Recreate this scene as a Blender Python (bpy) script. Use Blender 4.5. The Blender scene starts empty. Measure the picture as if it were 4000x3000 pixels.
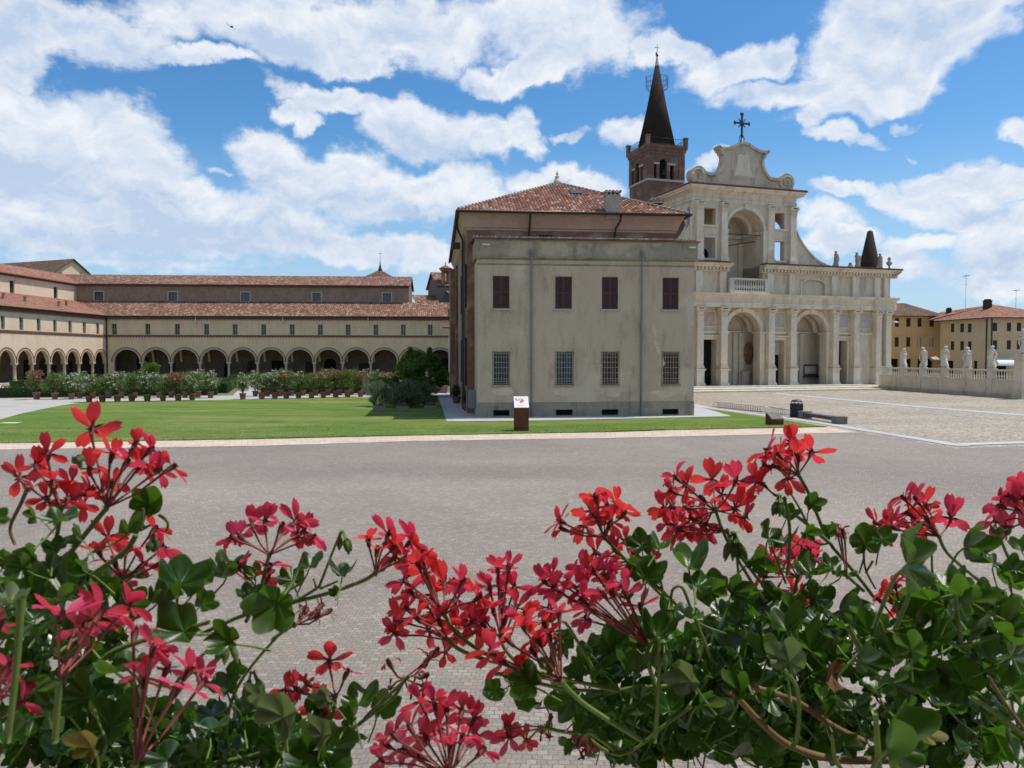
import bpy, bmesh, math, random
from math import sin, cos, pi, radians as R, sqrt, atan2
from mathutils import Vector, Matrix, Quaternion, noise as mnoise

random.seed(7)
SC = bpy.context.scene
COL = SC.collection

# ---------------------------------------------------------------- camera
FPX = 3000.0                       # focal length in pixels of the 4000 px wide photograph
PITCH = math.atan(105 / 3000.0)
CAMH = 4.0
cam_d = bpy.data.cameras.new("camera")
cam_d.sensor_width = 36.0
cam_d.lens = 36.0 * FPX / 4000.0
cam_d.clip_start = 0.05
cam_d.clip_end = 6000.0
cam_d.dof.use_dof = True              # small sensor, wide lens: only the nearest flowers go soft
cam_d.dof.focus_distance = 3.0
cam_d.dof.aperture_fstop = 18.0
cam = bpy.data.objects.new("camera", cam_d)
COL.objects.link(cam)
cam.location = (0, 0, CAMH)
cam.rotation_euler = (pi / 2 - PITCH, 0, 0)
SC.camera = cam

# ---------------------------------------------------------------- sun, exposure
SUN_EL = R(66.0)
SUN_AZ = R(15.0)                   # measured from +X towards +Y
sun_dir = Vector((cos(SUN_AZ) * cos(SUN_EL), sin(SUN_AZ) * cos(SUN_EL), sin(SUN_EL)))
sd = bpy.data.lights.new("sun", 'SUN')
sd.energy = 4.2
sd.angle = R(0.53)
sd.color = (1.0, 0.955, 0.88)
so = bpy.data.objects.new("sun", sd)
COL.objects.link(so)
so.rotation_euler = (-sun_dir).to_track_quat('-Z', 'Y').to_euler()
SC.view_settings.view_transform = 'Standard'
SC.view_settings.look = 'None'
SC.view_settings.exposure = 0.0
SC.view_settings.gamma = 1.0

def ray(x, y):
    a = (x - 2000.0) / FPX
    b = (1500.0 - y) / FPX
    return Vector((a, cos(PITCH) + b * sin(PITCH), -sin(PITCH) + b * cos(PITCH)))

def gnd(x, y, z=0.0):
    """point of the horizontal plane at height z seen at photograph pixel x, y"""
    r = ray(x, y)
    t = (z - CAMH) / r.z
    return Vector((r.x * t, r.y * t, z))

def at(x, y, Y):
    """point at distance Y in front of the window seen at photograph pixel x, y"""
    r = ray(x, y)
    return Vector((r.x * Y / r.y, Y, CAMH + r.z * Y / r.y))

# ---------------------------------------------------------------- sky
def build_world():
    w = bpy.data.worlds.new("World")
    SC.world = w
    w.use_nodes = True
    nt = w.node_tree
    N, L = nt.nodes, nt.links
    N.clear()
    out = N.new('ShaderNodeOutputWorld')
    bg = N.new('ShaderNodeBackground')
    bg.inputs['Strength'].default_value = 0.1
    L.new(bg.outputs[0], out.inputs[0])
    sky = N.new('ShaderNodeTexSky')
    sky.sky_type = 'NISHITA'
    sky.sun_disc = False
    sky.sun_elevation = SUN_EL
    sky.sun_rotation = pi / 2 - SUN_AZ
    sky.air_density = 1.0
    sky.dust_density = 0.6
    sky.ozone_density = 2.0
    # deeper polarised blue
    gam = N.new('ShaderNodeGamma')
    gam.inputs[1].default_value = 1.0
    L.new(sky.outputs[0], gam.inputs[0])
    hsv = N.new('ShaderNodeHueSaturation')
    hsv.inputs['Saturation'].default_value = SKY_SAT
    hsv.inputs['Value'].default_value = SKY_VAL
    L.new(gam.outputs[0], hsv.inputs['Color'])
    tc = N.new('ShaderNodeTexCoord')
    sep = N.new('ShaderNodeSeparateXYZ')
    L.new(tc.outputs['Generated'], sep.inputs[0])
    def math_(op, a, b=None, clamp=False):
        m = N.new('ShaderNodeMath'); m.operation = op; m.use_clamp = clamp
        for i, v in enumerate((a, b)):
            if v is None: continue
            if isinstance(v, (int, float)): m.inputs[i].default_value = v
            else: L.new(v, m.inputs[i])
        return m.outputs[0]
    az = math_('ARCTAN2', sep.outputs[0], sep.outputs[1])
    el = math_('ARCSINE', sep.outputs[2])
    comb = N.new('ShaderNodeCombineXYZ')
    L.new(az, comb.inputs[0]); L.new(el, comb.inputs[1])
    P = comb.outputs[0]
    def noise(vec, scale, detail, rough, sx=1.0, sy=1.0, off=(0, 0, 0), lac=2.0):
        mp = N.new('ShaderNodeMapping')
        mp.inputs['Location'].default_value = off
        mp.inputs['Scale'].default_value = (sx, sy, 1)
        L.new(vec, mp.inputs[0])
        n = N.new('ShaderNodeTexNoise')
        n.inputs['Scale'].default_value = scale
        n.inputs['Detail'].default_value = detail
        n.inputs['Roughness'].default_value = rough
        n.inputs['Lacunarity'].default_value = lac
        L.new(mp.outputs[0], n.inputs['Vector'])
        return n
    # domain warp for ragged outlines
    wn = noise(P, 9.0, 5, 0.6)
    sub = N.new('ShaderNodeVectorMath'); sub.operation = 'SUBTRACT'
    L.new(wn.outputs['Color'], sub.inputs[0]); sub.inputs[1].default_value = (0.5, 0.5, 0.5)
    scl = N.new('ShaderNodeVectorMath'); scl.operation = 'SCALE'
    L.new(sub.outputs[0], scl.inputs[0]); scl.inputs['Scale'].default_value = 0.09
    addw = N.new('ShaderNodeVectorMath'); addw.operation = 'ADD'
    L.new(P, addw.inputs[0]); L.new(scl.outputs[0], addw.inputs[1])
    Pw = addw.outputs[0]
    def blob(x, y, rx, ry, rot=0.0, wgt=1.0, prev=None):
        d = ray(x, y).normalized()
        a0, e0 = atan2(d.x, d.y), math.asin(d.z)
        mp = N.new('ShaderNodeMapping'); mp.vector_type = 'TEXTURE'
        mp.inputs['Location'].default_value = (a0, e0, 0)
        mp.inputs['Rotation'].default_value = (0, 0, R(rot))
        mp.inputs['Scale'].default_value = (rx / FPX, ry / FPX, 1)
        if prev is None: L.new(Pw, mp.inputs[0])
        else:       # chained one after another, so that the shader does not have to hold every cloud at once
            va = N.new('ShaderNodeVectorMath'); va.operation = 'MULTIPLY_ADD'
            L.new(prev, va.inputs[0]); va.inputs[1].default_value = (1e-7, 1e-7, 1e-7); L.new(Pw, va.inputs[2])
            L.new(va.outputs[0], mp.inputs[0])
        ln = N.new('ShaderNodeVectorMath'); ln.operation = 'LENGTH'
        L.new(mp.outputs[0], ln.inputs[0])
        mr = N.new('ShaderNodeMapRange'); mr.interpolation_type = 'SMOOTHSTEP'
        mr.inputs['From Min'].default_value = 0.25; mr.inputs['From Max'].default_value = 1.6
        mr.inputs['To Min'].default_value = wgt; mr.inputs['To Max'].default_value = 0
        L.new(ln.outputs['Value'], mr.inputs['Value'])
        return mr.outputs[0]
    dens = None
    for b in CLOUDS:
        o = blob(*b, prev=dens)
        dens = o if dens is None else math_('MAXIMUM', dens, o)
    # the sky outside the view has loose clouds too
    far = noise(P, 2.2, 3, 0.5, off=(3, 1, 0))
    absaz = math_('ABSOLUTE', az)
    side = N.new('ShaderNodeMapRange')
    side.inputs['From Min'].default_value = 0.62; side.inputs['From Max'].default_value = 0.8
    L.new(absaz, side.inputs['Value'])
    up = N.new('ShaderNodeMapRange')
    up.inputs['From Min'].default_value = 0.5; up.inputs['From Max'].default_value = 0.62
    L.new(el, up.inputs['Value'])
    outside = math_('MAXIMUM', side.outputs[0], up.outputs[0])
    dens = math_('MAXIMUM', dens, math_('MULTIPLY', math_('MULTIPLY', far.outputs['Fac'], 1.0), outside))
    fb = noise(P, 15.0, 10, 0.62, 1.0, 1.5)
    dd = math_('ADD', dens, math_('MULTIPLY', math_('SUBTRACT', fb.outputs['Fac'], 0.5), 1.25))
    mask = N.new('ShaderNodeMapRange'); mask.interpolation_type = 'SMOOTHSTEP'
    mask.inputs['From Min'].default_value = 0.34; mask.inputs['From Max'].default_value = 0.82
    L.new(dd, mask.inputs['Value'])
    # cloud brightness: billows lit from above, greyer in the thick of the bank and towards the horizon
    s1 = noise(Pw, 11.0, 8, 0.6, 1.0, 1.7, (0, 0, 0))
    s2 = noise(Pw, 11.0, 8, 0.6, 1.0, 1.7, (0.006, 0.03, 0))
    lit = math_('ADD', math_('MULTIPLY', math_('SUBTRACT', s1.outputs['Fac'], s2.outputs['Fac']), 2.6), 0.62)
    big = noise(P, 5.0, 4, 0.5, 1.0, 2.0, (5, 2, 0))
    lit = math_('ADD', lit, math_('MULTIPLY', math_('SUBTRACT', big.outputs['Fac'], 0.5), 1.1))
    shade = None
    for b in SHADES:
        o = blob(*b, prev=shade if shade is not None else dens)
        shade = o if shade is None else math_('MAXIMUM', shade, o)
    lit = math_('SUBTRACT', lit, math_('MULTIPLY', shade, 0.46))
    edge = N.new('ShaderNodeMapRange')
    edge.inputs['From Min'].default_value = 0.55; edge.inputs['From Max'].default_value = 1.15
    edge.inputs['To Min'].default_value = 0.22; edge.inputs['To Max'].default_value = -0.12
    L.new(dd, edge.inputs['Value'])
    lit = math_('ADD', lit, edge.outputs[0], True)
    cr = N.new('ShaderNodeMix'); cr.data_type = 'RGBA'
    L.new(lit, cr.inputs['Factor'])
    cr.inputs['A'].default_value = (5.2, 6.4, 8.3, 1)
    cr.inputs['B'].default_value = (8.9, 9.2, 9.7, 1)
    # thin veil near the horizon
    hz = N.new('ShaderNodeMapRange')
    hz.inputs['From Min'].default_value = 0.0; hz.inputs['From Max'].default_value = 0.26
    hz.inputs['To Min'].default_value = 0.85; hz.inputs['To Max'].default_value = 0.0
    L.new(el, hz.inputs['Value'])
    tint = N.new('ShaderNodeMix'); tint.data_type = 'RGBA'; tint.blend_type = 'MULTIPLY'
    tint.inputs['Factor'].default_value = 1.0; tint.inputs['B'].default_value = (0.88, 1.0, 1.03, 1)
    L.new(hsv.outputs[0], tint.inputs['A'])
    veil = N.new('ShaderNodeMix'); veil.data_type = 'RGBA'
    L.new(hz.outputs[0], veil.inputs['Factor']); L.new(tint.outputs['Result'], veil.inputs['A']); veil.inputs['B'].default_value = (4.6, 6.3, 8.7, 1)
    m0 = mask.outputs[0]
    mixc = N.new('ShaderNodeMix'); mixc.data_type = 'RGBA'
    L.new(math_('MULTIPLY', m0, 0.97), mixc.inputs['Factor'])
    L.new(veil.outputs['Result'], mixc.inputs['A'])
    L.new(cr.outputs['Result'], mixc.inputs['B'])
    L.new(mixc.outputs['Result'], bg.inputs['Color'])

SKY_SAT, SKY_VAL = 1.32, 1.36
K = 1.0 / 1.106
def cl(x, y, rx, ry, rot=0, w=1.0, x0=0):
    return (x0 + x * K, y * K, rx * K, ry * K, rot, w)
CLOUDS = [
    # left half (pixels of the left sky crop)
    cl(150, 60, 520, 130), cl(40, 200, 170, 110, 20), cl(470, 130, 170, 110),
    cl(1150, 110, 560, 130), cl(1700, 120, 560, 150), cl(880, 255, 230, 45), cl(1500, 230, 350, 60), cl(2120, 320, 170, 70, -10),
    cl(1270, 440, 120, 60, 25, .9), cl(1330, 500, 70, 50, 30, .8), cl(1480, 410, 330, 60, -6), cl(1850, 560, 340, 130, -14), cl(2100, 620, 160, 110),
    cl(180, 500, 330, 115, -12), cl(540, 620, 280, 170, -32), cl(200, 720, 420, 190),
    cl(700, 860, 330, 130), cl(1210, 680, 220, 130, -20), cl(1500, 820, 420, 180), cl(900, 960, 650, 150),
    cl(250, 960, 520, 130), cl(1900, 830, 330, 120), cl(1500, 1090, 400, 70), cl(600, 1120, 700, 50, 0, 0.62), cl(1850, 1130, 160, 80),
    cl(950, 710, 70, 22, 0, 0.7),
    # right half
    cl(200, 130, 420, 190, 0, 1, 2000), cl(100, 290, 220, 60, 8, 1, 2000), cl(680, 220, 180, 70, -18, 1, 2000),
    cl(960, 290, 230, 95, 12, 1, 2000), cl(1150, 230, 90, 80, 40, 1, 2000),
    cl(1180, 410, 330, 70, 0, 1, 2000), cl(1620, 130, 340, 190, 20, 1, 2000), cl(1700, 260, 400, 150, 15, 1, 2000),
    cl(1560, 420, 330, 70, 12, .95, 2000), cl(1500, 500, 80, 45, 0, .8, 2000), cl(1950, 60, 300, 110, 25, 1, 2000), cl(1650, 520, 60, 25, 0, .75, 2000),
    cl(1290, 540, 70, 35, -25, .85, 2000), cl(1430, 600, 150, 40, -12, .85, 2000), cl(1740, 628, 40, 14, -10, .62, 2000),
    cl(480, 540, 150, 70, 15, .78, 2000), cl(240, 570, 130, 30, 5, .7, 2000), cl(50, 560, 90, 130, 0, .9, 2000), cl(200, 740, 120, 60, 0, .85, 2000),
    cl(340, 790, 130, 70, 0, 1, 2000), cl(60, 790, 130, 60, 0, .8, 2000), cl(860, 690, 120, 45, 10, .8, 2000),
    cl(2200, 550, 90, 50, -20, .95, 2000), cl(1410, 820, 110, 40, 0, .9, 2000), cl(1540, 810, 70, 36, 0, .9, 2000),
    cl(1900, 760, 170, 90, 10, 1, 2000), cl(2120, 790, 170, 90, 0, 1, 2000), cl(1700, 860, 180, 70, -10, 1, 2000),
    cl(1900, 920, 260, 90, -10, 1, 2000), cl(2160, 980, 170, 90, 0, 1, 2000), cl(1350, 960, 170, 80, -10, .85, 2000), cl(1400, 1050, 150, 70, 0, 1, 2000),
    cl(1760, 1060, 160, 50, 0, .95, 2000), cl(2060, 1090, 200, 110, -20, 1, 2000), cl(1800, 1200, 240, 60, 0, .62, 2000),
    cl(2150, 1230, 160, 80, 0, .9, 2000), cl(1650, 1150, 120, 60, 0, .8, 2000),
]
# grey undersides of the thick banks
SHADES = [cl(130, 690, 330, 120, -8), cl(430, 840, 420, 90, -14), cl(600, 950, 420, 55), cl(1500, 900, 330, 80), cl(900, 1060, 620, 70), cl(250, 1050, 480, 70),
          cl(250, 110, 420, 110), cl(1250, 200, 420, 60), cl(1850, 640, 220, 60, -14), cl(1150, 800, 140, 60),
          cl(1740, 90, 200, 80, 0, 1, 2000), cl(1450, 350, 300, 50, 0, .8, 2000), cl(2050, 900, 180, 60, 0, .8, 2000), cl(1980, 1150, 260, 90, 0, .9, 2000), cl(200, 220, 260, 50, 0, .7, 2000), cl(1150, 340, 180, 40, 0, .7, 2000)]
build_world()

# ---------------------------------------------------------------- materials
MATS = {}
def lin(h):
    """sRGB 0-255 triple to linear"""
    o = []
    for c in h:
        c /= 255.0
        o.append(c / 12.92 if c <= 0.04045 else ((c + 0.055) / 1.055) ** 2.4)
    return (*o, 1.0)

class NB:
    def __init__(s, name):
        s.m = bpy.data.materials.new(name); s.m.use_nodes = True
        s.nt = s.m.node_tree; s.N = s.nt.nodes; s.L = s.nt.links
        s.bsdf = s.N['Principled BSDF']; s.out = s.N['Material Output']
        s.tc = s.N.new('ShaderNodeTexCoord')
        MATS[name] = s.m
    def noise(s, scale, detail=5, rough=.6, vec=None, stretch=None, out='Fac'):
        v = vec or s.tc.outputs['Object']
        if stretch:
            mp = s.N.new('ShaderNodeMapping'); mp.inputs['Scale'].default_value = stretch
            s.L.new(v, mp.inputs[0]); v = mp.outputs[0]
        n = s.N.new('ShaderNodeTexNoise'); n.inputs['Scale'].default_value = scale
        n.inputs['Detail'].default_value = detail; n.inputs['Roughness'].default_value = rough
        s.L.new(v, n.inputs['Vector']); return n.outputs[out]
    def ramp(s, fac, a, b, lo=0.35, hi=0.65):
        r = s.N.new('ShaderNodeValToRGB')
        r.color_ramp.elements[0].position = lo; r.color_ramp.elements[1].position = hi
        r.color_ramp.elements[0].color = a if len(a) == 4 else (*a, 1)
        r.color_ramp.elements[1].color = b if len(b) == 4 else (*b, 1)
        s.L.new(fac, r.inputs[0]); return r.outputs[0]
    def mix(s, fac, a, b, mode='MIX'):
        m = s.N.new('ShaderNodeMix'); m.data_type = 'RGBA'; m.blend_type = mode
        if isinstance(fac, (int, float)): m.inputs['Factor'].default_value = fac
        else: s.L.new(fac, m.inputs['Factor'])
        for k, v in (('A', a), ('B', b)):
            if isinstance(v, tuple): m.inputs[k].default_value = v if len(v) == 4 else (*v, 1)
            else: s.L.new(v, m.inputs[k])
        return m.outputs['Result']
    def math(s, op, a, b=0.0, clamp=False):
        m = s.N.new('ShaderNodeMath'); m.operation = op; m.use_clamp = clamp
        for i, v in enumerate((a, b)):
            if isinstance(v, (int, float)): m.inputs[i].default_value = v
            else: s.L.new(v, m.inputs[i])
        return m.outputs[0]
    def color(s, c):
        if isinstance(c, tuple): s.bsdf.inputs['Base Color'].default_value = c if len(c) == 4 else (*c, 1)
        else: s.L.new(c, s.bsdf.inputs['Base Color'])
    def bump(s, h, strength=.3, dist=.02):
        b = s.N.new('ShaderNodeBump'); b.inputs['Strength'].default_value = strength
        b.inputs['Distance'].default_value = dist
        s.L.new(h, b.inputs['Height']); s.L.new(b.outputs[0], s.bsdf.inputs['Normal'])
    def rough(s, v, spec=.3):
        s.bsdf.inputs['Roughness'].default_value = v
        s.bsdf.inputs['Specular IOR Level'].default_value = spec
    def uv(s): return s.tc.outputs['UV']

def plaster(name, a, b, stain=None, sc=.5, fine=9.0, amount=.5, streak=.25, rough=.9, bump=.25, blotch=None):
    """weathered render: two tones in big soft patches, vertical streaks of dirt, fine grain"""
    n = NB(name)
    c = n.ramp(n.noise(sc, 6, .65), a, b, .35, .68)
    if stain:
        f = n.math('MULTIPLY', n.ramp(n.noise(1.3, 7, .7, stretch=(1, 1, streak)), (0, 0, 0), (1, 1, 1), .5, .74), amount)
        c = n.mix(f, c, stain)
    if blotch:
        f = n.math('MULTIPLY', n.ramp(n.noise(.23, 8, .6), (0, 0, 0), (1, 1, 1), .56, .62), .7)
        c = n.mix(f, c, blotch)
    g = n.ramp(n.noise(fine, 4, .7), (.82, .82, .82), (1.08, 1.08, 1.08), .3, .7)
    c = n.mix(1.0, c, g, 'MULTIPLY')
    n.color(c); n.rough(rough, .2)
    n.bump(n.noise(14, 5, .7), bump, .03)
    return n.m

def flat(name, a, b=None, sc=6.0, rough=.7, spec=.3, metal=0.0, bump=.0, island=0.0):
    n = NB(name)
    b = b or tuple(x * .8 for x in a)
    c = n.ramp(n.noise(sc, 5, .6), a, b, .35, .65)
    if island:
        g = n.N.new('ShaderNodeNewGeometry')
        v = n.math('ADD', n.math('MULTIPLY', g.outputs['Random Per Island'], 2 * island), 1 - island)
        vc = n.N.new('ShaderNodeCombineColor')
        for i in range(3): n.L.new(v, vc.inputs[i])
        c = n.mix(1.0, c, vc.outputs[0], 'MULTIPLY')
    n.color(c); n.rough(rough, spec); n.bsdf.inputs['Metallic'].default_value = metal
    if bump: n.bump(n.noise(sc * 4, 4, .6), bump, .02)
    return n.m

def brick_mat(name, c1, c2, mortar, w=.26, h=.07, patch=None, bump=.4):
    """brickwork on any upright wall: the brick grid runs along the wall and up it"""
    n = NB(name)
    sp = n.N.new('ShaderNodeSeparateXYZ'); n.L.new(n.tc.outputs['Object'], sp.inputs[0])
    cb = n.N.new('ShaderNodeCombineXYZ')
    n.L.new(n.math('ADD', sp.outputs[0], sp.outputs[1]), cb.inputs[0]); n.L.new(sp.outputs[2], cb.inputs[1])
    br = n.N.new('ShaderNodeTexBrick'); n.L.new(cb.outputs[0], br.inputs['Vector'])
    br.inputs['Color1'].default_value = c1; br.inputs['Color2'].default_value = c2; br.inputs['Mortar'].default_value = mortar
    br.inputs['Scale'].default_value = 1.0; br.inputs['Brick Width'].default_value = w; br.inputs['Row Height'].default_value = h
    br.inputs['Mortar Size'].default_value = .008; br.inputs['Bias'].default_value = 0.1
    c = br.outputs['Color']
    if patch:
        c = n.mix(n.ramp(n.noise(.45, 7, .65), (0, 0, 0), (1, 1, 1), .5, .62), c, patch)
    g = n.ramp(n.noise(1.1, 7, .7), (.7, .7, .7), (1.15, 1.15, 1.15), .3, .7)
    c = n.mix(1.0, c, g, 'MULTIPLY')
    n.color(c); n.rough(.9, .15); n.bump(br.outputs['Fac'], -bump, .02)
    return n.m

def tile_mat(name, tones, bump=.8, pitch=.24, length=.38, lich=.35):
    """clay pantiles laid in UV metres: u along the eave, v up the slope"""
    n = NB(name)
    uv = n.uv()
    sp = n.N.new('ShaderNodeSeparateXYZ'); n.L.new(uv, sp.inputs[0])
    fu = n.math('FLOOR', n.math('DIVIDE', sp.outputs[0], pitch))
    fv = n.math('FLOOR', n.math('ADD', n.math('DIVIDE', sp.outputs[1], length), n.math('MULTIPLY', fu, .37)))
    cb = n.N.new('ShaderNodeCombineXYZ'); n.L.new(fu, cb.inputs[0]); n.L.new(fv, cb.inputs[1])
    wn = n.N.new('ShaderNodeTexWhiteNoise'); wn.noise_dimensions = '2D'; n.L.new(cb.outputs[0], wn.inputs['Vector'])
    r = n.N.new('ShaderNodeValToRGB'); r.color_ramp.interpolation = 'CONSTANT'
    els = r.color_ramp.elements
    while len(els) < len(tones): els.new(0.5)
    for i, t in enumerate(tones):
        els[i].position = i / len(tones); els[i].color = t
    n.L.new(wn.outputs['Value'], r.inputs[0])
    c = r.outputs[0]
    g = n.ramp(n.noise(.35, 6, .7, vec=uv), (.72, .72, .72), (1.15, 1.15, 1.15), .3, .7)
    c = n.mix(1.0, c, g, 'MULTIPLY')
    f = n.math('MULTIPLY', n.ramp(n.noise(2.2, 6, .75, vec=uv), (0, 0, 0), (1, 1, 1), .52, .7), lich)
    c = n.mix(f, c, lin((196, 182, 165)))
    n.color(c); n.rough(.88, .2)
    wave = n.math('ABSOLUTE', n.math('SINE', n.math('MULTIPLY', sp.outputs[0], pi / pitch)))
    step = n.math('FRACT', n.math('ADD', n.math('DIVIDE', sp.outputs[1], length), n.math('MULTIPLY', fu, .37)))
    hgt = n.math('SUBTRACT', wave, n.math('MULTIPLY', step, .35))
    n.bump(hgt, bump, .08)
    return n.m

# ---------------------------------------------------------------- mesh builder
class MB:
    def __init__(s, M=None):
        s.v = []; s.f = []; s.m = []; s.uv = []; s.smooth = []; s.M = M
    def add(s, verts, faces, mi=0, smooth=False, uvs=None):
        b = len(s.v)
        for p in verts:
            p = Vector(p)
            s.v.append(s.M @ p if s.M is not None else p)
        for k, f in enumerate(faces):
            s.f.append([b + i for i in f]); s.m.append(mi); s.smooth.append(smooth)
            s.uv.append(uvs[k] if uvs else None)
    def quad(s, a, b, c, d, mi=0): s.add([a, b, c, d], [(0, 1, 2, 3)], mi)
    def tri(s, a, b, c, mi=0): s.add([a, b, c], [(0, 1, 2)], mi)
    def box(s, x0, x1, y0, y1, z0, z1, mi=0):
        s.add([(x0, y0, z0), (x1, y0, z0), (x1, y1, z0), (x0, y1, z0), (x0, y0, z1), (x1, y0, z1), (x1, y1, z1), (x0, y1, z1)],
              [(3, 2, 1, 0), (4, 5, 6, 7), (0, 1, 5, 4), (1, 2, 6, 5), (2, 3, 7, 6), (3, 0, 4, 7)], mi)
    def taper(s, cx, cy, z0, z1, a0, b0, a1, b1, mi=0):
        v = []
        for z, a, b in ((z0, a0, b0), (z1, a1, b1)):
            v += [(cx - a, cy - b, z), (cx + a, cy - b, z), (cx + a, cy + b, z), (cx - a, cy + b, z)]
        s.add(v, [(3, 2, 1, 0), (4, 5, 6, 7), (0, 1, 5, 4), (1, 2, 6, 5), (2, 3, 7, 6), (3, 0, 4, 7)], mi)
    def prism_y(s, poly, y0, y1, mi=0, caps=True, smooth=False):
        """polygon in x,z extruded along y (front face at y0)"""
        n = len(poly)
        v = [(p[0], y0, p[1]) for p in poly] + [(p[0], y1, p[1]) for p in poly]
        f = [(i, i + n, (i + 1) % n + n, (i + 1) % n) for i in range(n)]
        s.add(v, f, mi, smooth)
        if caps: s.add(v, [tuple(range(n)), tuple(range(2 * n - 1, n - 1, -1))], mi)
    def prism_x(s, poly, x0, x1, mi=0):
        """profile in y,z extruded along x"""
        n = len(poly)
        v = [(x0, p[0], p[1]) for p in poly] + [(x1, p[0], p[1]) for p in poly]
        f = [(i, (i + 1) % n, (i + 1) % n + n, i + n) for i in range(n)] + [tuple(range(n - 1, -1, -1)), tuple(range(n, 2 * n))]
        s.add(v, f, mi)
    def prism_z(s, poly, z0, z1, mi=0):
        n = len(poly)
        v = [(p[0], p[1], z0) for p in poly] + [(p[0], p[1], z1) for p in poly]
        f = [(i, (i + 1) % n, (i + 1) % n + n, i + n) for i in range(n)] + [tuple(range(n - 1, -1, -1)), tuple(range(n, 2 * n))]
        s.add(v, f, mi)
    def lathe(s, prof, cx=0, cy=0, cz=0, n=12, mi=0, smooth=True, sx=1, sy=1):
        v = []; f = []
        for r, z in prof:
            for k in range(n):
                a = 2 * pi * k / n
                v.append((cx + r * cos(a) * sx, cy + r * sin(a) * sy, cz + z))
        for j in range(len(prof) - 1):
            for k in range(n):
                f.append((j * n + k, j * n + (k + 1) % n, (j + 1) * n + (k + 1) % n, (j + 1) * n + k))
        f.append(tuple(range(n - 1, -1, -1))); f.append(tuple((len(prof) - 1) * n + k for k in range(n)))
        s.add(v, f, mi, smooth)
    def tube(s, pts, rad, n=6, mi=0, smooth=True):
        pts = [Vector(p) for p in pts]
        if not isinstance(rad, (list, tuple)): rad = [rad] * len(pts)
        v = []; f = []; up = Vector((0.13, 0.31, 1)).normalized()
        for i, p in enumerate(pts):
            t = (pts[min(i + 1, len(pts) - 1)] - pts[max(i - 1, 0)]).normalized()
            a = t.cross(up)
            if a.length < 1e-4: a = t.cross(Vector((1, 0, 0)))
            a.normalize(); b = t.cross(a)
            for k in range(n):
                w = 2 * pi * k / n
                v.append(p + (a * cos(w) + b * sin(w)) * rad[i])
        for i in range(len(pts) - 1):
            for k in range(n):
                f.append((i * n + k, i * n + (k + 1) % n, (i + 1) * n + (k + 1) % n, (i + 1) * n + k))
        f.append(tuple(range(n))); f.append(tuple((len(pts) - 1) * n + k for k in range(n - 1, -1, -1)))
        s.add(v, f, mi, smooth)
    def band(s, pts, mi=0):
        """flat strip: list of (left, right) point pairs"""
        for (a, b), (c, d) in zip(pts, pts[1:]): s.quad(a, b, d, c, mi)
    def roof(s, poly, o, u, mi=0, thick=0.0):
        """planar roof polygon with UV in metres; o origin, u eave direction"""
        P = [Vector(p) for p in poly]; o = Vector(o); u = Vector(u).normalized()
        nrm = (P[1] - P[0]).cross(P[2] - P[0]).normalized()
        if nrm.z < 0:
            P.reverse(); nrm = -nrm
        w = nrm.cross(u)
        uvs = [tuple(((p - o).dot(u), (p - o).dot(w)) for p in P)]
        s.add(P, [tuple(range(len(P)))], mi, False, uvs)
        if thick:
            Q = [p - Vector((0, 0, thick)) for p in P]; n = len(P)
            s.add(P + Q, [(i, i + n, (i + 1) % n + n, (i + 1) % n) for i in range(n)] + [tuple(range(2 * n - 1, n - 1, -1))], mi)
    def wall(s, u0, u1, z0, z1, ops=(), d=0.0, depth=.3, mi=0, mir=None, du=None):
        """upright wall in the x,z plane at y=d with openings (ua,ub,za,zb,rise); rise>0 gives an arched head; reveals go back `depth`"""
        mir = mi if mir is None else mir
        cuts = {round(u0, 4), round(u1, 4)}
        NS = 14
        for o in ops:
            cuts |= {round(o[0], 4), round(o[1], 4)}
            if o[4] > 0:
                c, r = (o[0] + o[1]) / 2, (o[1] - o[0]) / 2
                cuts |= {round(c - r * cos(pi * k / NS), 4) for k in range(1, NS)}
        cuts = sorted(c for c in cuts if u0 - 1e-3 <= c <= u1 + 1e-3)
        def top(o, u):
            if o[4] <= 0: return o[3]
            c, r = (o[0] + o[1]) / 2, (o[1] - o[0]) / 2
            return o[3] + o[4] * sqrt(max(0, 1 - ((u - c) / r) ** 2))
        for a, b in zip(cuts, cuts[1:]):
            if b - a < 1e-5: continue
            m = (a + b) / 2
            cov = sorted((o for o in ops if o[0] - 1e-4 < m < o[1] + 1e-4), key=lambda o: o[2])
            la = lb = z0
            for o in cov:
                if o[2] > min(la, lb) + 1e-5:
                    s.quad((a, d, la), (b, d, lb), (b, d, o[2]), (a, d, o[2]), mi)
                la, lb = top(o, a), top(o, b)
            s.quad((a, d, la), (b, d, lb), (b, d, z1), (a, d, z1), mi)
        for o in ops:
            ua, ub, za, zb, rise = o[:5]
            pts = [(ua, za), (ua, zb)]
            if rise > 0:
                c, r = (ua + ub) / 2, (ub - ua) / 2
                pts += [(c - r * cos(pi * k / NS), top(o, c - r * cos(pi * k / NS))) for k in range(1, NS)]
            pts += [(ub, zb), (ub, za)]
            n = len(pts)
            for i in range(n):
                if i == n - 1 and zb - za < 1e-6: continue   # an arch that stands open on its columns has no sill
                p, q = pts[i], pts[(i + 1) % n]
                s.quad((p[0], d, p[1]), (p[0], d + depth, p[1]), (q[0], d + depth, q[1]), (q[0], d, q[1]), mir)
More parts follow.
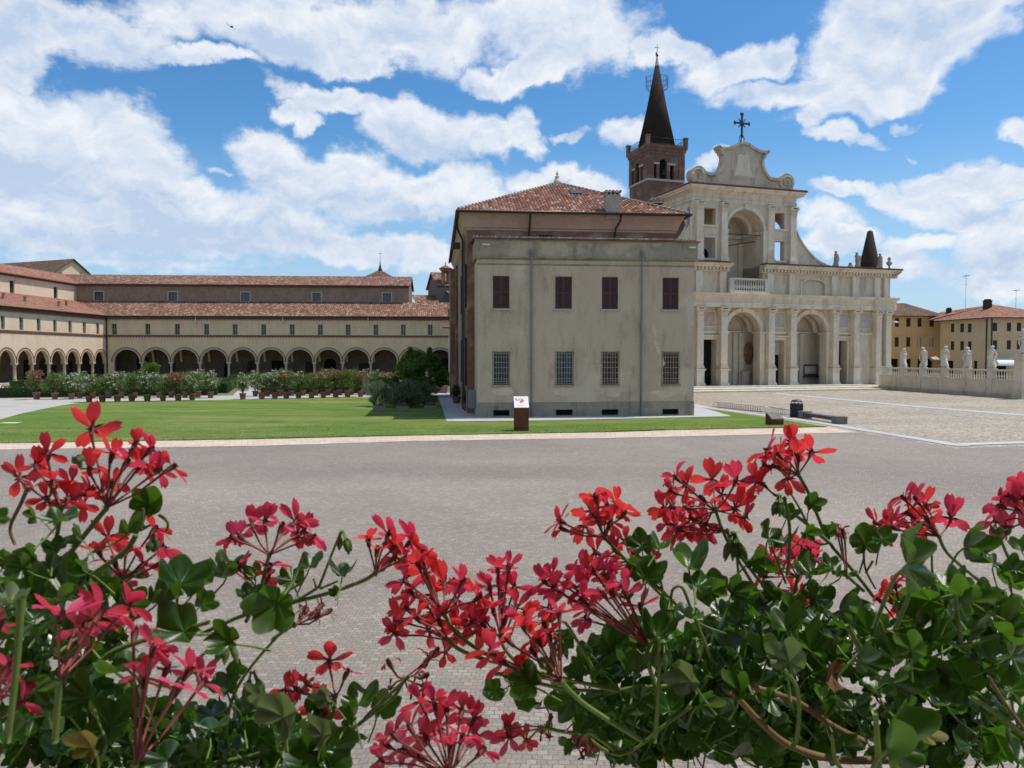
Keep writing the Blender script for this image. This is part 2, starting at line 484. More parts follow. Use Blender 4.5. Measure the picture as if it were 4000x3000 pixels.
    def arch(s, c, zs, ri, ro, rise_i, rise_o, y0, y1, mi=0, n=18, a0=0.0, a1=pi):
        """half ring of an arch: inner radius ri, outer ro, spring zs"""
        ring = []
        for k in range(n + 1):
            a = a1 + (a0 - a1) * k / n
            ring.append(((c + ri * cos(a), zs + rise_i * sin(a)), (c + ro * cos(a), zs + rise_o * sin(a))))
        for (i0, o0), (i1, o1) in zip(ring, ring[1:]):
            s.quad((i0[0], y0, i0[1]), (i1[0], y0, i1[1]), (o1[0], y0, o1[1]), (o0[0], y0, o0[1]), mi)
            s.quad((o0[0], y0, o0[1]), (o1[0], y0, o1[1]), (o1[0], y1, o1[1]), (o0[0], y1, o0[1]), mi)
            s.quad((i1[0], y0, i1[1]), (i0[0], y0, i0[1]), (i0[0], y1, i0[1]), (i1[0], y1, i1[1]), mi)
    def build(s, name, mats, parent=None, loc=None, link=True):
        me = bpy.data.meshes.new(name)
        me.from_pydata([tuple(p) for p in s.v], [], s.f)
        if not isinstance(mats, (list, tuple)): mats = [mats]
        for m in mats: me.materials.append(m)
        me.polygons.foreach_set('material_index', s.m)
        me.polygons.foreach_set('use_smooth', s.smooth)
        if any(u is not None for u in s.uv):
            lay = me.uv_layers.new(name='UVMap')
            i = 0
            for f, u in zip(s.f, s.uv):
                for k in range(len(f)):
                    lay.data[i].uv = u[k] if u else (0, 0)
                    i += 1
        me.update()
        o = bpy.data.objects.new(name, me)
        if link: COL.objects.link(o)
        if parent is not None: o.parent = parent
        if loc is not None: o.location = loc
        return o

def empty(name, loc, rz=0.0, label=None, cat=None, group=None):
    o = bpy.data.objects.new(name, None)
    o.empty_display_size = .3
    COL.objects.link(o)
    o.location = loc; o.rotation_euler = (0, 0, rz)
    return tag(o, label, cat, group)

def tag(o, label=None, cat=None, group=None, kind=None):
    if label: o['label'] = label
    if cat: o['category'] = cat
    if group: o['group'] = group
    if kind: o['kind'] = kind
    return o

def struct(mb, name, m):
    o = mb.build(name, m); o['kind'] = 'structure'; return o

def kids(o): return [c for c in bpy.data.objects if c.parent == o]

def dup(root, loc, rz=0.0, scale=1.0, label=None, group=None, cat=None, table=None):
    """copy of a thing with copies of its parts and sub-parts"""
    r = root.copy(); COL.objects.link(r)
    r.location = loc; r.rotation_euler = (0, 0, rz); r.scale = (scale, scale, scale)
    tag(r, label, cat, group)
    for ch in table[root.name]:
        c = ch.copy(); COL.objects.link(c); c.parent = r
        for g in table.get(ch.name, ()):
            d = g.copy(); COL.objects.link(d); d.parent = c
    return r

class Frame:
    """local frame of a building front: x along the front, y inwards, z up"""
    def __init__(s, o, deg):
        s.o = Vector((o[0], o[1], 0)); s.a = R(deg); s.c, s.s = cos(s.a), sin(s.a)
    def px(s, x, y, d=0.0):
        r = ray(x, y)
        t = (d - s.s * s.o.x + s.c * s.o.y) / (-s.s * r.x + s.c * r.y)
        X, Y = r.x * t - s.o.x, r.y * t - s.o.y
        return s.c * X + s.s * Y, CAMH + r.z * t
    def u(s, x, d=0.0, y=1400): return s.px(x, y, d)[0]
    def w(s, u, d, z=0.0):
        return Vector((s.o.x + u * s.c - d * s.s, s.o.y + u * s.s + d * s.c, z))
    def local(s, p):
        X, Y = p[0] - s.o.x, p[1] - s.o.y
        return s.c * X + s.s * Y, -s.s * X + s.c * Y

# ---------------------------------------------------------------- material library
M = MATS
plaster('cream_plaster', (.82, .635, .41), (.70, .535, .34), (.45, .335, .22), .35, 10, .45, .2)
plaster('warm_plaster', (.78, .65, .48), (.70, .53, .39), (.52, .35, .25), .3, 10, .5, .35)
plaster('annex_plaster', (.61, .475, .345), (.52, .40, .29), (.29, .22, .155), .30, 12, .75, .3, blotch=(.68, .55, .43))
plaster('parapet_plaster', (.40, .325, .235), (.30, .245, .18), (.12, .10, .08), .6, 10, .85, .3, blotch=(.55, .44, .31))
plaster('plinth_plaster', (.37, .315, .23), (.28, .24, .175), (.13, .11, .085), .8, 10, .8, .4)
plaster('cove_plaster', (.54, .37, .27), (.46, .31, .23), (.30, .22, .16), .5, 10, .4, 1.0)
plaster('pink_plaster', (.42, .30, .22), (.34, .23, .17), (.22, .14, .10), .4, 10, .5, .3)
plaster('church_stone', (.79, .695, .53), (.64, .56, .425), (.32, .27, .20), .45, 8, .8, .18, bump=.45)
plaster('church_wall', (.72, .62, .465), (.60, .515, .385), (.32, .265, .20), .4, 8, .8, .22, bump=.35)
plaster('church_dark_stone', (.60, .505, .38), (.45, .385, .285), (.17, .145, .11), .6, 8, .85, .25, bump=.4)  # darker stone tone for the gable and the balustrade plinth
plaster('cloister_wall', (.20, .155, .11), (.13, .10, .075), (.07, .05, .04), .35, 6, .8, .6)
plaster('porch_plaster', (.74, .64, .50), (.64, .55, .42), (.45, .36, .27), .5, 9, .6, .3)
plaster('pale_stone', (.72, .67, .56), (.60, .55, .45), (.36, .32, .26), .8, 9, .6, .3)
plaster('wall_stone', (.74, .66, .52), (.62, .55, .43), (.36, .30, .22), .6, 9, .75, .35)
plaster('ochre_plaster', (.76, .46, .20), (.68, .41, .175), (.48, .31, .15), .3, 10, .4, .3)
plaster('yellow_plaster', (.66, .50, .265), (.60, .455, .245), (.52, .37, .18), .3, 10, .4, .3)
plaster('sand_plaster', (.60, .48, .31), (.53, .42, .27), (.40, .31, .20), .3, 10, .4, .3)
plaster('olive_plaster', (.60, .46, .285), (.53, .41, .25), (.38, .30, .19), .3, 10, .4, .3)
plaster('white_plaster', (.70, .68, .62), (.62, .60, .53), (.45, .42, .36), .4, 10, .5, .3)
plaster('grey_brick_wall', (.25, .22, .19), (.20, .17, .145), (.12, .10, .085), .6, 14, .5, .5)
brick_mat('pale_brick', (.37, .245, .17, 1), (.30, .195, .135, 1), (.33, .27, .21, 1))
brick_mat('red_brick', (.30, .125, .08, 1), (.22, .085, .06, 1), (.28, .22, .17, 1), patch=(.36, .27, .19, 1))
brick_mat('tower_brick', (.23, .12, .083, 1), (.165, .085, .06, 1), (.20, .155, .12, 1), patch=(.25, .195, .145, 1))
brick_mat('spire_brick', (.042, .027, .020, 1), (.030, .020, .015, 1), (.042, .032, .025, 1))
brick_mat('pinnacle_brick', (.062, .036, .027, 1), (.045, .027, .021, 1), (.06, .045, .035, 1))
TN = [lin(c) for c in ((132, 94, 78), (116, 80, 66), (144, 106, 88), (104, 72, 60), (128, 96, 82), (158, 130, 112), (112, 82, 70), (124, 86, 70))]
TD = [lin(c) for c in ((138, 94, 76), (148, 104, 86), (126, 88, 72), (158, 118, 100))]
tile_mat('old_tiles', TN, 1.0, .36, .46, .4)
tile_mat('roof_tiles', [lin(c) for c in ((160, 110, 90), (138, 92, 76), (172, 124, 104), (122, 84, 70), (156, 116, 100), (192, 162, 142), (136, 100, 86), (150, 102, 82))], .25, .24, .40, .35)
tile_mat('clean_tiles', TD, .6, .26, .42, .15)
tile_mat('dark_tiles', [lin(c) for c in ((104, 80, 66), (90, 68, 56), (120, 94, 78), (98, 76, 64))], .8, .26, .42, .3)
flat('ridge_tile', (.22, .135, .095), (.40, .32, .25), 5, .9, .2, island=.2)
flat('pale_tile', (.50, .40, .30), (.30, .20, .15), 2.3, .9, .2, island=.35)
flat('dark_timber', (.055, .032, .022), (.035, .02, .015), 8, .7)
flat('shutter_paint', (.105, .045, .033), (.08, .034, .026), 5, .6, .3)
flat('shutter_slats', (.125, .07, .058), (.095, .055, .046), 5, .6, .3)
flat('dark_interior', (.012, .011, .010), (.02, .018, .016), 2, .9, .1)
flat('gutter_metal', (.055, .045, .04), (.035, .03, .027), 6, .45, .4, .3)
flat('zinc_pipe', (.25, .28, .32), (.20, .225, .26), 6, .45, .4, .5)
flat('iron_bar', (.34, .31, .27), (.42, .40, .36), 20, .6, .3)
flat('black_iron', (.03, .03, .034), (.02, .02, .022), 10, .5, .4, .3)
flat('sill_stone', (.50, .45, .38), (.42, .38, .31), 8, .8)
flat('white_metal', (.75, .75, .73), (.66, .66, .64), 8, .5)
flat('frieze_brown', (.21, .115, .075), (.15, .08, .055), 4, .9, .2)
flat('moulding_cream', (.55, .47, .34), (.45, .37, .26), 3, .9, .2)
flat('column_stone', (.58, .50, .40), (.48, .38, .30), 3, .8, .2)
flat('door_wood', (.045, .03, .022), (.03, .02, .015), 5, .7)
flat('brown_door', (.15, .065, .035), (.10, .045, .026), 5, .7)
flat('stone_floor', (.48, .43, .36), (.40, .36, .30), 2, .85)
flat('rendered_chimney', (.44, .38, .31), (.36, .31, .25), 4, .9, .2)
flat('lead_cap', (.50, .49, .46), (.40, .39, .36), 6, .7)
def glass_mat():
    n = NB('window_glass'); n.color((.035, .04, .045)); n.rough(.12, .5)
glass_mat()
def blue_glass():
    n = NB('blue_glass'); n.color((.05, .075, .09)); n.rough(.15, .6)
blue_glass()

# ---------------------------------------------------------------- the ground
def ground_mats():
    # porphyry setts, laid in gently waving courses
    n = NB('porphyry_setts')
    vec = n.tc.outputs['Object']
    wob = n.noise(.55, 2, .5, out='Color')
    sb = n.N.new('ShaderNodeVectorMath'); sb.operation = 'SUBTRACT'; n.L.new(wob, sb.inputs[0]); sb.inputs[1].default_value = (.5, .5, .5)
    sc = n.N.new('ShaderNodeVectorMath'); sc.operation = 'SCALE'; n.L.new(sb.outputs[0], sc.inputs[0]); sc.inputs['Scale'].default_value = .42
    w2 = n.noise(9, 2, .5, out='Color')
    s2 = n.N.new('ShaderNodeVectorMath'); s2.operation = 'SUBTRACT'; n.L.new(w2, s2.inputs[0]); s2.inputs[1].default_value = (.5, .5, .5)
    c2 = n.N.new('ShaderNodeVectorMath'); c2.operation = 'SCALE'; n.L.new(s2.outputs[0], c2.inputs[0]); c2.inputs['Scale'].default_value = .028
    a1 = n.N.new('ShaderNodeVectorMath'); a1.operation = 'ADD'; n.L.new(vec, a1.inputs[0]); n.L.new(sc.outputs[0], a1.inputs[1])
    a2 = n.N.new('ShaderNodeVectorMath'); a2.operation = 'ADD'; n.L.new(a1.outputs[0], a2.inputs[0]); n.L.new(c2.outputs[0], a2.inputs[1])
    br = n.N.new('ShaderNodeTexBrick'); n.L.new(a2.outputs[0], br.inputs['Vector'])
    br.inputs['Scale'].default_value = 1; br.inputs['Brick Width'].default_value = .112; br.inputs['Row Height'].default_value = .098
    br.inputs['Mortar Size'].default_value = .0085; br.inputs['Mortar Smooth'].default_value = .5; br.offset_frequency = 2; br.inputs['Bias'].default_value = 0
    br.inputs['Color1'].default_value = (0, 0, 0, 1); br.inputs['Color2'].default_value = (1, 1, 1, 1); br.inputs['Mortar'].default_value = (.5, .5, .5, 1)
    r = n.N.new('ShaderNodeValToRGB')
    els = r.color_ramp.elements
    cols = [(.230, .204, .177), (.266, .238, .206), (.246, .208, .176), (.322, .291, .254), (.286, .224, .180), (.222, .205, .188)]
    while len(els) < len(cols): els.new(.5)
    for i, c in enumerate(cols): els[i].position = i / (len(cols) - 1); els[i].color = (*c, 1)
    n.L.new(br.outputs['Color'], r.inputs[0])
    c = n.mix(br.outputs['Fac'], r.outputs[0], (.165, .147, .127))
    big = n.ramp(n.noise(.16, 7, .68), (.84, .835, .83), (1.14, 1.13, 1.11), .3, .7)
    c = n.mix(1.0, c, big, 'MULTIPLY')
    tr = n.ramp(n.noise(.05, 4, .55, stretch=(.35, 1.6, 1)), (.85, .85, .86), (1.09, 1.08, 1.06), .4, .62)
    c = n.mix(1.0, c, tr, 'MULTIPLY')
    sp = n.ramp(n.noise(26, 3, .6), (.88, .88, .88), (1.12, 1.12, 1.12), .35, .65)
    c = n.mix(1.0, c, sp, 'MULTIPLY')
    n.color(c); n.rough(.75, .25); n.bump(br.outputs['Fac'], -.3, .01)
    # pale river-pebble paving of the church square
    n = NB('pebble_paving')
    vo = n.N.new('ShaderNodeTexVoronoi'); vo.inputs['Scale'].default_value = 7; n.L.new(n.tc.outputs['Object'], vo.inputs['Vector'])
    c = n.mix(n.ramp(vo.outputs['Distance'], (0, 0, 0), (1, 1, 1), .3, .8), (.41, .365, .305), (.26, .228, .185))
    c = n.mix(1.0, c, n.ramp(vo.outputs['Color'], (.78, .78, .78), (1.2, 1.18, 1.14), .2, .8), 'MULTIPLY')
    c = n.mix(1.0, c, n.ramp(n.noise(.09, 5, .65, stretch=(1, 2.2, 1)), (.86, .85, .84), (1.10, 1.10, 1.10), .35, .65), 'MULTIPLY')
    c = n.mix(1.0, c, n.ramp(n.noise(3.1, 6, .8), (.78, .77, .76), (1.18, 1.18, 1.18), .3, .7), 'MULTIPLY')
    n.color(c); n.rough(.85, .2); n.bump(vo.outputs['Distance'], -.5, .03)
    # stone slabs
    def slabs(name, a, b, j, w, h):
        n = NB(name)
        br = n.N.new('ShaderNodeTexBrick'); n.L.new(n.uv(), br.inputs['Vector'])
        br.inputs['Scale'].default_value = 1; br.inputs['Brick Width'].default_value = w; br.inputs['Row Height'].default_value = h
        br.inputs['Mortar Size'].default_value = .012; br.inputs['Color1'].default_value = (*a, 1); br.inputs['Color2'].default_value = (*b, 1); br.inputs['Mortar'].default_value = (*j, 1)
        c = n.mix(1.0, br.outputs['Color'], n.ramp(n.noise(1.2, 6, .7), (.85, .85, .85), (1.08, 1.08, 1.08), .3, .7), 'MULTIPLY')
        n.color(c); n.rough(.75, .25)
    slabs('pink_slabs', (.52, .385, .29), (.63, .545, .455), (.34, .27, .21), .55, .21)
    slabs('white_slabs', (.47, .475, .475), (.415, .42, .425), (.30, .30, .295), 1.6, .8)
    slabs('grey_slabs', (.42, .415, .395), (.36, .36, .35), (.25, .24, .225), 1.1, .9)
    n = NB('pale_path')
    c = n.ramp(n.noise(.35, 7, .7), (.36, .345, .315), (.45, .43, .395), .35, .65)
    c = n.mix(1.0, c, n.ramp(n.noise(6, 5, .7), (.85, .85, .85), (1.1, 1.1, 1.1), .3, .7), 'MULTIPLY')
    n.color(c); n.rough(.85, .2)
    # mown grass with dry patches
    n = NB('lawn_turf')
    g = n.ramp(n.noise(.28, 7, .7), (.088, .168, .026), (.148, .218, .048), .3, .7)
    f = n.math('MULTIPLY', n.ramp(n.noise(.16, 8, .66, stretch=(.5, 1.7, 1)), (0, 0, 0), (1, 1, 1), .47, .70), .8)
    g = n.mix(f, g, (.29, .265, .095))
    g = n.mix(1.0, g, n.ramp(n.noise(1.7, 6, .75, stretch=(.5, 1.2, 1)), (.74, .78, .74), (1.22, 1.18, 1.22), .3, .7), 'MULTIPLY')
    g = n.mix(1.0, g, n.ramp(n.noise(16, 4, .8), (.6, .66, .6), (1.4, 1.32, 1.4), .3, .7), 'MULTIPLY')
    n.color(g); n.rough(.95, .1); n.bump(n.noise(22, 4, .8), .9, .06)
    n = NB('garden_soil')
    c = n.ramp(n.noise(.3, 6, .7), (.20, .165, .12), (.13, .15, .06), .4, .6)
    n.color(c); n.rough(.95, .1)
ground_mats()

def gpoly(name, pts, z, m, uvdir=None):
    mb = MB()
    P = [Vector((p[0], p[1], z)) for p in pts]
    o = P[0]; u = Vector((uvdir[0], uvdir[1], 0)).normalized() if uvdir else Vector((1, 0, 0))
    w = Vector((-u.y, u.x, 0))
    mb.add(P, [tuple(range(len(P)))], 0, False, [tuple(((p - o).dot(u), (p - o).dot(w)) for p in P)])
    ob = mb.build(name, M[m])
    # faces look up
    me = ob.data
    if me.polygons[0].normal.z < 0: me.flip_normals()
    return tag(ob, kind='structure')

def stripe(name, line, width, z, m, side=1, thick=0.0):
    """band of paving along a polyline (left edge given), UV along its length"""
    mb = MB(); s = 0
    P = [Vector((p[0], p[1], z)) for p in line]
    nor = []
    for i in range(len(P)):
        t = (P[min(i + 1, len(P) - 1)] - P[max(i - 1, 0)]).normalized()
        nor.append(Vector((t.y, -t.x, 0)) * side)
    for i in range(len(P) - 1):
        l = (P[i + 1] - P[i]).length
        a, b = P[i], P[i + 1]; c, d = b + nor[i + 1] * width, a + nor[i] * width
        uv = [((s, 0), (s + l, 0), (s + l, width), (s, width))]
        mb.add([a, b, c, d], [(0, 1, 2, 3)], 0, False, uv)
        s += l
    ob = mb.build(name, M[m])
    if ob.data.polygons[0].normal.z < 0: ob.data.flip_normals()
    return tag(ob, kind='structure')

g2 = lambda x, y: tuple(gnd(x, y))[:2]
mb = MB(); mb.quad((-1500, -60, -.03), (1500, -60, -.03), (1500, 3000, -.03), (-1500, 3000, -.03)); struct(mb, 'ground', M['garden_soil'])
# porphyry foreground square: up to the pink kerb strip and the white band
front = [g2(0, 1757), g2(1000, 1743), g2(1600, 1724), g2(2400, 1711), g2(2600, 1707), g2(3347, 1690)]
fl_ = Vector(front[0]); fd = (Vector(front[1]) - fl_).normalized()
left_far = tuple(fl_ - fd * 45)
corner = g2(3739, 1751); right_far = tuple(Vector(g2(4000, 1742)) + (Vector(g2(4000, 1742)) - Vector(corner)).normalized() * 60)
gpoly('cobbled_square', [(-70, -20), (70, -20), (75, right_far[1]), right_far, corner, front[-1]] + front[::-1][1:] + [left_far], 0.0, 'porphyry_setts')
# lawn
lawn_front = [g2(0, 1733), g2(1000, 1717), g2(1600, 1703), g2(2400, 1689), g2(2600, 1682), g2(3233, 1669)]
lf = Vector(lawn_front[0]); ld = (lf - Vector(lawn_front[1])).normalized()
lawn = [tuple(lf + ld * 30)] + lawn_front + [g2(2990, 1630), g2(2752, 1597)] + \
       [g2(2400, 1622), g2(1868, 1632), g2(1745, 1648), g2(1722, 1590), g2(1707, 1545), g2(1560, 1545), g2(1420, 1553), g2(949, 1562), g2(560, 1567), g2(330, 1571),
        g2(220, 1588), g2(90, 1615), g2(0, 1640)] + [tuple(Vector(g2(0, 1640)) + Vector((-30, -6)))]
ob = gpoly('lawn', lawn, .03, 'lawn_turf')
# pink kerb strip between lawn and setts, and its continuation to the white band
mb = MB(); s = 0
li = [Vector((*lf + ld * 30, .012))] + [Vector((*p, .012)) for p in lawn_front]
fo = [Vector((*left_far, .012))] + [Vector((*p, .012)) for p in front]
for i in range(len(li) - 1):
    l = (li[i + 1] - li[i]).length
    w0, w1 = (li[i] - fo[i]).length, (li[i + 1] - fo[i + 1]).length
    mb.add([fo[i], fo[i + 1], li[i + 1], li[i]], [(0, 1, 2, 3)], 0, False, [((s, 0), (s + l, 0), (s + l, w1), (s, w0))]); s += l
struct(mb, 'kerb_strip', M['pink_slabs'])
# church square and its white bands
sq = [g2(2680, 1578), g2(2752, 1597), g2(2990, 1632), g2(3347, 1690), corner, right_far, (120, right_far[1] + 5), (130, 130), (20, 130), (6, 84)]
gpoly('church_square', sq, -.004, 'pebble_paving')
band_line = [g2(2690, 1580), g2(2752, 1594), g2(3150, 1647), g2(3347, 1680), g2(3739, 1744)]
stripe('stone_band', band_line, .75, .014, 'white_slabs', -1)
stripe('stone_band', [g2(3725, 1742), tuple(Vector(right_far) + Vector((0, .1)))], .8, .018, 'white_slabs', -1)
stripe('stone_band', [g2(3005, 1536), g2(3549, 1588), g2(4000, 1625), g2(4600, 1672)], 1.15, .010, 'white_slabs', -1)
stripe('stone_band', [g2(2960, 1539), g2(3500, 1604), g2(4000, 1647), g2(4600, 1700)], .22, .009, 'white_slabs', -1)
stripe('stone_band', [g2(3440, 1535), g2(3480, 1541), g2(3640, 1553), g2(4000, 1580)], .25, .009, 'white_slabs', -1)
# paving round the grey annex
A = Frame(gnd(1865, 1632), 5.7)
mb = MB()
def slabq(p, z): mb.add([Vector((*q, z)) for q in p], [(0, 1, 2, 3)], 0, False, [tuple((q[0], q[1]) for q in p)])
slabq([g2(1745, 1648), g2(2100, 1645), tuple(A.w(3, 0)[:2]), tuple(A.w(0, 0)[:2])], .045)
slabq([g2(2100, 1645), g2(2859, 1628), tuple(A.w(14.65, 0)[:2]), tuple(A.w(3, 0)[:2])], .045)
slabq([g2(2859, 1628), g2(2752, 1597), g2(2714, 1580), tuple(A.w(14.65, 0)[:2])], .045)
struct(mb, 'pavement', M['white_slabs'])
mb = MB(); slabq([g2(1745, 1648), tuple(A.w(0, 0)[:2]), tuple(A.w(-.5, 30)[:2]), g2(1705, 1534)], .041); struct(mb, 'walkway', M['grey_slabs'])
# pale garden paths
gpoly('path', [g2(1760, 1548), g2(1420, 1556), g2(949, 1565), g2(330, 1574), g2(220, 1590), g2(90, 1617), g2(0, 1642), (-70, 44), (-110, 90), g2(0, 1556), g2(600, 1551), g2(980, 1543), g2(1420, 1538), g2(1760, 1534)], .004, 'pale_path')
gpoly('path', [g2(905, 1550), g2(1010, 1547), g2(1000, 1508), g2(985, 1490), g2(965, 1490)], .008, 'pale_path')
mb = MB(); mb.box(-.5, .5, -.35, .35, 0, .012, 0)
o = mb.build('manhole_cover', M['pale_stone']); o.location = gnd(40, 1652, .034); tag(o, 'flat pale stone manhole slab set in the lawn at its left end', 'manhole cover')

# ---------------------------------------------------------------- windows
def add_window(par, u0, u1, z0, z1, d=0.0, rec=.16, mf='sill_stone', mp='window_glass', fw=.07, bars=(1, 1), sill=None, arch=0.0, surround=None, M_=None, label=None):
    mb = MB(M_)
    y0, y1 = d + rec, d + rec + .07
    mb.box(u0, u0 + fw, y0, y1, z0, z1); mb.box(u1 - fw, u1, y0, y1, z0, z1)
    mb.box(u0 + fw, u1 - fw, y0, y1, z0, z0 + fw); mb.box(u0 + fw, u1 - fw, y0, y1, z1 - fw, z1)
    for k in range(1, bars[0] + 1):
        c = u0 + (u1 - u0) * k / (bars[0] + 1); mb.box(c - fw * .4, c + fw * .4, y0 + .004, y1 - .004, z0 + fw, z1 - fw)
    for k in range(1, bars[1] + 1):
        c = z0 + (z1 - z0) * k / (bars[1] + 1); mb.box(u0 + fw, u1 - fw, y0 + .008, y1 - .008, c - fw * .35, c + fw * .35)
    w = mb.build('window', MATS[mf], par)
    if label: w['label'] = label
    g = MB(M_)
    if arch > 0:
        c, r = (u0 + u1) / 2, (u1 - u0) / 2
        pts = [(u0, y1 - .02, z0), (u1, y1 - .02, z0)] + [(c + r * cos(pi * k / 10), y1 - .02, z1 + arch * sin(pi * k / 10)) for k in range(11)]
        g.add(pts, [tuple(range(len(pts)))])
    else:
        g.quad((u0, y1 - .02, z0), (u1, y1 - .02, z0), (u1, y1 - .02, z1), (u0, y1 - .02, z1))
    g.build('pane', MATS[mp], w)
    if sill:
        s = MB(M_); s.box(u0 - .1, u1 + .1, d - .12, d + rec, z0 - .10, z0 - .001); s.build('sill', MATS[sill], w)
    if surround:
        s = MB(M_); t, pr = .2, .035
        s.box(u0 - t, u0, d - pr, d - .002, z0, z1); s.box(u1, u1 + t, d - pr, d - .002, z0, z1)
        s.box(u0 - t, u1 + t, d - pr, d - .002, z1, z1 + t); s.box(u0 - t, u1 + t, d - pr - .03, d - .002, z0 - .16, z0)
        s.build('surround', MATS[surround], w)
    return w

# ---------------------------------------------------------------- cloister wings
BW = Frame((-72.8, 138.0), 4.0)
LW = Frame((-72.8, 138.0), 87.5)
def toothed(mb, u0, u1, z0, z1, y, proj, teeth, mi=0):
    """moulded band with a saw-tooth lower edge"""
    mb.box(u0, u1, y - proj, y + .1, z0, z1, mi)
    n = int((u1 - u0) / teeth)
    for k in range(n):
        a = u0 + (k + .5) * teeth
        mb.add([(a - teeth * .32, y - proj * .7, z0), (a + teeth * .32, y - proj * .7, z0), (a, y - proj * .7, z0 - teeth * .55),
                (a - teeth * .32, y + .05, z0), (a + teeth * .32, y + .05, z0), (a, y + .05, z0 - teeth * .55)], [(0, 1, 2), (0, 2, 5, 3), (1, 4, 5, 2)], mi)
EAVE, MIDZ, TOPZ, RIDGE = 11.45, 14.5, 17.65, 19.95
def column(par, u, d, zt, r=.24):
    mb = MB()
    mb.box(u - .38, u + .38, d - .38, d + .38, 0, .32)
    mb.lathe([(.36, .32), (.36, .42), (.30, .46), (.33, .52), (r + .02, .6), (r, .8), (r * .88, zt - .62), (r, zt - .58), (r * .9, zt - .52), (r * 1.1, zt - .4), (.36, zt - .2)], u, d, 0, 12)
    mb.box(u - .40, u + .40, d - .36, d + .36, zt - .2, zt)
    return mb.build('column', M['column_stone'], par)

def arcade_wing(fr, name, label, u0, u1, arches, rad, rise, zs, wins, pl, upper, upwins, corner_at, setback, end=None):
    """two-storey arcaded wing with a set-back third storey"""
    root = empty(name, fr.w(0, 0), fr.a, label, 'building')
    mt = .55
    mb = MB()
    ops = [(c - rad, c + rad, zs, zs, rise) for c in arches]
    wo = [(c - .44, c + .44, 8.05, 10.0, 0) for c in wins]
    mb.wall(u0, u1, zs, 6.4, ops, 0, mt)
    mb.wall(u0, u1, 6.4, EAVE, wo, 0, .35)
    # inner face of the arcade wall, vault, rear wall of the walk
    mb.wall(u0, u1, zs, 6.0, ops, mt, .001)
    mb.quad((u0, mt, 6.0), (u1, mt, 6.0), (u1, 5.6, 6.0), (u0, 5.6, 6.0))
    mb.build('wall', M[pl], root)
    lo, hi = (u0, u1)
    if corner_at == 'low':   # solid pier at the inner corner
        p = MB(); p.box(u0, arches[0] - rad, 0, mt, 0, zs); p.build('corner_pier', M[pl], root)
    mb = MB()
    doors = []
    rng = random.Random(5)
    for i, c in enumerate(arches):
        k = rng.random()
        if k < .75: doors.append((c + rng.uniform(-.6, .9), rng.uniform(.6, 1.2), rng.uniform(2.6, 3.6)))
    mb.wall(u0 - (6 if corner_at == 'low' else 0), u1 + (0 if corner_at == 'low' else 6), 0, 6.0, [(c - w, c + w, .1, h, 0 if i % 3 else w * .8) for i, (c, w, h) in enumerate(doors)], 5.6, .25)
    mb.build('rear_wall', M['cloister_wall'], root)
    for i, (c, w, h) in enumerate(doors):
        dm = MB(); dm.quad((c - w, 5.8, .1), (c + w, 5.8, .1), (c + w, 5.8, h + (0 if i % 3 else w * .85)), (c - w, 5.8, h + (0 if i % 3 else w * .85)))
        dm.build('door', M['door_wood' if i % 2 else 'dark_interior'], root)
    fl = MB(); fl.box(u0, u1, -.6, 5.9, -.02, .16); fl.build('floor', M['stone_floor'], root)
    # rings of the arches, ribs of the vault, columns
    for c in arches:
        a = MB()
        a.arch(c, zs, rad, rad + .28, rise, rise + .28, -.05, .0)
        a.arch(c, zs, rad + .28, rad + .40, rise + .28, rise + .40, -.09, .0, 1)
        a.build('arch_moulding', [M['moulding_cream'], M['frieze_brown']], root)
    cols = [(a + b) / 2 for a, b in zip(arches, arches[1:])]
    if corner_at == 'low': cols.append(arches[-1] + (arches[-1] - arches[-2]) / 2)
    else: cols = [arches[0] - (arches[1] - arches[0]) / 2] + cols + [arches[-1] + (arches[-1] - arches[-2]) / 2]
    for c in cols:
        column(root, c, .28, zs)
        rib = MB(); rib.M = Matrix(((0, 1, 0, c), (1, 0, 0, 0), (0, 0, 1, 0), (0, 0, 0, 1)))
        rib.arch(3.05, zs, 2.45, 2.8, 2.6, 2.95, -.2, .2); rib.build('vault_rib', M['cream_plaster'], root)
    # friezes
    f = MB(); toothed(f, u0, u1, 10.85, 11.32, 0, .14, .5); f.build('corbel_frieze', M['frieze_brown'], root)
    f = MB(); toothed(f, u0, u1, 7.72, 7.98, 0, .12, .5); f.build('string_course', M['frieze_brown'], root)
    for c in wins: add_window(root, c - .44, c + .44, 8.05, 10.0, 0, .22, 'sill_stone', 'window_glass', .06, (1, 1))
    # lower roof with eaves
    if corner_at == 'low': cu0, cu1 = 0.0, -setback[1]
    else: cu0, cu1 = 0.0, setback[1]
    e = .55
    d1 = setback[0]
    r = MB()
    if corner_at == 'low':
        r.roof([(e, -e, EAVE), (u1, -e, EAVE), (u1, d1, MIDZ), (cu1, d1, MIDZ)], (0, 0, 0), (1, 0, 0), 0, .14)
    else:
        r.roof([(u0, -e, EAVE), (-e, -e, EAVE), (cu1, d1, MIDZ), (u0, d1, MIDZ)], (0, 0, 0), (1, 0, 0), 0, .14)
    r.build('lower_roof', M['old_tiles' if corner_at == 'low' else 'clean_tiles'], root)
    # third storey
    uw = MB()
    a, b = (cu1, upper) if corner_at == 'low' else (u0, cu1)
    uo = [(c - .78, c + .78, 14.55, 16.2, 0) for c in upwins] if corner_at == 'low' else [(c - .55, c + .55, 14.5, 16.5, 0) for c in upwins]
    uw.wall(a, b, 13.9, TOPZ, uo, d1, .3)
    dd = d1 + 11
    uw.quad((b, d1, 11), (b, dd, 11), (b, dd, TOPZ), (b, d1, TOPZ)); uw.quad((a, dd, 0), (b, dd, 0), (b, dd, TOPZ), (a, dd, TOPZ))
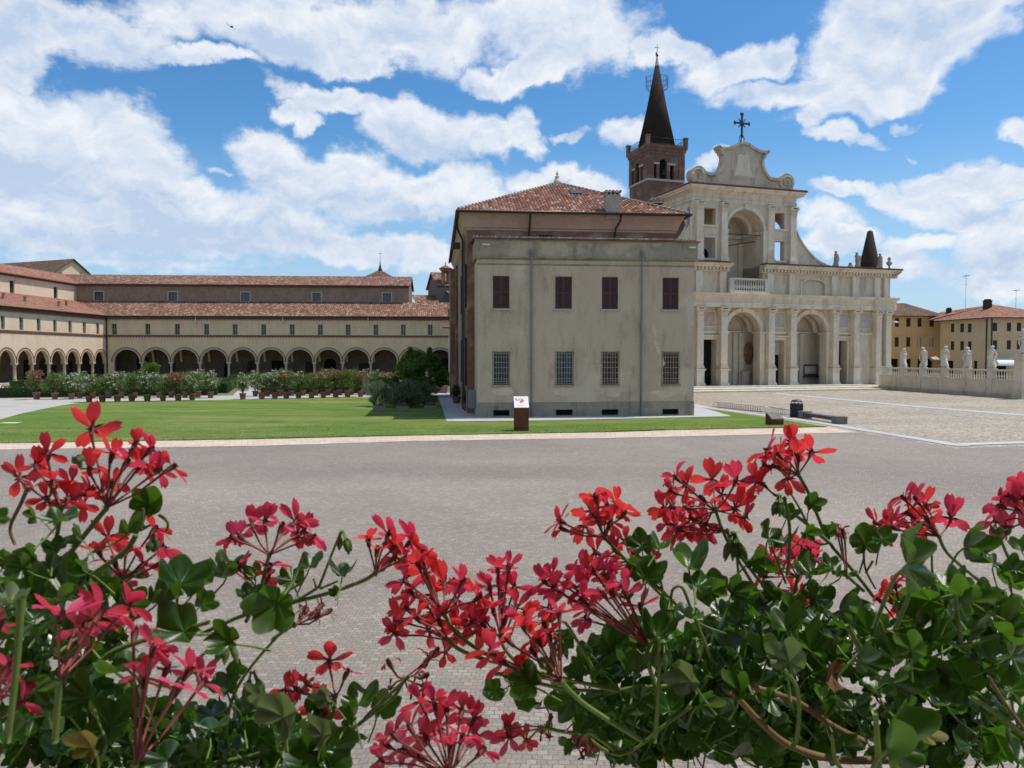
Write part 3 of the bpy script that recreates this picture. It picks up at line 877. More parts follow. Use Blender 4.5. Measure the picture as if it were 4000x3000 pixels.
    if corner_at == 'low':
        uw.add([(b, d1, TOPZ), (b, d1 + 5.5, RIDGE - .1), (b, dd, TOPZ)], [(0, 1, 2)])
        uw.quad((u1, 0, 0), (u1, d1, 0), (u1, d1, EAVE), (u1, 0, EAVE))
    uw.build('upper_wall', M['pale_brick' if corner_at == 'low' else pl], root)
    for c in upwins:
        if corner_at == 'low': add_window(root, c - .78, c + .78, 14.55, 16.2, d1, .1, 'dark_timber', 'blue_glass', .07, (1, 0), None, 0, 'moulding_cream')
        else: add_window(root, c - .55, c + .55, 14.5, 16.5, d1, .25, 'dark_timber', 'window_glass', .07, (1, 1))
    f = MB(); f.box(a, b, d1 - .16, d1 + .02, TOPZ - .45, TOPZ - .05); f.box(a, b, d1 - .30, d1 + .02, TOPZ - .2, TOPZ - .06); f.build('upper_cornice', M['frieze_brown'], root)
    r = MB()
    if corner_at == 'low':
        r.roof([(cu1 + .6, d1 - .6, TOPZ), (upper + .35, d1 - .6, TOPZ), (upper + .35, d1 + 5.5, RIDGE), (cu1 - 5.5, d1 + 5.5, RIDGE)], (0, 0, 0), (1, 0, 0), 0, .16)
        r.roof([(cu1 - 5.5, d1 + 5.5, RIDGE), (upper + .35, d1 + 5.5, RIDGE), (upper + .35, dd + .6, TOPZ), (cu1 - 11, dd + .6, TOPZ)], (0, 0, 0), (1, 0, 0), 0, .16)
    else:
        r.roof([(u0, d1 - .6, TOPZ), (cu1 - .6, d1 - .6, TOPZ), (cu1 + 5.5, d1 + 5.5, RIDGE), (u0, d1 + 5.5, RIDGE)], (0, 0, 0), (1, 0, 0), 0, .16)
        r.roof([(u0, d1 + 5.5, RIDGE), (cu1 + 5.5, d1 + 5.5, RIDGE), (cu1 + 11, dd + .6, TOPZ), (u0, dd + .6, TOPZ)], (0, 0, 0), (1, 0, 0), 0, .16)
    r.build('upper_roof', M['old_tiles' if corner_at == 'low' else 'clean_tiles'], root)
    g = MB()
    if corner_at == 'low': g.tube([(e, -e - .06, EAVE - .07), (u1, -e - .06, EAVE - .07)], .08)
    else: g.tube([(u0, -e - .06, EAVE - .07), (-e, -e - .06, EAVE - .07)], .08)
    g.build('gutter', M['gutter_metal'], root)
    return root

bw_end = BW.u(1800)
arch_px = [495, 610, 722, 836, 949, 1058, 1170, 1280, 1387, 1497, 1607, 1720]
a0, a1 = BW.u(495), BW.u(1720)
bw_arches = [a0 + (a1 - a0) * i / 11 for i in range(12)]
bw_wins = [BW.u(x) for x in (448, 579, 694, 808, 919.5, 1031, 1142, 1252, 1360, 1469, 1576, 1681)]
bwr = arcade_wing(BW, 'cloister_building', 'long cloister wing of twelve arches facing the lawn behind the potted oleanders', 0, bw_end, bw_arches, 2.28, 2.28, 3.1, bw_wins, 'cream_plaster',
                  BW.u(1598, 6), [BW.u(x, 6) for x in (391, 679, 962, 1239, 1513)], 'low', (6.0, 8.5))
for x in (770, 1109, 1440):
    u = BW.u(x); p = MB(); p.tube([(u, -.5, EAVE - .1), (u - .05, -.3, EAVE - .9), (u - .05, -.12, EAVE - 1.5)], .07)
    p.build('downpipe', M['white_metal'], bwr)
p = MB(); p.tube([(.15, -.12, 0), (.15, -.12, EAVE - .2)], .09); p.build('downpipe', M['gutter_metal'], bwr)
lw_arches = [-1.9 - 3.95 * i for i in range(14)][::-1]
lw_wins = [LW.a and -2.55 - 3.95 * i for i in range(14)][::-1]
lwr = arcade_wing(LW, 'arcade_building', 'sunlit arcaded wing with pinkish walls running towards the viewer on the left', -56, 0, lw_arches, 1.66, 1.95, 3.1, lw_wins, 'warm_plaster',
                  6, [-1.0 - 11.2 * i for i in range(5)], 'high', (8.5, 6.0))
for i, (u, d) in enumerate(((-21, 3.6), (-16.4, 3.4), (-9.2, 2.6), (-5.6, 3.6))):
    z = EAVE + (d + .55) * (MIDZ - EAVE) / 9.05
    c = MB(); c.box(u - .18, u + .18, d - .18, d + .18, z - .2, z + .75); c.box(u - .24, u + .24, d - .24, d + .24, z + .75, z + .83); c.build('chimney', M['ridge_tile'], lwr)

# gabled building behind the corner
GB = Frame(at(285, 1090, 172)[:2], -22)
root = empty('gabled_building', GB.w(0, 0), GB.a, 'tall gabled building with a pale end wall rising behind the arcade corner', 'building')
mb = MB(); W2, ez, rz_ = 6.2, 21.4, 25.9
mb.box(-50, 0, -W2, W2, 0, ez)
mb.add([(0, -W2, ez), (0, W2, ez), (0, 0, rz_)], [(0, 1, 2)])
mb.build('wall', M['cream_plaster'], root)
r = MB(); r.roof([(-50, -W2 - .6, ez - .3), (.5, -W2 - .6, ez - .3), (.5, 0, rz_), (-50, 0, rz_)], (0, 0, 0), (1, 0, 0), 0, .2)
r.roof([(-50, 0, rz_), (.5, 0, rz_), (.5, W2 + .6, ez - .3), (-50, W2 + .6, ez - .3)], (0, 0, 0), (1, 0, 0), 0, .2); r.build('roof', M['dark_tiles'], root)
p = MB(); p.box(.01, .22, -3.2, -2.6, 17, 22.6); p.box(.01, .22, 2.0, 2.6, 17, 23.2); p.build('pilaster', M['pink_plaster'], root)

# pyramid lantern behind the cloister ridge
pt = at(1485, 1084, 158)
root = empty('lantern_roof', (pt.x, pt.y, 0), R(4), 'low pyramid roof with a spike and cross peeping over the cloister ridge', 'turret')
mb = MB(); mb.box(-2.9, 2.9, -2.9, 2.9, 0, 19.8); mb.build('wall', M['pale_brick'], root)
mb = MB(); q = 3.5
for k in range(4):
    a, b = R(45 + 90 * k), R(135 + 90 * k)
    mb.roof([(q * 1.41 * cos(a), q * 1.41 * sin(a), 19.8), (q * 1.41 * cos(b), q * 1.41 * sin(b), 19.8), (0, 0, 21.9)], (0, 0, 0), (cos((a + b) / 2 + pi / 2), sin((a + b) / 2 + pi / 2), 0))
mb.build('roof', M['dark_tiles'], root)
mb = MB(); mb.lathe([(.55, 21.5), (.28, 22.2), (.12, 23.0), (.04, 23.9)], 0, 0, 0, 10); mb.build('spike', M['gutter_metal'], root)
mb = MB(); mb.tube([(0, 0, 23.8), (0, 0, 25.8)], .035); mb.tube([(-.45, 0, 25.2), (.45, 0, 25.2)], .035); mb.build('cross', M['black_iron'], root)

# chapel at the right end of the cloister
CHP = Frame(at(1709, 1300, 152)[:2], 18)
root = empty('chapel', CHP.w(0, 0), CHP.a, 'small stone chapel with a tiled roof and arched chimney beside the brick palace', 'chapel')
mb = MB(); L_, D_, ez, rz_ = 16, 9.0, 18.2, 21.2
mb.box(0, L_, 0, D_, 0, ez); mb.add([(0, 0, ez), (0, D_, ez), (0, D_ / 2, rz_)], [(0, 2, 1)])
mb.box(2.0, 9, -3.5, 0, 0, 16.2)
mb.build('wall', M['grey_brick_wall'], root)
r = MB(); r.roof([(-.4, -.4, ez - .1), (L_, -.4, ez - .1), (L_, D_ / 2, rz_), (-.4, D_ / 2, rz_)], (0, 0, 0), (1, 0, 0), 0, .15)
r.roof([(-.4, D_ / 2, rz_), (L_, D_ / 2, rz_), (L_, D_ + .4, ez - .1), (-.4, D_ + .4, ez - .1)], (0, 0, 0), (1, 0, 0), 0, .15)
r.roof([(1.6, -4, 16.1), (9.4, -4, 16.1), (9.4, 0, 17.2), (1.6, 0, 17.2)], (0, 0, 0), (1, 0, 0), 0, .15)
r.build('roof', M['old_tiles'], root)
r = MB(); r.roof([(-4.6, -2, 14.6), (0, -2, 14.6), (0, 3, 16.4), (-4.6, 3, 16.4)], (0, 0, 0), (1, 0, 0), 0, .15); r.build('side_roof', M['old_tiles'], root)
mb = MB(); mb.box(-4.5, 0, -1.5, 6, 0, 14.6); mb.build('side_wall', M['pale_brick'], root)
c = MB(); x0 = 1.0
c.box(x0, x0 + .55, .1, .9, 18, 20.9); c.box(x0 + 1.05, x0 + 1.6, .1, .9, 18, 20.9); c.arch(x0 + .8, 20.5, .25, .55, .25, .45, .1, .9, 0)
c.lathe([(.8, 20.9), (1.0, 21.1), (1.35, 21.5), (1.3, 21.6), (.6, 22.0), (.14, 22.2), (.05, 22.9)], x0 + .8, .5, 0, 14); c.build('chimney', M['red_brick'], root)
c = MB(); c.tube([(x0 + 3.2, -.1, 14), (x0 + 3.2, -.1, 18)], .09); c.build('downpipe', M['gutter_metal'], root)
for u in (3.6,):
    w = MB(); pts = [(u - .5, -3.53, 13.9), (u + .5, -3.53, 13.9)] + [(u + .5 * cos(pi * k / 8), -3.53, 14.9 + .5 * sin(pi * k / 8)) for k in range(9)]
    w.add(pts, [tuple(range(len(pts)))]); w.build('window', M['window_glass'], root)
# narrow white house squeezed behind the palace flank
WH = Frame(at(1757, 1400, 108)[:2], 6)
root = empty('white_house', WH.w(0, 0), WH.a, 'narrow white house with a tiny tiled eave showing beside the palace flank', 'house')
mb = MB(); mb.wall(0, 6, 0, 8.3, [(.45, .95, 1.0, 4.6, 0)], 0, .3); mb.quad((0, 0, 0), (0, 8, 0), (0, 8, 8.3), (0, 0, 8.3)); mb.quad((6, 0, 0), (6, 8, 0), (6, 8, 8.3), (6, 0, 8.3)); mb.quad((0, 8, 0), (6, 8, 0), (6, 8, 8.3), (0, 8, 8.3))
mb.build('wall', M['white_plaster'], root)
r = MB(); r.roof([(-.9, -.8, 8.2), (6.4, -.8, 8.2), (6.4, 8, 8.75), (-.9, 8, 8.75)], (0, 0, 0), (1, 0, 0), 0, .2); r.build('roof', M['old_tiles'], root)
add_window(root, .45, .95, 1.0, 4.6, 0, .15, 'zinc_pipe', 'window_glass', .05, (0, 2))

# ---------------------------------------------------------------- grey annex
root = empty('annex_building', A.w(0, 0), A.a, 'grey rendered annex with closed brown shutters and barred ground floor windows', 'building')
AW, AD = 14.66, 3.6
shut = [(A.u(a, 0, 1140), A.u(b, 0, 1140)) for a, b in ((1925, 1990), (2169, 2234), (2351, 2414), (2588, 2651))]
bars = [(A.u(a, 0, 1440), A.u(b, 0, 1440)) for a, b in ((1928, 1989), (2173, 2236), (2352, 2415), (2589, 2651))]
vents = [(a - .02, b + .02) for a, b in bars]
mb = MB()
mb.wall(0, AW, 1.0, 10.45, [(a, b, 7.2, 9.34, 0) for a, b in shut] + [(a, b, 2.17, 4.31, 0) for a, b in bars], 0, .22)
mb.wall(0, AW, 0, 1.0, [], .03, .2) if False else None
for x in (0, AW): mb.quad((x, 0, 0), (x, AD, 0), (x, AD, 10.45), (x, 0, 10.45))
mb.build('wall', M['annex_plaster'], root)
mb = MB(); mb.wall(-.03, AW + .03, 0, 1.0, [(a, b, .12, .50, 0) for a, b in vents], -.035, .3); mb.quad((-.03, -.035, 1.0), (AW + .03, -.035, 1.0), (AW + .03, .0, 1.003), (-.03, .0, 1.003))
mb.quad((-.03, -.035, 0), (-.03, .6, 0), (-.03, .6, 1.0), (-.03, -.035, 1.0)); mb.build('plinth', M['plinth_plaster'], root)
for a, b in vents:
    v = MB(); v.quad((a, .22, .12), (b, .22, .12), (b, .22, .5), (a, .22, .5))
    for k in range(7):
        x = a + (b - a) * (k + .5) / 7; v.box(x - .012, x + .012, .08, .10, .12, .5)
    v.build('vent', M['dark_interior'], root)
# parapet, its ledge, string moulding
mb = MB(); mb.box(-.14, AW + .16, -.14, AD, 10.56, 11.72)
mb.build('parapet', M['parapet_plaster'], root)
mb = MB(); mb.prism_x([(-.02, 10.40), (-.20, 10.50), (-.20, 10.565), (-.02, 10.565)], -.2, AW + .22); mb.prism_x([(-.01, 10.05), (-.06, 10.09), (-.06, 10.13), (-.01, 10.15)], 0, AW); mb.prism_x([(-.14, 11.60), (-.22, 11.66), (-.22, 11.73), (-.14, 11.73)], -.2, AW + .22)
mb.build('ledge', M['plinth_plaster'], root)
mb = MB(); mb.roof([(-.3, -.32, 11.74), (AW + .34, -.32, 11.74), (AW + .34, AD, 12.05), (-.3, AD, 12.05)], (0, 0, 0), (1, 0, 0), 0, .05); mb.build('roof', M['old_tiles'], root)
mb = MB()
n = int((AW + .6) / .235)
for k in range(n):
    x = -.24 + k * .235; j = random.uniform(-.02, .02)
    pts = [(x + .10 * cos(pi * t / 6), 11.79 + .105 * sin(pi * t / 6)) for t in range(7)]
    mb.add([(p[0], -.40 + j, p[1]) for p in pts] + [(p[0], .3 + j, p[1] + .05) for p in pts], [tuple(range(7))] + [(i, i + 1, i + 8, i + 7) for i in range(6)], 0, False)
mb.build('eave_tiles', M['pale_tile'], root)
for a, b in shut:
    w = MB(); w.quad((a, .2, 7.2), (b, .2, 7.2), (b, .2, 9.34), (a, .2, 9.34)); wo = w.build('window', M['dark_interior'], root)
    c = (a + b) / 2
    for p, q in ((a + .005, c - .006), (c + .006, b - .005)):
        s = MB(); y0, y1 = .03, .085; f = .075
        s.box(p, p + f, y0, y1, 7.21, 9.33); s.box(q - f, q, y0, y1, 7.21, 9.33)
        for z in (7.21, 8.22, 9.25): s.box(p + f, q - f, y0, y1, z, z + .08)
        for i in range(2):
            zb = 7.29 + i * 1.01
            for k in range(16):
                z = zb + .93 * (k + .1) / 16
                s.add([(p + f, y1 - .004, z + .06), (q - f, y1 - .004, z + .06), (q - f, y0 + .004, z), (p + f, y0 + .004, z)], [(0, 1, 2, 3)], 1)
        s.build('shutter', [M['shutter_paint'], M['shutter_slats']], wo)
    s = MB(); s.box(a - .07, b + .07, -.13, .2, 7.09, 7.198); s.build('sill', M['sill_stone'], wo)
for i, (a, b) in enumerate(bars):
    w = MB(); f = .06
    w.box(a, a + f, .12, .19, 2.17, 4.31); w.box(b - f, b, .12, .19, 2.17, 4.31); w.box(a + f, b - f, .12, .19, 2.17, 2.25); w.box(a + f, b - f, .12, .19, 4.23, 4.31); w.box((a + b) / 2 - .04, (a + b) / 2 + .04, .125, .185, 2.25, 4.23)
    wo = w.build('window', M['dark_timber'], root)
    g = MB(); g.quad((a, .17, 2.17), (b, .17, 2.17), (b, .17, 4.31), (a, .17, 4.31)); g.build('pane', M['window_glass' if i < 2 else 'brown_door'], wo)
    g = MB()
    for k in range(7):
        x = a + (b - a) * k / 6; x = min(max(x, a + .02), b - .02); g.box(x - .011, x + .011, .005, .027, 2.2, 4.29)
    for z in (2.24, 2.4, 2.56, 2.95, 3.3, 3.65, 4.0, 4.22): g.box(a, b, -.006, .005, z - .012, z + .012)
    g.build('grille', M['iron_bar'], wo)
    s = MB(); s.box(a - .12, b + .12, -.1, .2, 2.06, 2.168); s.build('sill', M['plinth_plaster'], wo)
    s = MB(); t = .09
    s.box(a - t, a, -.03, .02, 2.17, 4.31); s.box(b, b + t, -.03, .02, 2.17, 4.31); s.box(a - t, b + t, -.032, .02, 4.31, 4.40); s.build('surround', M['parapet_plaster'], wo)
for x in (2075, 2504):
    u = A.u(x, 0, 1300); p = MB()
    p.tube([(u, -.30, 10.9), (u, -.26, 10.4), (u, -.13, 10.0), (u, -.13, .12), (u, -.2, .05)], .058, 10); p.lathe([(.08, 10.72), (.10, 11.0), (.10, 11.06)], u, -.26, 0, 10)
    for z in (1.4, 3.6, 5.8, 8.0, 9.6): p.lathe([(.07, z), (.07, z + .06)], u, -.13, 0, 10); p.box(u - .015, u + .015, -.1, 0, z + .01, z + .05)
    p.build('downpipe', M['zinc_pipe'], root)
for u in (.55, 14.35):
    f = MB(); f.box(u - .22, u + .22, -.5, -.2, 11.28, 11.36); f.box(u - .02, u + .02, -.3, -.14, 11.36, 11.4); f.build('floodlight', M['white_metal'], root)
f = MB(); f.box(-.5, -.02, 2.0, 2.7, .5, 1.75); f.build('meter_box', M['zinc_pipe'], root)

# pale repairs in the render: a long streak by the last pipe and patches under the barred windows
plaster('repair_plaster', (.70, .56, .42), (.60, .475, .35), (.50, .39, .28), .8, 10, .4, .4)
rr = random.Random(12)
def patch(cx, cz, w, h, n=18, lean=0.0):
    mb = MB(); pts = []
    for k in range(n):
        a = 2 * pi * k / n; q = rr.uniform(.72, 1.12)
        pts.append((cx + w * q * cos(a) + lean * sin(a), -.003, cz + h * q * sin(a)))
    mb.add([(cx, -.003, cz)] + pts, [(0, 1 + k, 1 + (k + 1) % n) for k in range(n)]); mb.build('repair_patch', M['repair_plaster'], root)
for x, y, w, h, l in ((2556, 1290, .13, .55, -.1), (2570, 1360, .14, .6, -.2), (2586, 1415, .2, .35, 0), (1965, 1530, .85, .28, 0), (2205, 1530, .8, .3, 0), (2600, 1535, .9, .3, .1), (2060, 1560, .5, .18, 0), (2400, 1540, .5, .2, 0)):
    u, z = A.px(x, y); patch(u, z, w, h, lean=l)

# ---------------------------------------------------------------- brick palace behind the annex
root = empty('brick_palace', A.w(-.5, 3.6), A.a, 'brick palace with a hipped tile roof and plaster cove rising behind the grey annex', 'building')
PW, PD = 14.9, 27.5
mb = MB()
mb.wall(0, PW, 0, 13.0, [(5.0, 6.05, 10.9, 12.62, 0)], .01, .25)
for x in (0, PW): mb.quad((x, 0, 0), (x, PD, 0), (x, PD, 13.0), (x, 0, 13.0))
mb.quad((0, PD, 0), (PW, PD, 0), (PW, PD, 13), (0, PD, 13))
mb.build('wall', M['red_brick'], root)
add_window(root, 5.0, 6.05, 10.9, 12.62, .01, .12, 'dark_timber', 'window_glass', .07, (1, 1))
# flank: plaster strips between brick piers, tall slit windows
mb = MB()
mb.box(-.10, -.002, 3.5, 8.5, .3, 12.6); mb.box(-.10, -.002, 10, 18, .3, 12.6); mb.build('flank_panel', M['pink_plaster'], root)
for d in (1.2, 5.6, 9.4, 18.6): 
    w = MB(); w.box(-.16, -.103 if d in (5.6,) else -.003, d - .55, d + .55, 2.0, 5.4); w.build('slit_window', M['dark_timber'], root)
    w = MB(); w.box(-.16, -.103 if d in (5.6,) else -.003, d - .55, d + .55, 7.6, 10.6); w.build('slit_window', M['dark_timber'], root)
mb = MB(); mb.box(-.75, -.002, 22.0, 27.5, 0, 12.7); mb.box(-.32, -.003, 19.4, 21, 0, 12.7); mb.build('buttress', M['red_brick'], root)
# cove cornice on all sides
prof = [(0, 12.85), (-.10, 12.90), (-.10, 13.02), (-.2, 13.08), (-.2, 13.16), (-.24, 13.3), (-.32, 13.5), (-.42, 13.68), (-.50, 13.78), (-.50, 13.92), (-.56, 13.98), (-.56, 14.05)]
mb = MB()
def sweep(mb, prof, rect, mi=0):
    x0, x1, y0, y1 = rect
    rings = []
    for o, z in prof:
        rings.append([(x0 + o, y0 + o, z), (x1 - o, y0 + o, z), (x1 - o, y1 - o, z), (x0 + o, y1 - o, z)])
    for a, b in zip(rings, rings[1:]):
        for i in range(4): mb.quad(a[i], a[(i + 1) % 4], b[(i + 1) % 4], b[i], mi)
sweep(mb, prof, (0, PW, .01, PD)); mb.build('cornice', M['cove_plaster'], root)
# roof
ov = .85; x0, x1, y0, y1 = -.64, PW + .82, -.78, PD + ov; ez = 14.08; H = (x1 - x0) / 2; rz_ = ez + 3.85
cx = (x0 + x1) / 2
apex, apex2 = Vector((cx, y0 + H, rz_)), Vector((cx, y1 - H, rz_))
mb = MB()
mb.roof([(x0, y0, ez), apex, apex2, (x0, y1, ez)], (x0, y0, ez), (0, 1, 0)); mb.roof([(x1, y0, ez), (x1, y1, ez), apex2, apex], (x1, y0, ez), (0, 1, 0)); mb.roof([(x1, y1, ez), (x0, y1, ez), apex2], (x1, y1, ez), (1, 0, 0))
# front slope: real courses of cover tiles
sl = (apex - Vector((cx, y0, ez))); SLEN = sl.length; sv = sl.normalized(); nv = Vector((1, 0, 0)).cross(sv)
pitch, seg, rl = .24, 6, .40
ncol = int((x1 - x0) / pitch); pitch = (x1 - x0) / ncol
for i in range(ncol):
    ua = x0 + i * pitch
    um = ua + pitch / 2
    vmax = SLEN * max(0, 1 - abs(um - cx) / H)
    nr = max(1, int(math.ceil(vmax / rl)))
    jit = random.uniform(-.012, .012)
    for r_ in range(nr):
        v0, v1 = r_ * rl - (.05 if r_ == 0 else 0), min((r_ + 1) * rl + .03, vmax)
        if v1 <= v0: continue
        vs = []; uvs = []
        for v, h in ((v0, .045), (v1, .012)):
            for k in range(seg + 1):
                t = k / seg; off = sin(pi * t) * .075 + h
                p = Vector((ua + t * pitch + jit, y0, ez)) + sv * v + nv * off
                vs.append(p); uvs.append((ua + min(max(t, .02), .98) * pitch - x0 + i * 0.0, r_ * .4 + .2))
        fs = [(k, k + 1, k + seg + 2, k + seg + 1) for k in range(seg)]
        fuv = [tuple((i * .24 + .12, r_ * .4 + .2 + i) for _ in f) for f in fs]
        mb.add(vs, fs, 0, True, fuv)
        mb.add(vs[:seg + 1], [tuple(range(seg + 1))], 1, False)
mb.roof([Vector((x0, y0, ez)) + nv * -.01, Vector((x1, y0, ez)) + nv * -.01, apex + nv * -.01], (x0, y0, ez), (1, 0, 0))
mb.build('roof', [M['roof_tiles'], M['dark_timber']], root)
mb = MB()
for a, b in ((Vector((x0, y0, ez + .06)), apex), (Vector((x1, y0, ez + .06)), apex), (apex, apex2)):
    n = int((b - a).length / .38)
    for k in range(n):
        p, q = a.lerp(b, k / n), a.lerp(b, (k + 1.1) / n); mb.tube([p + Vector((0, 0, .05)), q + Vector((0, 0, .03))], [.13, .10], 7)
mb.build('ridge_tiles', M['ridge_tile'], root)
mb = MB(); mb.lathe([(.30, -.1), (.30, .2), (.24, .26), (.17, .5), (.20, .55), (.07, .62), (.11, .72), (.12, .8), (.06, .9), (.02, 1.1)], apex.x, apex.y, apex.z, 12); mb.build('finial', M['pale_stone'], root)
mb = MB(); mb.tube([(x0 - .08, y0 - .1, ez - .02), (x1 + .08, y0 - .1, ez - .02)], .10, 8); mb.tube([(x0 - .1, y0 - .08, ez - .02), (x0 - .1, y1, ez - .02)], .10, 8); mb.tube([(x1 + .1, y0 - .08, ez - .02), (x1 + .1, y1, ez - .02)], .10, 8); mb.build('gutter', M['gutter_metal'], root)
for x, dd in ((A.u(2071, 2.8, 900), .0), (A.u(2424, 2.8, 900), .25)):
    u = x + .5; p = MB(); p.tube([(u, y0 - .1, ez - .1), (u, y0 + .0, 13.6), (u - dd, -.42, 13.1), (u - dd, -.14, 12.7), (u - dd, -.14, 12.0)], .07, 8); p.build('downpipe', M['gutter_metal'], root)
p = MB(); p.tube([(x0 - .05, 3.0, ez - .1), (-.55, 3.2, 13.4), (-.2, 3.4, 12.7), (-.2, 3.4, .1)], .08, 8); p.build('downpipe', M['gutter_metal'], root)
p = MB(); p.box(-.95, -.35, 4.6, 5.2, 12.25, 12.7); p.build('floodlight', M['gutter_metal'], root)
# chimneys and skylight
def chimney(u, d, w, dep, zt):
    zb = ez + (d - y0) * 3.85 / H - .6
    c = MB(); c.box(u - w / 2, u + w / 2, d - dep / 2, d + dep / 2, zb, zt - .42)
    c.box(u - w / 2 - .05, u + w / 2 + .05, d - dep / 2 - .05, d + dep / 2 + .05, zt - .42, zt - .35)
    for i in range(4): x = u - w / 2 + .06 + (w - .12) * i / 3; c.box(x - .06, x + .06, d - dep / 2, d + dep / 2, zt - .35, zt - .18)
    o = c.build('chimney', M['rendered_chimney'], root)
    c = MB()
    for i in range(5): x = u - w / 2 + w * i / 4; c.tube([(x, d - dep / 2 - .1, zt - .12), (x, d + dep / 2 + .1, zt - .12)], .1, 8)
    c.box(u - w / 2 - .06, u + w / 2 + .06, d - dep / 2 - .06, d + dep / 2 + .06, zt - .19, zt - .12); c.build('cap', M['ridge_tile'], o)
u, z = A.px(2394, 742, 3.1); chimney(u + .5, -.22, 1.0, .75, z)
u, z = A.px(2565, 776, 9.4); chimney(u + .5, 5.8, .95, .8, z)
u, _ = A.px(2249, 780, 8.0); v0 = (8.0 - 3.6 - y0)
p0 = Vector((u + .5, 8.0 - 3.6, ez + v0 * 3.85 / H))
sk = MB(); B = [p0 + Vector((sx * .42, 0, 0)) + sv * sy * .45 + nv * .16 for sx, sy in ((-1, -1), (1, -1), (1, 1), (-1, 1))]
sk.add(B + [q - nv * .25 for q in B], [(0, 1, 2, 3)], 1); sk.add(B + [q - nv * .25 for q in B], [(i, i + 4, (i + 1) % 4 + 4, (i + 1) % 4) for i in range(4)], 0); sk.build('skylight', [M['gutter_metal'], M['blue_glass']], root)
# ---------------------------------------------------------------- basilica
C = Frame(gnd(2722, 1508, .5), 18)
ch = empty('church', C.w(0, 0), C.a, 'pale stone renaissance church with an open arched porch and scrolled gable with cross', 'church')
CS, CW_, PP = M['church_stone'], M['church_wall'], M['porch_plaster']
ULO, UHI = -15.4, 29.0
AX = 6.75                                            # axis of the central bay
arch_lo = [(-5.6, -.9), (4.38, 9.12), (14.5, 19.2)]
doors_lo = [(-8.9, -7.3), (1.04, 2.95), (11.05, 12.8), (20.95, 22.55)]
mb = MB()
ops = [(a, b, .5, 7.2, (b - a) / 2) for a, b in arch_lo] + [(a, b, .5, 6.15, 0) for a, b in doors_lo]
mb.wall(ULO, UHI, .5, 10.1, ops, .45, 1.15)
pan = [(1.15, 2.6, 7.8, 9.55), (11.35, 12.72, 7.8, 9.6), (21.15, 22.7, 7.85, 9.6), (24.5, 26.25, 7.75, 9.8)]
mb.quad((UHI, .45, 0), (UHI, 60, 0), (UHI, 60, 10.1), (UHI, .45, 10.1)); mb.quad((ULO, .45, 0), (ULO, 60, 0), (ULO, 60, 10.1), (ULO, .45, 10.1))
mb.quad((ULO, .45, 0), (UHI, .45, 0), (UHI, .45, .5), (ULO, .45, .5)); mb.quad((ULO, 60, 0), (UHI, 60, 0), (UHI, 60, 14), (ULO, 60, 14))
mb.build('wall', CW_, ch)
# sunk panels above the doors (frames stand proud, fields tinted by old fresco)
def fresco(name, a, b):
    n = NB(name); c = n.ramp(n.noise(1.6, 6, .7), a, b, .4, .6); n.color(c); n.rough(.9, .1)
fresco('faded_fresco', (.46, .30, .23), (.55, .47, .36)); fresco('grey_fresco', (.42, .40, .34), (.52, .48, .39)); fresco('dark_fresco', (.20, .11, .07), (.36, .24, .15))
for i, (a, b, z0, z1) in enumerate(pan):
    f = MB(); t = .13
    f.box(a - t, a, .36, .449, z0 - t, z1 + t); f.box(b, b + t, .36, .449, z0 - t, z1 + t); f.box(a, b, .36, .449, z1, z1 + t); f.box(a, b, .36, .449, z0 - t, z0)
    f.box(a, b, .43, .449, z0, z1, 1); f.build('panel', [CS, M['faded_fresco' if i == 0 else 'grey_fresco']], ch)
    f = MB(); f.prism_x([(.44, 6.85), (.25, 6.95), (.2, 7.1), (.2, 7.2), (.44, 7.25)], a - .25, b + .25); f.build('moulding', CS, ch)
for i, (a, b) in enumerate(doors_lo):
    f = MB(); t = .28
    f.box(a - t, a, .33, .448, .5, 6.15); f.box(b, b + t, .33, .448, .5, 6.15); f.box(a - t, b + t, .33, .448, 6.15, 6.45); f.prism_x([(.44, 6.45), (.15, 6.52), (.1, 6.68), (.44, 6.72)], a - .4, b + .4)
    fo = f.build('door_frame', CS, ch)
    f = MB(); f.quad((a, 1.58, .5), (b, 1.58, .5), (b, 1.58, 4.3 if i == 2 else 6.15), (a, 1.58, 4.3 if i == 2 else 6.15)); f.build('door', M['dark_interior'], fo)
    if i == 2: f = MB(); f.box(a, b, 1.3, 1.6, 4.3, 6.15); f.build('lintel', M['grey_fresco'], fo)
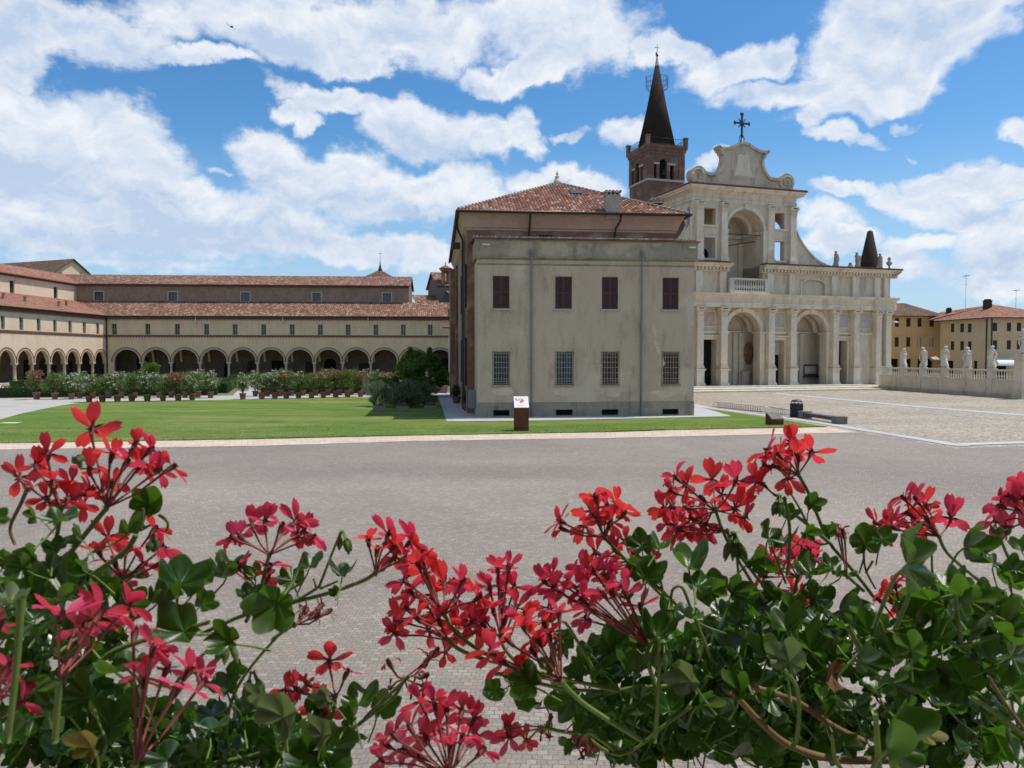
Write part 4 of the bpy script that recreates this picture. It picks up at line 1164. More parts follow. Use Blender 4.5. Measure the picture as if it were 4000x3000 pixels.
# porch: floor, ceiling, vault ribs, rear wall with pilasters
mb = MB(); mb.quad((ULO, .4, .495), (UHI, .4, .495), (UHI, 7, .495), (ULO, 7, .495)); mb.build('porch_floor', M['stone_floor'], ch)
mb = MB(); RW = 3.9
mb.quad((ULO, RW, .5), (UHI, RW, .5), (UHI, RW, 10.4), (ULO, RW, 10.4)); mb.quad((ULO, .5, 10.4), (UHI, .5, 10.4), (UHI, RW, 10.4), (ULO, RW, 10.4))
mb.build('porch_wall', PP, ch)
zq = lambda x, y, d: C.px(2600 + x / 2.212, 850 + y / 2.212, d)
for c, r in ((AX, 2.37), (16.85, 2.35)):
    f = MB(); f.arch(c, 7.2, r, r + .45, r, r + .45, .30, .449, 0, 22); f.arch(c, 7.2, r + .45, r + .55, r + .45, r + .55, .24, .449, 0, 22)
    f.box(c - .28, c + .28, .12, .45, 7.2 + r - .02, 7.2 + r + .75)
    f.build('arch_moulding', CS, ch)
    for ya, yb in ((2.2, 2.7), (RW - .4, RW - .02)): f = MB(); f.arch(c, 7.2, r * .93, r * 1.18, r * .93, r * 1.3, ya, yb); f.build('vault_rib', CS, ch)
    for sx in (-1, 1):
        x = c + sx * (r + .32)
        f = MB(); f.box(x - .36, x + .36, .22, .449, .5, 6.9); f.box(x - .45, x + .45, .1, 1.7, 6.9, 7.0); f.box(x - .5, x + .5, .05, 1.72, 7.0, 7.19); f.build('impost', CS, ch)
for xa, xb in ((575, 605), (625, 660), (752, 790), (812, 835), (1150, 1178), (1310, 1345)):
    u0, u1 = zq(xa, 1200, RW)[0], zq(xb, 1200, RW)[0]
    f = MB(); f.box(u0, u1, RW - .3, RW - .01, .5, 6.9); f.box(u0 - .1, u1 + .1, RW - .4, RW - .01, 6.9, 7.1); f.box(u0 - .06, u1 + .06, RW - .36, RW - .01, .5, .8); f.build('porch_pilaster', CS, ch)
f = MB(); f.prism_x([(RW - .01, 7.1), (RW - .3, 7.15), (RW - .42, 7.35), (RW - .01, 7.4)], 1, 22); f.build('porch_cornice', CS, ch)
for xa, ya, xb, yb in ((668, 890, 752, 940), (1195, 905, 1300, 965)):
    p, q = zq(xa, yb, RW), zq(xb, ya, RW); f = MB(); f.box(p[0], q[0], RW - .06, RW - .01, p[1], q[1]); f.box(p[0] + .12, q[0] - .12, RW - .09, RW - .05, p[1] + .12, q[1] - .12, 1); f.build('panel', [CS, M['grey_fresco']], ch)
p, q = zq(665, 1272, RW), zq(752, 1072, RW); uc, zc_, ru, rz2 = (p[0] + q[0]) / 2, (p[1] + q[1]) / 2, (q[0] - p[0]) / 2, (q[1] - p[1]) / 2
pts = [(uc + ru * cos(2 * pi * k / 24) * (1 if sin(2 * pi * k / 24) > 0 else 1.0), zc_ + rz2 * max(-1, min(1, 1.15 * sin(2 * pi * k / 24)))) for k in range(24)]
f = MB(); f.prism_y([(uc + 1.16 * (x - uc), zc_ + 1.08 * (z - zc_)) for x, z in pts], RW - .18, RW - .02, 0); f.prism_y(pts, RW - .2, RW - .1, 1); f.build('oval_painting', [CS, M['dark_fresco']], ch)
p, q = zq(665, 1430, RW - .8), zq(725, 1330, RW - .8)
f = MB(); f.box(p[0], q[0], RW - .8, RW - .1, .5, q[1] - .15); f.box(p[0] - .1, q[0] + .1, RW - .9, RW - .05, q[1] - .15, q[1]); f.build('altar_block', PP, ch)
p, q = zq(1185, 1368, RW - .1), zq(1310, 1268, RW - .1)
f = MB(); f.box(p[0], q[0], RW - .2, RW - .02, p[1], q[1], 0); f.box(p[0] + .2, q[0] - .2, RW - .22, RW - .1, p[1] + .25, q[1] - .2, 1); f.box(p[0] - .2, q[0] + .2, RW - .5, RW - .02, p[1] - .2, p[1], 0)
for k in range(5): x = p[0] + .3 + (q[0] - p[0] - .6) * k / 5; f.box(x, x + .2, RW - .235, RW - .225, p[1] + .45 + .06 * (k % 2), q[1] - .35 - .1 * (k % 3), 2)
f.build('notice_board', [M['brown_door'], M['grey_fresco'], M['white_metal']], ch)

# giant order
def capital(mb, u, y, w, z0, z1):
    h = z1 - z0
    mb.taper(u, y, z0, z0 + .1 * h, w * 1.06, .44, w * 1.06, .44); mb.taper(u, y, z0 + .1 * h, z0 + .8 * h, w * .98, .40, w * 1.3, .55)
    for row, (zz, n, s) in enumerate(((.15, 3, .9), (.45, 4, 1.0))):
        for k in range(n):
            x = u - w * .9 + 1.8 * w * (k + .5) / n
            mb.add([(x - .13, y - .42 - row * .04, z0 + zz * h), (x + .13, y - .42 - row * .04, z0 + zz * h), (x + .12, y - .56 - row * .05, z0 + (zz + .28) * h), (x, y - .66 - row * .05, z0 + (zz + .30) * h), (x - .12, y - .56 - row * .05, z0 + (zz + .28) * h)], [(0, 1, 2, 3, 4)])
    for sx in (-1, 1):
        pts = [(u + sx * w * 1.15 + .16 * cos(2 * pi * k / 10), z0 + .78 * h + .16 * sin(2 * pi * k / 10)) for k in range(10)]
        mb.prism_y(pts, y - .62, y + .3)
    mb.box(u - w * 1.4, u + w * 1.4, y - .62, y + .45, z0 + .88 * h, z1)
def pilaster(u, zt, hidden=False):
    mb = MB(); y = -.02
    mb.box(u - .66, u + .66, -.68, .448, .5, .72); mb.box(u - .60, u + .60, -.62, .448, .72, .86); mb.box(u - .52, u + .52, -.54, .448, .86, 2.32); mb.box(u - .58, u + .58, -.6, .448, 2.32, 2.40); mb.box(u - .66, u + .66, -.68, .448, 2.40, 2.58)
    mb.build('pedestal', M['pale_stone'], ch)
    mb = MB()
    for z, a in ((2.58, .52), (2.70, .56), (2.80, .49), (2.90, .51)): mb.box(u - a, u + a, -.02 - a, .448, z, z + .10)
    mb.box(u - .43, u + .43, -.45, .448, 3.0, 8.98); mb.box(u - .46, u + .46, -.48, .448, 8.88, 8.98)
    so = mb.build('pilaster', CS, ch)
    mb = MB(); capital(mb, u, -.02, .43, 8.98, 10.08); mb.build('capital', CS, so)
pil_u = [C.u(2600 + x / 2.212, -.5) for x in (303, 510, 920, 1110, 1475, 1655, 1845, 1925)]
pil_u[-1] = 28.5
for u in pil_u + [2 * AX - u for u in pil_u[4:6]]: pilaster(u, 10.1)
# lower entablature
def entab(prof, u0, u1, y, name, mat=CS):
    mb = MB()
    mb.prism_x([(y + .45, prof[0][1])] + [(y - o, z) for o, z in prof] + [(y + .45, prof[-1][1])], u0, u1)
    return mb.build(name, mat, ch)
PR = [(.48, 10.1), (.48, 10.28), (.54, 10.30), (.54, 10.5), (.60, 10.54), (.60, 10.64), (.50, 10.66), (.50, 11.2), (.56, 11.24), (.62, 11.36), (.74, 11.40), (1.02, 11.44), (1.02, 11.58), (1.10, 11.62), (1.16, 11.74)]
entab(PR, ULO - .3, UHI + .62, 0, 'entablature')
# attic
mb = MB(); mb.wall(ULO, 4.16, 11.74, 14.45, [], .3, .3); mb.wall(9.46, UHI, 11.74, 14.45, [(15.2, 18.8, 11.9, 13.25, .62)], .3, .35)
mb.quad((15.2, .65, 11.9), (18.8, .65, 11.9), (18.8, .65, 14.0), (15.2, .65, 14.0)); mb.quad((UHI, .3, 10), (UHI, 60, 10), (UHI, 60, 14.6), (UHI, .3, 14.6)); mb.quad((ULO, .3, 10), (ULO, 60, 10), (ULO, 60, 14.6), (ULO, .3, 14.6))
for u0, u1 in ((4.14, 4.16), (9.46, 9.48)): mb.quad((u0, .3, 11.7), (u0, 7.5, 11.7), (u0, 7.5, 15.4), (u0, .3, 15.4))
mb.quad((4.1, .3, 11.75), (9.5, .3, 11.75), (9.5, 7.5, 11.75), (4.1, 7.5, 11.75))
mb.build('attic_wall', CW_, ch)
for u in pil_u + [2 * AX - u for u in pil_u[4:6]]:
    mb = MB(); mb.box(u - .45, u + .45, -.06, .298, 11.74, 14.42); mb.box(u - .52, u + .52, -.12, .298, 11.74, 12.0); mb.build('attic_pilaster', CS, ch)
mb = MB(); a, b = 15.05, 18.95
pts = [(17 + 1.95 * cos(pi * (1 - k / 14)), 13.25 + .78 * sin(pi * (1 - k / 14))) for k in range(15)]
for p, q in zip(pts, pts[1:]): mb.quad((p[0], .2, p[1]), (q[0], .2, q[1]), (q[0] * .92 + 17 * .08, .2, q[1] - .15), (p[0] * .92 + 17 * .08, .2, p[1] - .15)); mb.quad((p[0], .2, p[1]), (q[0], .2, q[1]), (q[0], .31, q[1]), (p[0], .31, p[1]))
mb.box(a, a + .15, .2, .31, 11.8, 13.25); mb.box(b - .15, b, .2, .31, 11.8, 13.25); mb.build('blind_window', CS, ch)
AP = [(.04, 14.42), (.12, 14.46), (.12, 14.55), (.08, 14.56), (.08, 14.9), (.55, 14.92), (.55, 15.08), (.68, 15.14), (.86, 15.26), (.90, 15.40)]
for u0, u1 in ((ULO - .3, 4.55), (9.1, UHI + 1.2)):
    entab(AP, u0, u1, .1, 'attic_cornice')
    mb = MB(); n = int((u1 - u0) / .5)
    for k in range(n): x = u0 + .1 + k * .5; mb.box(x, x + .24, -.36, .1, 14.60, 14.90)
    mb.build('dentils', CS, ch)
mb = MB(); mb.quad((UHI + 1.15, -.7, 15.1), (UHI + 1.15, 60, 15.1), (UHI, 60, 14.5), (UHI, -.7, 14.5)); mb.quad((UHI + 1.15, -.8, 15.4), (UHI + 1.15, 60, 15.4), (UHI + 1.15, 60, 15.1), (UHI + 1.15, -.8, 15.1)); mb.build('side_cornice', CS, ch)
mb = MB()
for u0, u1 in ((ULO - .5, 4.14), (9.48, UHI + 1.4)): mb.roof([(u0, -.9, 15.43), (u1, -.9, 15.43), (u1, 9, 15.6), (u0, 9, 15.6)], (0, 0, 0), (1, 0, 0), 0, .04)
n = int((UHI + 1.3 - 9.3) / .3)
for k in range(n):
    x = 9.4 + k * .3 + random.uniform(-.05, .05); mb.tube([(x, -.98 + random.uniform(-.04, .04), 15.5), (x, .6, 15.58)], .09, 6)
for k in range(16): x = -.8 + k * .3; mb.tube([(x, -.98, 15.5), (x, .6, 15.58)], .09, 6)
mb.roof([(ULO, 9, 15.5), (UHI + 1, 9, 15.5), (UHI + 1, 60, 15.9), (ULO, 60, 15.9)], (0, 0, 0), (1, 0, 0))
mb.build('porch_roof', M['old_tiles'], ch)
# balcony balustrade in the central arch
mb = MB(); mb.box(4.05, 9.55, -.95, .3, 11.76, 12.0); mb.box(4.05, 9.55, -.75, -.35, 12.0, 12.12); mb.box(4.05, 9.55, -.80, -.30, 13.45, 13.62)
for x in (4.3, 9.3): mb.box(x - .25, x + .25, -.74, -.36, 12.12, 13.45)
bo = mb.build('balcony', M['pale_stone'], ch)
BAL = [(.10, 0), (.10, .08), (.06, .12), (.13, .38), (.12, .5), (.055, .72), (.06, .98), (.05, 1.02), (.10, 1.1), (.10, 1.18)]
def baluster_mesh(h, n=8):
    mb = MB(); k = h / 1.18; mb.lathe([(r * k, z * k) for r, z in BAL], n=n); return mb
proto = None
for k in range(13):
    x = 4.78 + k * (8.82 - 4.78) / 12
    if proto is None: proto = baluster_mesh(1.33).build('baluster', M['pale_stone'], bo); o = proto
    else: o = proto.copy(); COL.objects.link(o); o.parent = bo
    o.location = (x, -.55, 12.12)

# upper storey: open loggia block
U0, U1, UD = -.5, 14.05, 8.0
mb = MB()
holes = [(.95, 2.55, 15.98, 18.5, 0), (.95, 2.55, 20.0, 22.06, 0), (11.05, 12.5, 16.05, 18.5, 0), (11.05, 12.5, 20.0, 22.06, 0)]
mb.wall(U0, U1, 15.4, 22.8, [(4.2, 9.45, 15.4, 19.55, 2.62)] + holes, .3, .75)
MF = lambda u, s: Matrix(((0, s, 0, u), (1, 0, 0, 0), (0, 0, 1, 0), (0, 0, 0, 1)))
for u, s in ((U0, 1), (U1, -1)):
    f = MB(MF(u, s)); f.wall(.3, UD, 15.4, 22.8, [(1.9, 6.5, 15.9, 19.4, 2.35)], 0, .7); f.arch(4.2, 19.4, 2.35, 2.75, 2.38, 2.8, -.08, .0, 0); f.build('flank_wall', CS, ch)
    g = MB(MF(u, s)); g.wall(.3, UD, 15.4, 22.8, [(1.9, 6.5, 15.9, 19.4, 2.35)], .7, .01); g.build('flank_lining', PP, ch)
mb.quad((U0, UD, 15.4), (U1, UD, 15.4), (U1, UD, 22.8), (U0, UD, 22.8))
mb.build('upper_wall', CW_, ch)
mb = MB()
LR = 4.9
for a, b in ((3.55, 4.19), (9.46, 10.1)): mb.box(a, b, 1.06, LR, 11.8, 22.75)
mb.quad((4.19, LR, 11.8), (9.46, LR, 11.8), (9.46, LR, 22.75), (4.19, LR, 22.75)); mb.quad((U0, UD - .3, 15.4), (U1, UD - .3, 15.4), (U1, UD - .3, 22.75), (U0, UD - .3, 22.75))
mb.quad((U0, .4, 22.76), (U1, .4, 22.76), (U1, UD, 22.76), (U0, UD, 22.76))
n = 16
for k in range(n):
    a, b = pi * k / n, pi * (k + 1) / n
    mb.quad((6.825 + 2.62 * cos(a), 1.05, 19.55 + 2.62 * sin(a)), (6.825 + 2.62 * cos(b), 1.05, 19.55 + 2.62 * sin(b)), (6.825 + 2.62 * cos(b), UD - .35, 19.55 + 2.62 * sin(b)), (6.825 + 2.62 * cos(a), UD - .35, 19.55 + 2.62 * sin(a)))
mb.build('loggia_wall', PP, ch)
zw = lambda x, y, d: C.px(2400 + x / 1.8433, 150 + y / 1.8433, d)
mb = MB(); mb.arch(6.825, 19.55, 2.1, 2.6, 2.1, 2.6, 2.4, 2.9)
for xa, xb in ((886, 935), (1030, 1062)): mb.box(zw(xa, 1500, LR)[0], min(9.45, zw(xb, 1500, LR)[0]), LR - .3, LR - .01, 11.8, 18.7)
z = zw(960, 1440, LR)[1]; mb.box(4.2, 9.45, LR - .5, LR - .01, z - .2, z + .2); mb.box(9.1, 9.45, 1.1, LR, z - .2, z + .2)
p, q = zw(945, 1640, LR), zw(1022, 1500, LR); mb.box(p[0], q[0], LR - .12, LR - .01, p[1], q[1]); p, q = zw(985, 1390, LR), zw(1040, 1300, LR); mb.box(p[0], q[0], LR - .12, LR - .01, p[1], q[1]); mb.build('loggia_trim', CS, ch)
mb = MB(); mb.tube([(4.2, .9, 19.2), (9.45, .9, 19.2)], .035); mb.tube([(9.4, 2, 18.6), (6.2, 5, 18.2)], .05); mb.build('tie_rod', M['black_iron'], ch)
mb = MB(); c = 4.4; pts = [(3.545, 3.4, 15.5), (3.545, 5.4, 15.5)] + [(3.545, 4.4 + cos(pi * k / 8), 16.9 + .9 * sin(pi * k / 8)) for k in range(9)]; mb.add(pts, [tuple(range(len(pts)))]); mb.build('inner_doorway', M['dark_interior'], ch)
mb = MB(); mb.arch(6.825, 19.55, 2.62, 3.05, 2.62, 3.05, .16, .299, 0, 22); mb.box(6.6, 7.05, .0, .3, 22.15, 22.78)
for sx in (-1, 1): mb.box(6.825 + sx * 2.85 - .3, 6.825 + sx * 2.85 + .3, .1, .299, 15.4, 19.35); mb.box(6.825 + sx * 2.9 - .42, 6.825 + sx * 2.9 + .42, .02, 1.0, 19.35, 19.58)
mb.build('arch_moulding', CS, ch)
for a, b, z0, z1, _ in holes:
    f = MB(); t = .16; f.box(a - t, a, .2, .299, z0, z1); f.box(b, b + t, .2, .299, z0, z1); f.box(a - t, b + t, .2, .299, z1, z1 + t); f.box(a - .3, b + .3, .0, .299, z0 - .2, z0); f.build('window_frame', CS, ch)
for u in (.2, 3.65, 10.35, 13.65):
    f = MB(); f.box(u - .58, u + .58, -.25, .299, 15.42, 16.1); f.box(u - .52, u + .52, -.2, .299, 16.1, 16.3); f.box(u - .42, u + .42, -.1, .299, 16.3, 21.7); fo = f.build('upper_pilaster', CS, ch)
    f = MB(); capital(f, u, .25, .42, 21.7, 22.75); f.build('capital', CS, fo)
f = MB(MF(U0, 1)); f.box(.4, 1.2, -.35, -.001, 15.4, 21.8); f.box(7.2, 7.9, -.35, -.001, 15.4, 21.8); f.build('flank_pilaster', CS, ch)
f = MB(); f.tube([(U0 - .45, .6, 22.0), (U0 - .5, .65, 20.5), (U0 - .9, .7, 18.4), (U0 - 1.5, .8, 16.4)], .13, 8); f.build('downpipe', M['zinc_pipe'], ch)
UP = [(.06, 22.78), (.10, 22.95), (.18, 22.97), (.18, 23.2), (.26, 23.26), (.12, 23.3), (.12, 23.85), (.24, 23.92), (.40, 24.05), (.80, 24.12), (.80, 24.3), (.92, 24.36), (1.05, 24.58)]
mb = MB(); sweep(mb, [(-o, z) for o, z in UP] if False else [(-o, z) for o, z in UP], (U0, U1, .3, UD)); mb.build('upper_entablature', CS, ch)
mb = MB(); mb.box(U0 - 1.1, U1 + 1.1, -.82, UD + 1.1, 24.58, 24.68)
for k in range(54): x = U0 - 1.0 + k * .31; mb.tube([(x, -.92, 24.72), (x, .3, 24.78)], .085, 6)
for k in range(28): y = -.8 + k * .34; mb.tube([(U0 - 1.18, y, 24.72), (U0, y, 24.8)], .085, 6)
cx, cy = (U0 + U1) / 2, UD / 2
for q in ([(U0 - 1.1, -.8), (U0 - 1.1, UD + 1.1)], [(U1 + 1.1, UD + 1.1), (U1 + 1.1, -.8)]):
    mb.roof([(*q[0], 24.7), (*q[1], 24.7), (cx, cy, 26.2)], (0, 0, 0), (0, 1, 0))
mb.roof([(U0 - 1.1, UD + 1.1, 24.7), (U1 + 1.1, UD + 1.1, 24.7), (cx, cy, 26.2)], (0, 0, 0), (1, 0, 0)); mb.roof([(U0 - 1.1, -.8, 24.7), (U1 + 1.1, -.8, 24.7), (cx, cy, 26.2)], (0, 0, 0), (1, 0, 0))
mb.build('upper_roof', M['old_tiles'], ch)
# scroll buttresses
cv = [(14.05, 21.6), (14.2, 20.8), (14.5, 19.95), (14.95, 19.1), (15.55, 18.3), (16.3, 17.5), (17.2, 16.75), (18.2, 16.15), (19.3, 15.75), (20.0, 15.62)]
for sgn in (1, -1):
    pts = [((u if sgn > 0 else 2 * 6.775 - u), z) for u, z in cv]
    base = [(pts[-1][0], 15.42), (pts[0][0], 15.42)]
    f = MB(); f.prism_y(pts + base, .5, 1.2)
    for p, q in zip(pts, pts[1:]):
        f.add([(p[0], .36, p[1] + .12), (q[0], .36, q[1] + .12), (q[0], 1.3, q[1] + .12), (p[0], 1.3, p[1] + .12), (p[0], .36, p[1] - .18), (q[0], .36, q[1] - .18)], [(0, 1, 2, 3), (0, 4, 5, 1)])
    f.build('scroll_buttress', CW_, ch)
# scrolled gable
G_ = M['church_dark_stone']
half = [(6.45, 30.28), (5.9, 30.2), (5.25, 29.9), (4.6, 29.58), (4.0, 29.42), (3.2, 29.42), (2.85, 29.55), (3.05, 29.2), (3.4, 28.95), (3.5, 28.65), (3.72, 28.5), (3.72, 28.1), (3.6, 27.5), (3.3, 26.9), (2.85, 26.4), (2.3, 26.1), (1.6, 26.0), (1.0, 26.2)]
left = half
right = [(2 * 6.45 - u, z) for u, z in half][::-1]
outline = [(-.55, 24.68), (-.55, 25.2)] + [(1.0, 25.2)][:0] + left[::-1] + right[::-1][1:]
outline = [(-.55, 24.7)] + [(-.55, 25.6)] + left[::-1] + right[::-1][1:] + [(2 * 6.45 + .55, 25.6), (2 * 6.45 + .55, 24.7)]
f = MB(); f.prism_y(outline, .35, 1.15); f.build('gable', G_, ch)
f = MB(); f.box(-.75, 13.65, .1, 1.4, 24.69, 25.15); f.build('gable_base', G_, ch)
f = MB()
for seg_ in (left, right):
    for p, q in zip(seg_, seg_[1:]):
        P, Q = Vector((p[0], 0, p[1])), Vector((q[0], 0, q[1])); t = (Q - P).normalized(); nn = Vector((-t.z, 0, t.x))
        mid = Vector((6.45, 0, 27.0)); nn = nn if (P - mid).dot(nn) > 0 else -nn
        f.add([(P.x + nn.x * .1, .05, P.z + nn.z * .1), (Q.x + nn.x * .1, .05, Q.z + nn.z * .1), (Q.x + nn.x * .1, 1.3, Q.z + nn.z * .1), (P.x + nn.x * .1, 1.3, P.z + nn.z * .1), (P.x - nn.x * .22, .05, P.z - nn.z * .22), (Q.x - nn.x * .22, .05, Q.z - nn.z * .22),
               (P.x - nn.x * .22, .36, P.z - nn.z * .22), (Q.x - nn.x * .22, .36, Q.z - nn.z * .22)], [(0, 1, 2, 3), (0, 4, 5, 1), (4, 6, 7, 5)])
f.build('gable_moulding', G_, ch)
f = MB(); pn = [(4.9, 26.0), (8.0, 26.0), (7.5, 27.4), (7.35, 28.9), (6.9, 29.1), (6.45, 28.9), (6.0, 29.1), (5.55, 28.9), (5.4, 27.4)]
f.prism_y([(6.45 + (u - 6.45) * 1.22, 27.4 + (z - 27.4) * 1.12) for u, z in pn], .31, .36); f.prism_y(pn, .27, .36); f.prism_y([(6.45 + (u - 6.45) * .86, 27.5 + (z - 27.5) * .86) for u, z in pn], .24, .3, 1); f.build('gable_panel', [G_, M['porch_plaster']], ch)
for u in (.2, 12.75):
    f = MB(); pts = [(u + 1.1 * cos(2 * pi * k / 24), 25.9 + 1.08 * sin(2 * pi * k / 24)) for k in range(24)]
    f.prism_y(pts, .15, 1.35); sg = -1 if u < 5 else 1
    f.tube([(u + sg * (.88 - .11 * t * .5) * cos(t * .5), .13, 25.9 + (.88 - .11 * t * .5) * sin(t * .5)) for t in range(0, 15)], .09, 6)
    f.build('volute', G_, ch)
f = MB(); X0, Zc = 6.45, 32.75
f.lathe([(.5, 30.25), (.35, 30.45), (.16, 30.6), (.1, 30.9)], X0, .7, 0, 8)
f.box(X0 - .10, X0 + .10, .61, .79, 30.5, 34.0); f.box(X0 - 1.1, X0 + 1.1, .62, .78, Zc - .10, Zc + .10)
for dx, dz in ((0, 1.2), (1.05, 0), (-1.05, 0)):
    for a in (-1, 1): 
        px, pz = X0 + dx, Zc + dz
        f.tube([(px, .7, pz), (px + (a * .22 if dx == 0 else -.12 * dx), .7, pz + (a * .22 if dx else -.16)), (px + (a * .16 if dx == 0 else .1 * dx), .7, pz + (a * .12 if dx else .1))], .08, 5)
for a in (45, 135, 225, 315): f.tube([(X0, .7, Zc), (X0 + .72 * cos(R(a)), .7, Zc + .72 * sin(R(a)))], [.12, .05], 5)
for sx in (-1, 1): f.tube([(X0 + sx * .08, .7, 31.4), (X0 + sx * .3, .7, 31.1), (X0 + sx * .36, .7, 30.8), (X0 + sx * .22, .7, 30.6)], .05, 5)
f.build('cross', M['gutter_metal'], ch)
# steps and plinth
for i, (d, z, ue) in enumerate(((-6.2, .17, 26.4), (-4.3, .335, 25.0), (-2.1, .497, 23.6))):
    f = MB(); f.box(ULO, ue, d, .4, z - (.2 if i == 0 else .17), z); f.build('step', M['pale_stone'], ch)
f = MB(); f.box(24.0, 29.2, -1.4, .4, 0, .42); f.build('plinth', CS, ch)
f = MB(); f.box(UHI + .02, UHI + .9, -.2, -.05, 8.7, 8.8); f.lathe([(.35, 0), (.3, .12), (.1, .2)], UHI + .95, -.12, 8.55, 10); f.build('wall_lamp', M['white_metal'], ch)

# ---------------------------------------------------------------- bell tower
T = Frame(at(2530, 900, 112)[:2], 18)
tw = empty('bell_tower', T.w(0, 0), T.a, 'slender brick bell tower with a dark conical spire and iron gallery behind the church', 'bell tower')
TS = T.u(2670, 0, 900)
tz = lambda y: T.px(2400 + 300 / 1.8433, 150 + y / 1.8433)[1]
z_sill, z_cor0, z_cor1 = tz(1010), tz(835), tz(765)
def four(fn):
    for k in range(4):
        c = TS / 2
        fn(Matrix.Translation((c, c, 0)) @ Matrix.Rotation(k * pi / 2, 4, 'Z') @ Matrix.Translation((-c, -c, 0)))
mb = MB(); mb.box(0, TS, 0, TS, 0, z_sill - .3); mb.build('shaft', M['tower_brick'], tw)
ua = lambda x: T.u(2400 + x / 1.8433, 0, 600)
zl, za_ = tz(905), tz(860)
c0, c1, c2 = (ua(280), ua(304)), (ua(325), ua(380)), (ua(402), ua(430))
mb = MB()
def face(Mx):
    mb.M = Mx
    mb.wall(0, TS, z_sill, z_cor0, [(c0[0], c0[1], z_sill + .05, zl, 0), (c1[0], c1[1], z_sill + .05, za_ - (c1[1] - c1[0]) / 2 - .05, (c1[1] - c1[0]) / 2), (c2[0], c2[1], z_sill + .05, zl, 0)], 0, .5)
    for a in (-.06, TS - .9): mb.box(a, a + .96, -.1, .02, z_sill, z_cor0)
    mb.box(-.06, .5, -.1, -.002, 0, z_sill - .3) if False else None
four(face); mb.build('belfry', M['tower_brick'], tw)
mb = MB()
def trim(Mx):
    mb.M = Mx
    mb.box(-.12, TS + .12, -.13, .1, z_sill - .3, z_sill)
    for x in (c0[1] + .02, c1[1] + .1):
        mb.lathe([(.16, z_sill), (.14, z_sill + .2), (.14, zl - .2), (.2, zl)], x + .14, .2, 0, 8)
    mb.box(c0[0] - .25, c1[0] - .02, -.08, .3, zl, zl + .28); mb.box(c1[1] + .02, c2[1] + .25, -.08, .3, zl, zl + .28)
four(trim); mb.build('stone_trim', M['sill_stone'], tw)
mb = MB(); mb.box(.55, TS - .55, .55, TS - .55, z_sill, z_cor0); mb.build('belfry_chamber', M['dark_interior'], tw)
bl = MB(); bl.lathe([(.55, 0), (.5, .1), (.36, .5), (.26, .9), (.1, 1.05)], TS / 2, .75, z_sill + .7, 12); bl.build('bell', M['gutter_metal'], tw)
h = z_cor1 - z_cor0
TP = [(0, z_cor0), (.08, z_cor0 + .05), (.08, z_cor0 + h * .3), (.22, z_cor0 + h * .4), (.22, z_cor0 + h * .55), (.4, z_cor0 + h * .75), (.42, z_cor1 - .05), (.42, z_cor1)]
mb = MB(); sweep(mb, [(-o, z) for o, z in TP], (0, TS, 0, TS)); mb.quad((-.42, -.42, z_cor1), (TS + .42, -.42, z_cor1), (TS + .42, TS + .42, z_cor1), (-.42, TS + .42, z_cor1)); mb.build('cornice', M['tower_brick'], tw)
for i in (0, 1):
    for j in (0, 1):
        x, y = (-.15 + i * (TS + .3)), (-.15 + j * (TS + .3)); mb = MB(); mb.box(x - .26, x + .26, y - .26, y + .26, z_cor1, z_cor1 + 1.15); mb.box(x - .32, x + .32, y - .32, y + .32, z_cor1 + 1.15, z_cor1 + 1.28); mb.build('corner_pier', M['tower_brick'], tw)
mb = MB()
def rail(Mx):
    mb.M = Mx
    for z in (.15, 1.0): mb.tube([(.2, -.15, z_cor1 + z), (TS - .2, -.15, z_cor1 + z)], .03, 5)
    n = 22
    for k in range(n): x = .2 + (TS - .4) * k / (n - 1); mb.tube([(x, -.15, z_cor1 + .1), (x, -.15, z_cor1 + 1.0)], .018, 4)
four(rail); mb.build('railing', M['black_iron'], tw)
cxy = TS / 2; z_ap = T.px(2400 + 292 / 1.8433, 150 + 190 / 1.8433, cxy)[1]; z_ball = T.px(2558, 150 + 120 / 1.8433, cxy)[1]; z_top = T.px(2558, 150 + 42 / 1.8433, cxy)[1]; z_cap = T.px(2558, 150 + 132 / 1.8433, cxy)[1]
mb = MB(); mb.lathe([(TS * .49, z_cor1), (TS * .25, z_cor1 + (z_ap - z_cor1) * .5), (.26, z_ap)], cxy, cxy, 0, 20); mb.build('spire', M['spire_brick'], tw)
mb = MB(); mb.lathe([(.33, z_ap - .2), (.3, z_ap), (.12, z_cap), (.06, z_ball)], cxy, cxy, 0, 12); mb.build('spire_cap', M['lead_cap'], tw)
mb = MB(); mb.lathe([(.02, z_ball - .22), (.16, z_ball - .15), (.22, z_ball), (.16, z_ball + .15), (.05, z_ball + .22)], cxy, cxy, 0, 10)
mb.tube([(cxy, cxy, z_ball), (cxy, cxy, z_top)], .045, 5); zc = z_ball + (z_top - z_ball) * .72
mb.tube([(cxy - .42, cxy, zc), (cxy + .42, cxy, zc)], .04, 5); mb.add([(cxy, cxy, zc - 1.0), (cxy - .28, cxy, zc - 1.0), (cxy - .28, cxy + .01, zc - .75), (cxy, cxy, zc - .7)], [(0, 1, 2, 3)]); mb.build('cross', M['black_iron'], tw)
zr0, zr1 = T.px(2558, 150 + 368 / 1.8433, cxy)[1], T.px(2558, 150 + 285 / 1.8433, cxy)[1]
mb = MB(); rr = 1.62; n = 26
for z in (zr0 + .25, zr0 + (zr1 - zr0) * .55, zr1): mb.tube([(cxy + rr * cos(2 * pi * k / n), cxy + rr * sin(2 * pi * k / n), z) for k in range(n + 1)], .024, 5)
